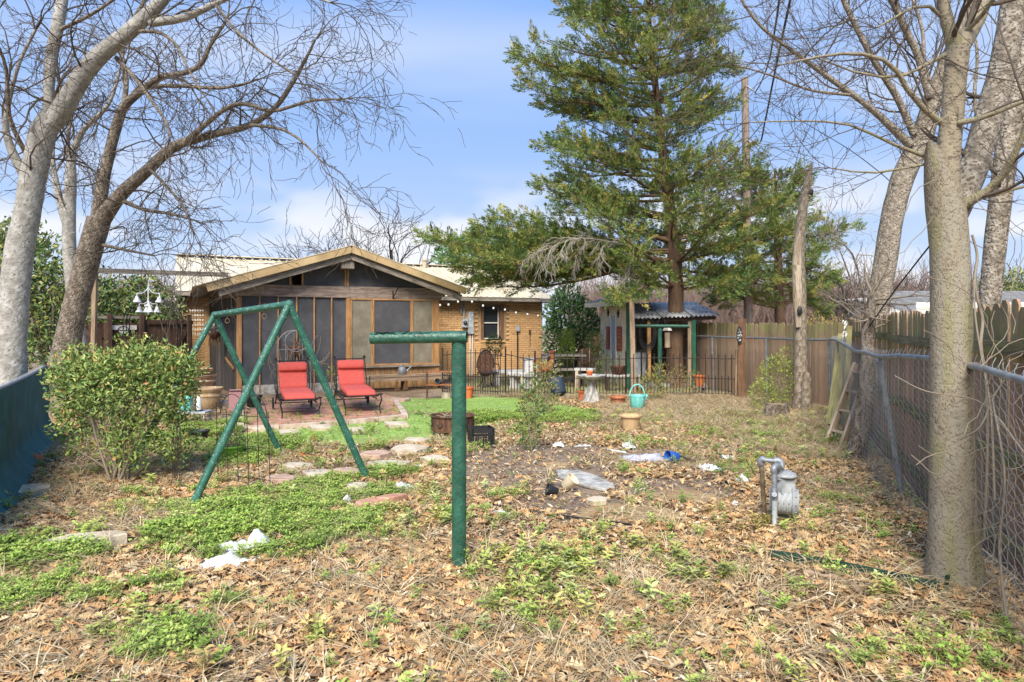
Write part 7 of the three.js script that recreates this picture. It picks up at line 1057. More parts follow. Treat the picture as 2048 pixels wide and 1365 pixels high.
shrub('hedge_bush', 'big yellow green hedge bush with bare lower stems', 'bush', hb, [[-0.05, 1.05, 0, 0.52, 0.36, 0.45], [-0.52, 1.05, -0.1, 0.27, 0.4, 0.36], [0.5, 1.05, -0.15, 0.28, 0.4, 0.4], [0.15, 1.25, -0.1, 0.46, 0.26, 0.4], [-0.35, 1.25, -0.1, 0.34, 0.2, 0.3], [0.5, 1.25, -0.2, 0.26, 0.18, 0.3], [-0.5, 0.68, 0, 0.22, 0.22, 0.25], [0.16, 0.5, 0.08, 0.28, 0.34, 0.26], [0.5, 0.5, -0.2, 0.24, 0.36, 0.3], [-0.36, 0.42, 0.1, 0.14, 0.14, 0.14], [0.05, 1.48, -0.05, 0.14, 0.16, 0.12], [0.32, 1.42, -0.1, 0.14, 0.14, 0.12]], { leaf: 0.05, n: 12500, cols: GREENS.hedge, tips: GREENS.hedgeTip, stems: 14, stemR: 0.016, seed: 901, clump: 4, shell: 0.3 });
shrub('holly_sapling', 'dark leaved sapling growing from straw behind the milk crate', 'sapling', G(1060, 903), [[0, 0.28, 0, 0.16, 0.24, 0.16], [0.02, 0.62, 0, 0.18, 0.2, 0.16], [0, 0.88, 0, 0.12, 0.14, 0.1]], { leaf: 0.055, n: 520, cols: [...GREENS.dark, ...GREENS.olive], tips: GREENS.nandina, stems: 5, stemR: 0.008, seed: 902 });
shrub('dry_shrub', 'brown green straggly shrub in front of the tipped blue tub', 'shrub', G(1085, 830), [[0, 0.35, 0, 0.34, 0.3, 0.3], [0.05, 0.78, 0, 0.3, 0.26, 0.25], [-0.1, 0.2, 0.2, 0.35, 0.18, 0.25]], { leaf: 0.055, n: 900, cols: [...GREENS.olive, [0.26, 0.2, 0.1], [0.3, 0.22, 0.1]], stems: 9, stemR: 0.008, seed: 903 });
shrub('nandina', 'yellow orange nandina bush against the iron fence near the pail', 'bush', G(1303, 806), [[0, 0.35, 0, 0.32, 0.3, 0.28], [0.1, 0.6, 0, 0.2, 0.2, 0.2]], { leaf: 0.06, n: 800, cols: GREENS.nandina, stems: 6, stemR: 0.007, seed: 904, geo: LEAFN });
shrub('nandina', 'tall sparse reddish nandina stems before the cedar trunk', 'bush', at(P(1352, 0, 15.6).x, 15.6), [[-0.3, 0.55, 0, 0.2, 0.3, 0.2], [0.05, 0.45, 0, 0.22, 0.3, 0.2], [0.4, 0.4, 0, 0.2, 0.25, 0.2]], { leaf: 0.055, n: 520, cols: GREENS.nandina, stems: 9, stemR: 0.007, seed: 905, geo: LEAFN });
shrub('yellow_shrub', 'loose yellow green shrub against the chain link by the snag', 'bush', at(P(1556, 0, 13.6).x, 13.6), [[0, 0.6, 0, 0.42, 0.5, 0.34], [0.22, 1.0, 0, 0.28, 0.3, 0.22], [-0.32, 0.28, 0.1, 0.32, 0.26, 0.28]], { leaf: 0.055, n: 2600, cols: [...GREENS.lime, ...GREENS.olive], stems: 9, stemR: 0.008, seed: 906, geo: LEAFN });
[[1420, 1080, 'low', 907], [1505, 900, 'm', 908]].forEach(() => 0);
shrub('young_plant', 'seedling with one orange leaf standing beside the swing leg', 'plant', G(621, 958), [[0, 0.2, 0, 0.07, 0.12, 0.07], [0.04, 0.38, 0, 0.05, 0.05, 0.05]], { leaf: 0.075, n: 16, cols: [[0.12, 0.16, 0.04], [0.55, 0.22, 0.06]], stems: 2, stemR: 0.004, seed: 909 });
shrub('leafy_evergreen', 'dense dark leafy evergreen beside the brick wall corner', 'tree', at(P(1140, 0, 23).x, 23), [[0, 1.9, 0, 0.85, 0.95, 0.8], [-0.3, 1.2, 0, 0.6, 0.8, 0.6], [0.45, 1.7, 0.1, 0.6, 0.7, 0.6], [0.0, 2.6, 0, 0.55, 0.45, 0.5], [-0.65, 2.1, 0.2, 0.35, 0.3, 0.35], [-0.2, 0.5, 0, 0.5, 0.5, 0.5]], { leaf: 0.13, n: 4200, cols: GREENS.dark, tips: GREENS.magnolia, stems: 6, stemR: 0.05, seed: 910, trunk: 1, stemMat: M.barkBrown });
shrub('boxwood', 'clipped bright lime column of boxwood beside the picnic table', 'bush', at(P(1133, 0, 19.9).x, 19.9), [[0, 0.95, 0, 0.25, 0.5, 0.25], [0, 1.3, 0, 0.24, 0.28, 0.24], [0, 0.5, 0, 0.22, 0.4, 0.22]], { leaf: 0.06, n: 1900, cols: GREENS.lime, stems: 4, seed: 911 });
shrub('topiary', 'ball topiary on a thin stem beneath the brick house window', 'topiary', at(P(989, 0, 20).x, 20), [[0, 1.15, 0, 0.26, 0.28, 0.24], [0.1, 0.85, 0, 0.12, 0.16, 0.12]], { leaf: 0.05, n: 900, cols: GREENS.dark, stems: 2, stemR: 0.03, seed: 912 });
shrub('topiary', 'three tier topiary standing beside the shed door', 'topiary', at(P(1189, 0, 19.6).x, 19.6), [[0, 1.25, 0, 0.28, 0.28, 0.25], [0.12, 0.85, 0, 0.2, 0.22, 0.2], [0.05, 0.4, 0, 0.22, 0.25, 0.2]], { leaf: 0.05, n: 1100, cols: [...GREENS.dark, ...GREENS.olive], stems: 3, stemR: 0.025, seed: 913 });
shrub('shed_shrub', 'soft green shrub growing at the foot of the shed door', 'bush', at(P(1215, 0, 18.9).x, 18.9), [[0, 0.45, 0, 0.35, 0.45, 0.3]], { leaf: 0.05, n: 900, cols: GREENS.olive, stems: 5, seed: 914, geo: LEAFN });
shrub('patio_plant', 'small leafy plant between the two red loungers', 'plant', at(P(665, 0, 14.9).x, 14.9), [[0, 0.45, 0, 0.16, 0.36, 0.14]], { leaf: 0.055, n: 240, cols: GREENS.olive, stems: 4, stemR: 0.006, seed: 915 });
shrub('tub_weeds', 'leafy weeds spilling over the lime green tub', 'plant', G(461, 922).add(new V3(0, 0.14, 0)), [[0, 0.12, 0, 0.18, 0.13, 0.16]], { leaf: 0.04, n: 420, cols: GREENS.hedge, stems: 6, stemR: 0.004, seed: 916 });
shrub('magnolia_tree', 'round glossy green tree beyond the ribbed metal roof', 'tree', at(P(925, 0, 34).x, 34), [[0, 4.5, 0, 1.6, 1.7, 1.4], [1.4, 5.1, 0, 1.5, 1.6, 1.3], [2.4, 4.4, 0, 1.4, 1.4, 1.2], [0.6, 3.4, 0, 1.8, 1.4, 1.4]], { leaf: 0.26, n: 4200, cols: GREENS.magnolia, stems: 4, stemR: 0.14, seed: 917, trunk: 1, stemMat: M.barkBrown });
// evergreens beyond the left fence
const lg = 'broadleaf evergreens beyond the plank fence';
const ev = (px, d, lobes, seed, n, label) => shrub('evergreen_tree', label, 'tree', at(P(px, 0, d).x, d), lobes, { leaf: 0.13, n, cols: [...GREENS.olive, ...GREENS.dark], tips: [[0.24, 0.26, 0.05], [0.18, 0.22, 0.05]], stems: 7, stemR: 0.06, seed, trunk: 1, stemMat: M.barkBrown, group: lg, clump: 5, shell: 0.2 });
ev(110, 16.5, [[-0.8, 3.6, 0, 0.8, 0.7, 0.7], [-0.6, 2.4, 0, 0.9, 0.8, 0.8], [0.4, 1.9, 0, 0.8, 0.7, 0.7], [-0.2, 1.2, 0, 0.8, 0.6, 0.7], [0.1, 2.9, 0, 0.7, 0.5, 0.6]], 921, 4200, 'olive green evergreen seen between the pale and brown bare trees');
ev(15, 17.5, [[0, 3.4, 0, 1.1, 1.0, 0.9], [0.4, 2.4, 0, 1.0, 0.9, 0.9], [-0.4, 1.5, 0, 1.0, 0.8, 0.9]], 922, 4500, 'tall olive evergreen behind the pale bare trunk');
ev(262, 18.5, [[-0.9, 2.6, 0, 0.7, 0.6, 0.6], [-0.2, 2.2, 0, 0.9, 0.75, 0.8], [0.5, 2.1, 0, 0.8, 0.6, 0.7], [-0.5, 1.5, 0, 0.9, 0.7, 0.7], [0.9, 1.6, 0, 0.6, 0.5, 0.6], [0.4, 2.7, 0, 0.6, 0.4, 0.5]], 923, 4600, 'leafy evergreen behind the chandelier and plank fence');
ev(330, 19.5, [[0, 2.3, 0, 0.7, 0.45, 0.6], [-0.4, 1.8, 0, 0.6, 0.5, 0.6]], 924, 900, 'thin leafed evergreen near the brick house corner');
// ---------- far things ----------
{
  const far = (px, d, h, seed, label, spread = 1) => { const b = P(px, 0, d); b.y = 0; const T = thing('far_bare_tree', label, 'tree', new V3(b.x, 0, b.z), 0, 'leafless trees beyond the houses'), r = rng(seed), tk = new TB(), tw = new TB(); const c = spline([new V3(0, -0.1, 0), new V3((r() - 0.5) * 0.3, h * 0.3, 0), new V3((r() - 0.5) * 0.6, h * 0.6, 0)], 8); tk.tube(c, c.map((_, i) => lerp(0.2, 0.1, i / 8)), 8); mesh('trunk', tk.geo(), M.twigDark, T); const o = { wander: 0.3, grav: 0.03, spread: 0.8, lift: 0.15, levels: 2, kids: [7, 4], minR: 0.017 }; for (let k = 0; k < 9; k++) { const p = c[2 + ((k * 6 / 9) | 0)], a = k * 2.4 + r(), d2 = new V3(Math.cos(a) * spread, 0.55 + r() * 0.6, Math.sin(a) * 0.8).normalize(); shoot(tw, r, p, d2, h * (0.28 + 0.2 * r()), 0.065, 0, o); } mesh('twigs', tw.geo(), M.twigDark, T).userData.kind = 'stuff'; };
  far(790, 44, 11.0, 931, 'spreading leafless tree rising above the patio room ridge'); far(715, 46, 8.6, 932, 'low leafless tree just behind the gable peak'); far(650, 48, 10.4, 933, 'leafless tree beyond the far end of the ribbed roof');
  far(1690, 36, 5, 934, 'leafless tree beyond the fence corner'); far(1960, 60, 7, 935, 'thin leafless tree beyond the grey shingle roof'); far(1830, 50, 6.4, 936, 'leafless tree behind the white neighbour house'); far(2035, 48, 5.6, 937, 'leafless tree past the domed roof vent');
  // hazy wood behind everything
  const r = rng(940), tw = new TB(), o = { wander: 0.2, grav: 0.02, spread: 0.8, lift: 0.12, levels: 1, kids: [9], minR: 0.02 };
  for (let k = 0; k < 620; k++) { const d = 62 + r() * 30, px = r() < 0.7 ? 1150 + r() * 950 : -60 + r() * 560, b = P(px, 0, d), h = 3.4 + r() * 2.6; b.y = 0; for (let q = 0; q < 5; q++) shoot(tw, r, b.clone().add(new V3((r() - 0.5) * 1.4, 0.2, 0)), new V3((r() - 0.5) * 0.9, 1, (r() - 0.5) * 0.5).normalize(), h, 0.05, 0, o); }
  const w = mesh('distant_wood', tw.geo(), mat([0.24, 0.165, 0.13], 1)); tag(w, 'hazy brown leafless wood along the skyline', 'wood', null, 'stuff');
  // yellow shrubs beyond the fence
  const ys = (px, d, lobes, seed, label) => shrub('yellow_bush', label, 'bush', at(P(px, 0, d).x, d), lobes, { leaf: 0.09, n: 1500, cols: [[0.42, 0.33, 0.06], [0.34, 0.28, 0.06], [0.48, 0.37, 0.08]], stems: 12, stemR: 0.012, seed, geo: LEAFN, m: lmatDull });
  ys(1665, 26, [[0, 1.3, 0, 1.0, 0.75, 0.7], [-0.7, 1.3, 0, 0.7, 0.9, 0.7], [0.7, 1.0, 0, 0.6, 0.6, 0.5]], 941, 'pale yellow flowering bush beyond the fence corner');
  shrub('far_evergreen', 'low green evergreen crown behind the domed vent roof', 'tree', at(P(2030, 0, 46).x, 46), [[0, 4.6, 0, 1.8, 0.9, 1], [-1.2, 4.4, 0, 1.2, 0.7, 1], [0, 2.6, 0, 1.6, 1.8, 1]], { leaf: 0.25, n: 1800, cols: GREENS.olive, stems: 4, stemR: 0.1, seed: 942, trunk: 1, stemMat: M.barkBrown });
  // neighbours' houses
  const H1 = thing('neighbour_house', 'neighbour house with grey shingle roof and domed vent', 'house', new V3(16, 0, -28)); { const hh = (y, d) => CH - (y - HY) * d / F, d = 26; const xa = P(1845, 0, d).x, xb = 26; wmesh('wall', boxG(xb - xa, 2.6, 0.2).translate((xa + xb) / 2, 1.3, -d - 0.5), M.siding, H1); for (let k = 0; k < 9; k++) wmesh('clapboard', boxG(xb - xa, 0.02, 0.03).translate((xa + xb) / 2, 0.6 + k * 0.22, -d - 0.385), M.cream, H1); const t = new TB(); for (let k = 0; k < 9; k++) { const q = (f, o) => [lerp(hh(637, d), hh(583, d + 4), f) + o, lerp(d, d + 4.2, f)]; const [ya, da] = q(k / 9, 0), [yb, db] = q((k + 1) / 9, 0.03); t.quad(new V3(xa - 0.3, ya + 0.012, -da), new V3(xb, ya + 0.012, -da), new V3(xb, yb, -db), new V3(xa - 0.3, yb, -db)); t.quad(new V3(xa - 0.3, ya - 0.02, -da), new V3(xb, ya - 0.02, -da), new V3(xb, ya + 0.012, -da), new V3(xa - 0.3, ya + 0.012, -da)); } wmesh('roof', t.geo(), M.shingle, H1); const v = P(1988, 584, d + 2.4), vv = latheG([[0.16, -0.4], [0.16, 0.02], [0.2, 0.03], [0.23, 0.12], [0.15, 0.22], [0.01, 0.25]], 16); vv.translate(v.x, v.y, v.z); wmesh('roof_vent', vv, M.greyPaint, H1); }
  const H2 = thing('neighbour_house', 'white low house with a pale gable beyond the fence', 'house', new V3(20, 0, -36)); { const d = 36, x0 = P(1765, 0, d).x, x1 = P(1852, 0, d).x; wmesh('wall', boxG(x1 - x0 + 2, 3.1, 4).translate((x0 + x1) / 2 + 1, 1.5, -d - 2), M.siding, H2); const w = wmesh('window', boxG(0.9, 0.5, 0.05).translate((x0 + x1) / 2 + 0.7, 2.35, -d + 0.03), M.greyPaint, H2); wmesh('pane', boxG(0.8, 0.4, 0.02).translate((x0 + x1) / 2 + 0.7, 2.35, -d + 0.066), M.glass, w); const t = new TB(); t.quad(new V3(x0 - 0.6, 2.95, -d + 0.5), new V3(x1 + 2, 3.45, -d + 0.5), new V3(x1 + 2, 3.6, -d - 4), new V3(x0 - 0.6, 3.2, -d - 4)); wmesh('roof', t.geo(), M.concrete, H2); }
  const H3 = thing('neighbour_house', 'tan brick neighbour house beyond the plank gate', 'house', new V3(-17, 0, -33)); { const d = 33, x0 = P(300, 0, d).x, x1 = P(372, 0, d).x; wmesh('wall', boxG(x1 - x0 + 2, 2.4, 4).translate((x0 + x1) / 2 + 0.6, 1.2, -d - 2), M.mortar, H3); const t = new TB(); t.quad(new V3(x0 - 0.9, 2.35, -d + 0.5), new V3(x1 + 2, 2.35, -d + 0.5), new V3(x1 + 2, 3.4, -d - 3), new V3(x0 - 0.9, 3.4, -d - 3)); wmesh('roof', t.geo(), mat([0.30, 0.235, 0.2], 0.9), H3); const w = wmesh('window', boxG(1.1, 0.5, 0.05).translate((x0 + x1) / 2 - 0.4, 1.8, -d + 0.03), M.siding, H3); wmesh('pane', boxG(1.0, 0.4, 0.02).translate((x0 + x1) / 2 - 0.4, 1.8, -d + 0.066), M.glass, w); }
}
// dead vines on the thick trunk and over the fence
{
  const T = thing('dead_vine', 'tangle of dead pale vines between the thick trunk and fence', 'vine', at(2.95, 4.3)), r = rng(951), tb = new TB();
  const v = (pts, w) => { const c = spline(pts.map(p => P(...p)), 26); tb.tube(c, c.map((q, i) => w * (1 - 0.4 * i / 26)), 6); };
  v([[1968, 1080, 4.35], [1975, 900, 4.3], [1972, 760, 4.2], [1962, 690, 4.2], [1966, 640, 4.25], [1956, 600, 4.25], [1950, 560, 4.25], [1955, 510, 4.3], [1945, 470, 4.3]], 0.012); v([[1990, 1000, 4.1], [1982, 820, 4.1], [1965, 720, 4.15], [1952, 640, 4.2], [1948, 560, 4.25]], 0.008); v([[2048, 905, 3.5], [1990, 830, 3.9], [1950, 800, 4.1], [1850, 782, 4.1], [1790, 752, 4.3]], 0.005); v([[2060, 700, 3.6], [2010, 720, 3.9], [1980, 760, 4.0], [1965, 840, 4.1]], 0.006); v([[1920, 880, 4.0], [1960, 855, 3.9], [1990, 790, 3.9], [2030, 740, 3.8], [2070, 730, 3.7]], 0.005); v([[2020, 1290, 3.7], [2000, 1100, 3.8], [2010, 950, 3.7], [1985, 800, 3.9]], 0.009);
  for (let k = 0; k < 34; k++) { let p = P(1955 + r() * 80, 650 + r() * 520, 4.2 - r() * 0.3), a = [p], d = rdir(r); for (let i = 0; i < 8; i++) { d.addScaledVector(rdir(r), 0.55); d.z *= 0.6; d.normalize(); p = p.clone().addScaledVector(d, 0.07); a.push(p); } tb.tube(a, 0.0028, 4, { cap: false }); }
  for (let k = 0; k < 16; k++) { let p = P(1880 + r() * 90, 130 + r() * 330, 4.28), a = [p], d = rdir(r); for (let i = 0; i < 9; i++) { d.addScaledVector(rdir(r), 0.6); d.z *= 0.5; d.normalize(); p = p.clone().addScaledVector(d, 0.08); a.push(p); } tb.tube(a, 0.0026, 4, { cap: false }); }
  wmesh('vine_stems', tb.geo(), M.twigPale, T).userData.kind = 'stuff';
}
console.log('plants done');

// ---------- ground cover: fallen leaves, straw, weeds, seedlings, lawn ----------
{
  const r = rng(1001);
  function oakG(seed) {                                     // lobed, curled oak leaf lying flat, 1 unit long
    const q = rng(seed), tb = new TB(), n = 9, W = [0.03, 0.10, 0.27, 0.10, 0.33, 0.11, 0.30, 0.10, 0.15, 0.0], c1 = 0.5 + q() * 0.9, c2 = (q() - 0.5) * 0.6;
    const pt = (i, s) => { const t = i / n, w = W[i] * (0.85 + 0.3 * q()), x = s * w; return new V3(x, c1 * x * x * 1.6 + 0.10 * Math.sin(t * 3 + c2 * 3) + c2 * x * 0.3, t - 0.5 + (s && W[i] > 0.2 ? 0.07 : 0)); };
    const L = [], C = [], R = []; for (let i = 0; i <= n; i++) { C.push(pt(i, 0)); L.push(pt(i, -1)); R.push(pt(i, 1)); }
    for (let i = 0; i < n; i++) { tb.quad(C[i], C[i + 1], L[i + 1], L[i]); tb.quad(C[i], R[i], R[i + 1], C[i + 1]); } return tb.geo();
  }
  function curlG(seed) { const q = rng(seed), tb = new TB(), n = 4, c = 2.0 + q() * 2, b = (q() - 0.5) * 0.7; const pt = (i, s) => { const t = i / n, w = 0.17 * Math.sin(Math.PI * (0.08 + 0.84 * t)); const x = s * w; return new V3(x + b * t * t * 0.4, c * x * x + 0.12 * Math.sin(t * 4 + b * 5), t - 0.5); }; for (let i = 0; i < n; i++) for (const s of [-1, 1]) s > 0 ? tb.quad(pt(i, 0), pt(i, s), pt(i + 1, s), pt(i + 1, 0)) : tb.quad(pt(i, 0), pt(i + 1, 0), pt(i + 1, s), pt(i, s)); return tb.geo(); }
  const dry = mat([1, 1, 1], 0.85);
  const oakCols = [[0.54, 0.305, 0.125], [0.60, 0.38, 0.175], [0.44, 0.235, 0.095], [0.61, 0.455, 0.25], [0.31, 0.175, 0.075], [0.53, 0.345, 0.15]];
  const smallCols = [[0.54, 0.41, 0.25], [0.45, 0.31, 0.17], [0.66, 0.55, 0.39], [0.31, 0.19, 0.10], [0.48, 0.315, 0.15], [0.18, 0.105, 0.055], [0.40, 0.265, 0.135]];
  const sample = (dmin, dmax, fall) => { for (; ;) { const d = dmin + (dmax - dmin) * r(); if (r() > d / dmax) continue; if (fall && r() > Math.pow(Math.min(1, 5 / d), fall)) continue; const x = (r() * 2 - 1) * (0.79 * d + 0.5); return [x, d]; } };
  // right of the screen fence, left of the chain link, outside paving
  const chainX = d => { for (let i = 0; i < chainA.length - 1; i++) if (d <= chainA[i + 1][1]) { const a = chainA[i], b = chainA[i + 1]; return lerp(a[0], b[0], clamp((d - a[1]) / (b[1] - a[1]))); } return 6.2; };
  const hitE = (x, d) => { for (const e of EXC) { const u = x - e[0], w = -d - e[1]; if (u * u + w * w < e[2] * e[2]) return true; } return false; };
  const yard = (x, d) => !hitE(x, d) && x < chainX(d) + 0.25 && x > -(1.55 + 0.52 * d) - 0.4 && !inPoly(patioPoly, x, d) && !(d > 15.8 && x < -1.4);
  const place = (n, dmin, dmax, fall, f) => { let k = 0, tries = 0; while (k < n && tries++ < n * 12) { const [x, d] = sample(dmin, dmax, fall); if (!yard(x, d)) continue; if (f(x, d)) k++; } };
  const soilM = (x, d) => inE(Z.soil, x, d, 0.5), sandM = (x, d) => inE(Z.sand, x, d, 0.5), weedM = (x, d) => inE(Z.weed, x, d, 0.8, 6) * smooth(0.22, 0.5, fbm(x * 3.1, d * 3.1, 3, 1043)), lawnM = (x, d) => inE(Z.lawn, x, d, 0.2), strawM = (x, d) => inE(Z.straw, x, d), seedM = (x, d) => inE(Z.seed, x, d, 0.9, 8) * smooth(0.42, 0.6, fbm(x * 2.6, d * 2.6, 3, 1053)), w2M = (x, d) => inE(Z.weed2, x, d, 0.4);
  const oak = [[], [], [], []], small = [[], [], []];
  place(30000, 2.5, 15.5, 0.9, (x, d) => { const pat = fbm(x * 1.3 + 7, d * 1.3, 3, 1002); const dens = (0.15 + 1.3 * smooth(0.36, 0.6, pat)) * (1 - 0.95 * soilM(x, d)) * (1 - 0.98 * sandM(x, d)) * (1 - 0.7 * weedM(x, d)) * (1 - 0.985 * lawnM(x, d)) * (1 - 0.75 * strawM(x, d)); if (r() > dens) return false; const y = gh(x, -d) + 0.008 + r() * 0.034; oak[(r() * 4) | 0].push([new V3(x, y, -d), qEuler((r() - 0.5) * 0.7, r() * 6.28, (r() - 0.5) * 0.7), 0.05 + 0.055 * r(), pick(r, oakCols)]); return true; });
  place(95000, 2.5, 15.5, 0.8, (x, d) => { const dens = (1 - 0.8 * soilM(x, d)) * (1 - 0.92 * sandM(x, d)) * (1 - 0.7 * weedM(x, d)) * (1 - 0.99 * lawnM(x, d)) * (1 - 0.35 * strawM(x, d)); if (r() > dens) return false; const y = gh(x, -d) + 0.004 + r() * 0.034; small[(r() * 3) | 0].push([new V3(x, y, -d), qEuler((r() - 0.5) * 0.8, r() * 6.28, (r() - 0.5) * 0.8), (q => [q * (0.5 + 0.7 * r()), q, q * (0.7 + 0.7 * r())])(0.03 + 0.05 * r()), pick(r, smallCols)]); return true; });
  oak.forEach((l, i) => inst('oak_leaves', oakG(1010 + i), dry, l, null, 'fallen orange brown lobed oak leaves covering the yard', 'leaf litter'));
  small.forEach((l, i) => inst('dry_leaves', curlG(1020 + i), dry, l, null, 'small curled tan dead leaves spread over the yard', 'leaf litter'));
  // straw
  const bladeG = (seed, flop) => { const q = rng(seed), tb = new TB(); for (let k = 0; k < 7; k++) { const a = q() * 6.28, f = flop * (0.5 + q()), h = 0.5 + 0.5 * q(), dx = Math.cos(a), dz = Math.sin(a), w = 0.015, p = t => new V3(dx * f * t * t + (q() - 0.5) * 0.02, h * t * (1 - 0.35 * f * t), dz * f * t * t), o = new V3(-dz * w, 0, dx * w); const A = p(0), B = p(0.5), C = p(1); tb.quad(A.clone().sub(o), A.clone().add(o), B.clone().add(o.clone().multiplyScalar(0.8)), B.clone().sub(o.clone().multiplyScalar(0.8))); tb.tri(B.clone().sub(o.clone().multiplyScalar(0.8)), B.clone().add(o.clone().multiplyScalar(0.8)), C); } return tb.geo(); };
  const straw = [[], []], strawC = [[0.50, 0.38, 0.21], [0.42, 0.30, 0.15], [0.56, 0.44, 0.27], [0.34, 0.25, 0.12]];
  place(23000, 3, 16.3, 0.2, (x, d) => { const m = Math.max(strawM(x, d), 0.10 + 0.25 * smooth(0.5, 0.7, fbm(x * 0.9, d * 0.9, 3, 1030))); if (r() > m * (1 - lawnM(x, d)) * (1 - 0.9 * soilM(x, d))) return false; straw[(r() * 2) | 0].push([new V3(x, gh(x, -d) - 0.005, -d), qEuler((r() - 0.5) * 0.5, r() * 6.28, (r() - 0.5) * 0.5), 0.10 + 0.14 * r(), pick(r, strawC)]); return true; });
  straw.forEach((l, i) => inst('straw', bladeG(1031 + i, 1.5), dry, l, null, 'dry straw coloured dead grass', 'grass'));
  // feathery green weeds
  const sprigG = seed => { const q = rng(seed), tb = new TB(); for (let s = 0; s < 6; s++) { const a = q() * 6.28, f = 0.35 + 0.5 * q(), h = 0.45 + 0.5 * q(), p = t => new V3(Math.cos(a) * f * t, h * Math.sin(t * 1.7) , Math.sin(a) * f * t); for (let k = 0; k < 7; k++) { const t = 0.2 + 0.8 * k / 6, c = p(t), b = q() * 6.28; const L = 0.16 + 0.08 * q(), e = new V3(Math.cos(b) * L, 0.05 + 0.1 * q(), Math.sin(b) * L), n = new V3(-Math.sin(b), 0.2, Math.cos(b)).multiplyScalar(0.06); tb.tri(c, c.clone().addScaledVector(e, 0.6).add(n), c.clone().add(e)); tb.tri(c, c.clone().add(e), c.clone().addScaledVector(e, 0.6).sub(n)); const e2 = e.clone().multiplyScalar(-1); e2.y = e.y; tb.tri(c, c.clone().addScaledVector(e2, 0.6).add(n), c.clone().add(e2)); } } return tb.geo(); };
  const weeds = [[], []], wc = [[0.22, 0.33, 0.05], [0.29, 0.41, 0.065], [0.17, 0.26, 0.04], [0.37, 0.45, 0.10], [0.30, 0.36, 0.08]];
  place(8200, 2.6, 13, 0.3, (x, d) => { const m = Math.max(weedM(x, d), 0.85 * w2M(x, d), 0.01 + 0.10 * smooth(0.54, 0.72, fbm(x * 1.7 + 3, d * 1.7, 3, 1040))) * (1 - 0.9 * soilM(x, d)); if (r() > m) return false; weeds[(r() * 2) | 0].push([new V3(x, gh(x, -d) - 0.004, -d), qEuler(0, r() * 6.28, 0), 0.04 + 0.10 * r() * (0.5 + fbm(x * 2, d * 2, 2, 1046)), pick(r, wc)]); return true; });
  weeds.forEach((l, i) => inst('green_weeds', sprigG(1041 + i), lmatDull, l, null, 'bright feathery green weeds spreading in patches', 'weeds'));
  // green grass blades mixed into the weeds
  const gg = []; place(3600, 2.6, 13, 0.3, (x, d) => { const m = Math.max(0.8 * weedM(x, d), 0.5 * w2M(x, d), 0.10 * strawM(x, d), 0.012); if (r() > m) return false; gg.push([new V3(x, gh(x, -d) - 0.005, -d), qEuler((r() - 0.5) * 0.5, r() * 6.28, (r() - 0.5) * 0.5), 0.07 + 0.13 * r(), pick(r, [[0.26, 0.36, 0.07], [0.34, 0.40, 0.10], [0.40, 0.38, 0.14], [0.20, 0.32, 0.06]])]); return true; });
  inst('green_grass', bladeG(1044, 1.1), lmatDull, gg, null, 'loose green grass blades growing through the weeds', 'grass');
  // seedlings with yellow green leaves
  const seedG = seed => { const q = rng(seed), gs = []; for (let k = 0; k < 13; k++) { const t = 0.25 + 0.75 * k / 12, a = k * 2.4, g = leafG(0.34 + 0.16 * q(), 0.2, 0.2, 0.25, 3); g.rotateX(0.75 + 0.5 * q()); g.rotateY(a); g.translate((q() - 0.5) * 0.1, t, (q() - 0.5) * 0.1); gs.push(g); } return mg(gs); };
  const seeds = [[], []], sc = [[0.36, 0.38, 0.09], [0.46, 0.42, 0.12], [0.28, 0.33, 0.07], [0.48, 0.36, 0.12], [0.42, 0.46, 0.16]];
  place(1500, 2.6, 13, 0.2, (x, d) => { const m = Math.max(seedM(x, d), 0.02, 0.12 * strawM(x, d)) * (1 - soilM(x, d)) * (1 - lawnM(x, d)); if (r() > m) return false; seeds[(r() * 2) | 0].push([new V3(x, gh(x, -d) - 0.01, -d), qEuler((r() - 0.5) * 0.5, r() * 6.28, (r() - 0.5) * 0.5), 0.07 + 0.08 * r(), pick(r, sc)]); return true; });
  seeds.forEach((l, i) => inst('seedlings', seedG(1051 + i), lmat, l, null, 'small yellow green seedlings among fallen leaves', 'seedlings'));
  // short bright lawn
  const lawn = [], lc = [[0.27, 0.42, 0.085], [0.33, 0.47, 0.12], [0.22, 0.37, 0.07]];
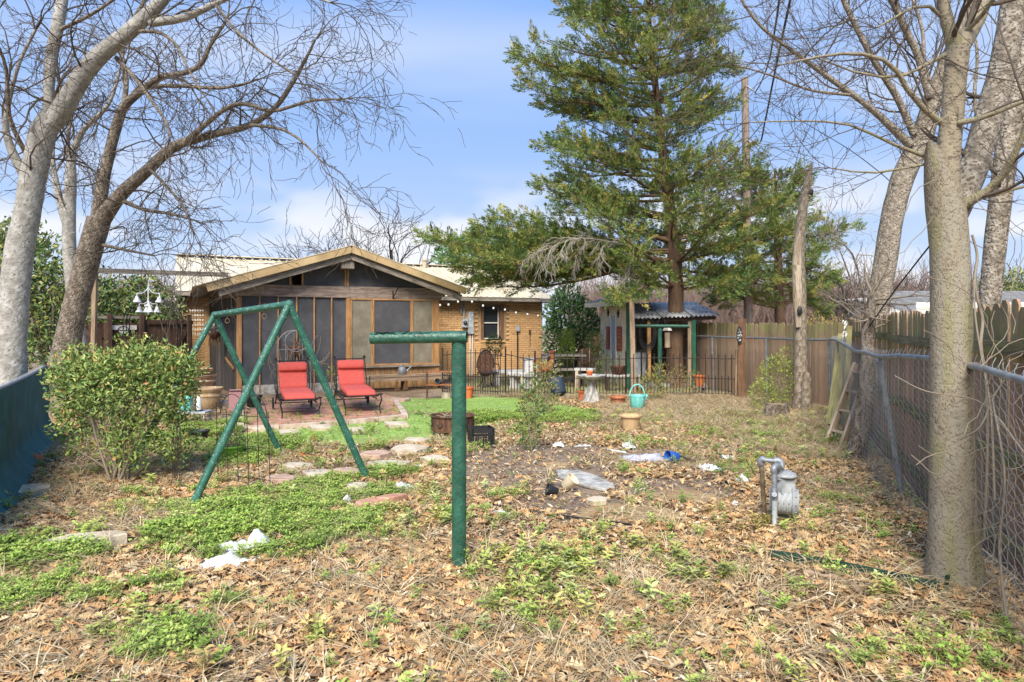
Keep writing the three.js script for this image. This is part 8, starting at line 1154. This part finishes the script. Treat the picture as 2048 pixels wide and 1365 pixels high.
  place(11000, 9, 15.6, 0, (x, d) => { if (r() > lawnM(x, d)) return false; lawn.push([new V3(x, gh(x, -d) - 0.004, -d), qEuler(0, r() * 6.28, 0), 0.028 + 0.03 * r(), pick(r, lc)]); return true; });
  inst('lawn_grass', bladeG(1061, 0.5), lmatDull, lawn, null, 'short bright lime green grass before the patio', 'grass');
  // grass and weeds in the back yard
  const back = []; for (let k = 0; k < 6500; k++) { const d = 16.6 + r() * 6.5, x = -1.2 + r() * 6; if (x > 5) continue; back.push([new V3(x, gh(x, -d) - 0.005, -d), qEuler(0, r() * 6.28, 0), 0.06 + 0.08 * r(), pick(r, r() < 0.55 ? [[0.22, 0.30, 0.08], [0.30, 0.36, 0.12]] : strawC)]); }
  inst('back_grass', bladeG(1062, 0.7), dry, back, null, 'patchy green and straw grass behind the iron fence', 'grass');
  // patio weeds in joints
  const pw = []; for (let k = 0; k < 420; k++) { const x = -6 + r() * 4, d = 11 + r() * 5; if (!inPoly(patioPoly, x, d) || fbm(x * 2.2, d * 2.2, 2, 1070) < 0.53) continue; pw.push([new V3(x, gh(x, -d) + 0.015, -d), qEuler(0, r() * 6.28, 0), 0.05 + 0.06 * r(), pick(r, wc)]); }
  inst('patio_weeds', sprigG(1071), lmatDull, pw, null, 'green weeds growing in the joints of the pavers', 'weeds');
  // fallen sticks
  const tb = new TB(); for (let k = 0; k < 420; k++) { const [x, d] = sample(2.8, 14, 0.6); if (!yard(x, d)) continue; const a = r() * 6.28, L = 0.12 + r() * 0.35, p = new V3(x, gh(x, -d) + 0.025, -d), q = new V3(x + Math.cos(a) * L, gh(x, -d) + 0.02 + r() * 0.05, -d + Math.sin(a) * L); tb.tube([p, p.clone().lerp(q, 0.5).add(new V3(0, 0.02, 0)), q], [0.0035, 0.003, 0.0015], 4, { cap: false }); }
  tag(mesh('fallen_twigs', tb.geo(), M.twigPale), 'thin fallen twigs strewn over the leaf litter', 'twigs', null, 'stuff');
}
console.log('cover done');
renderer.render(scene, camera);
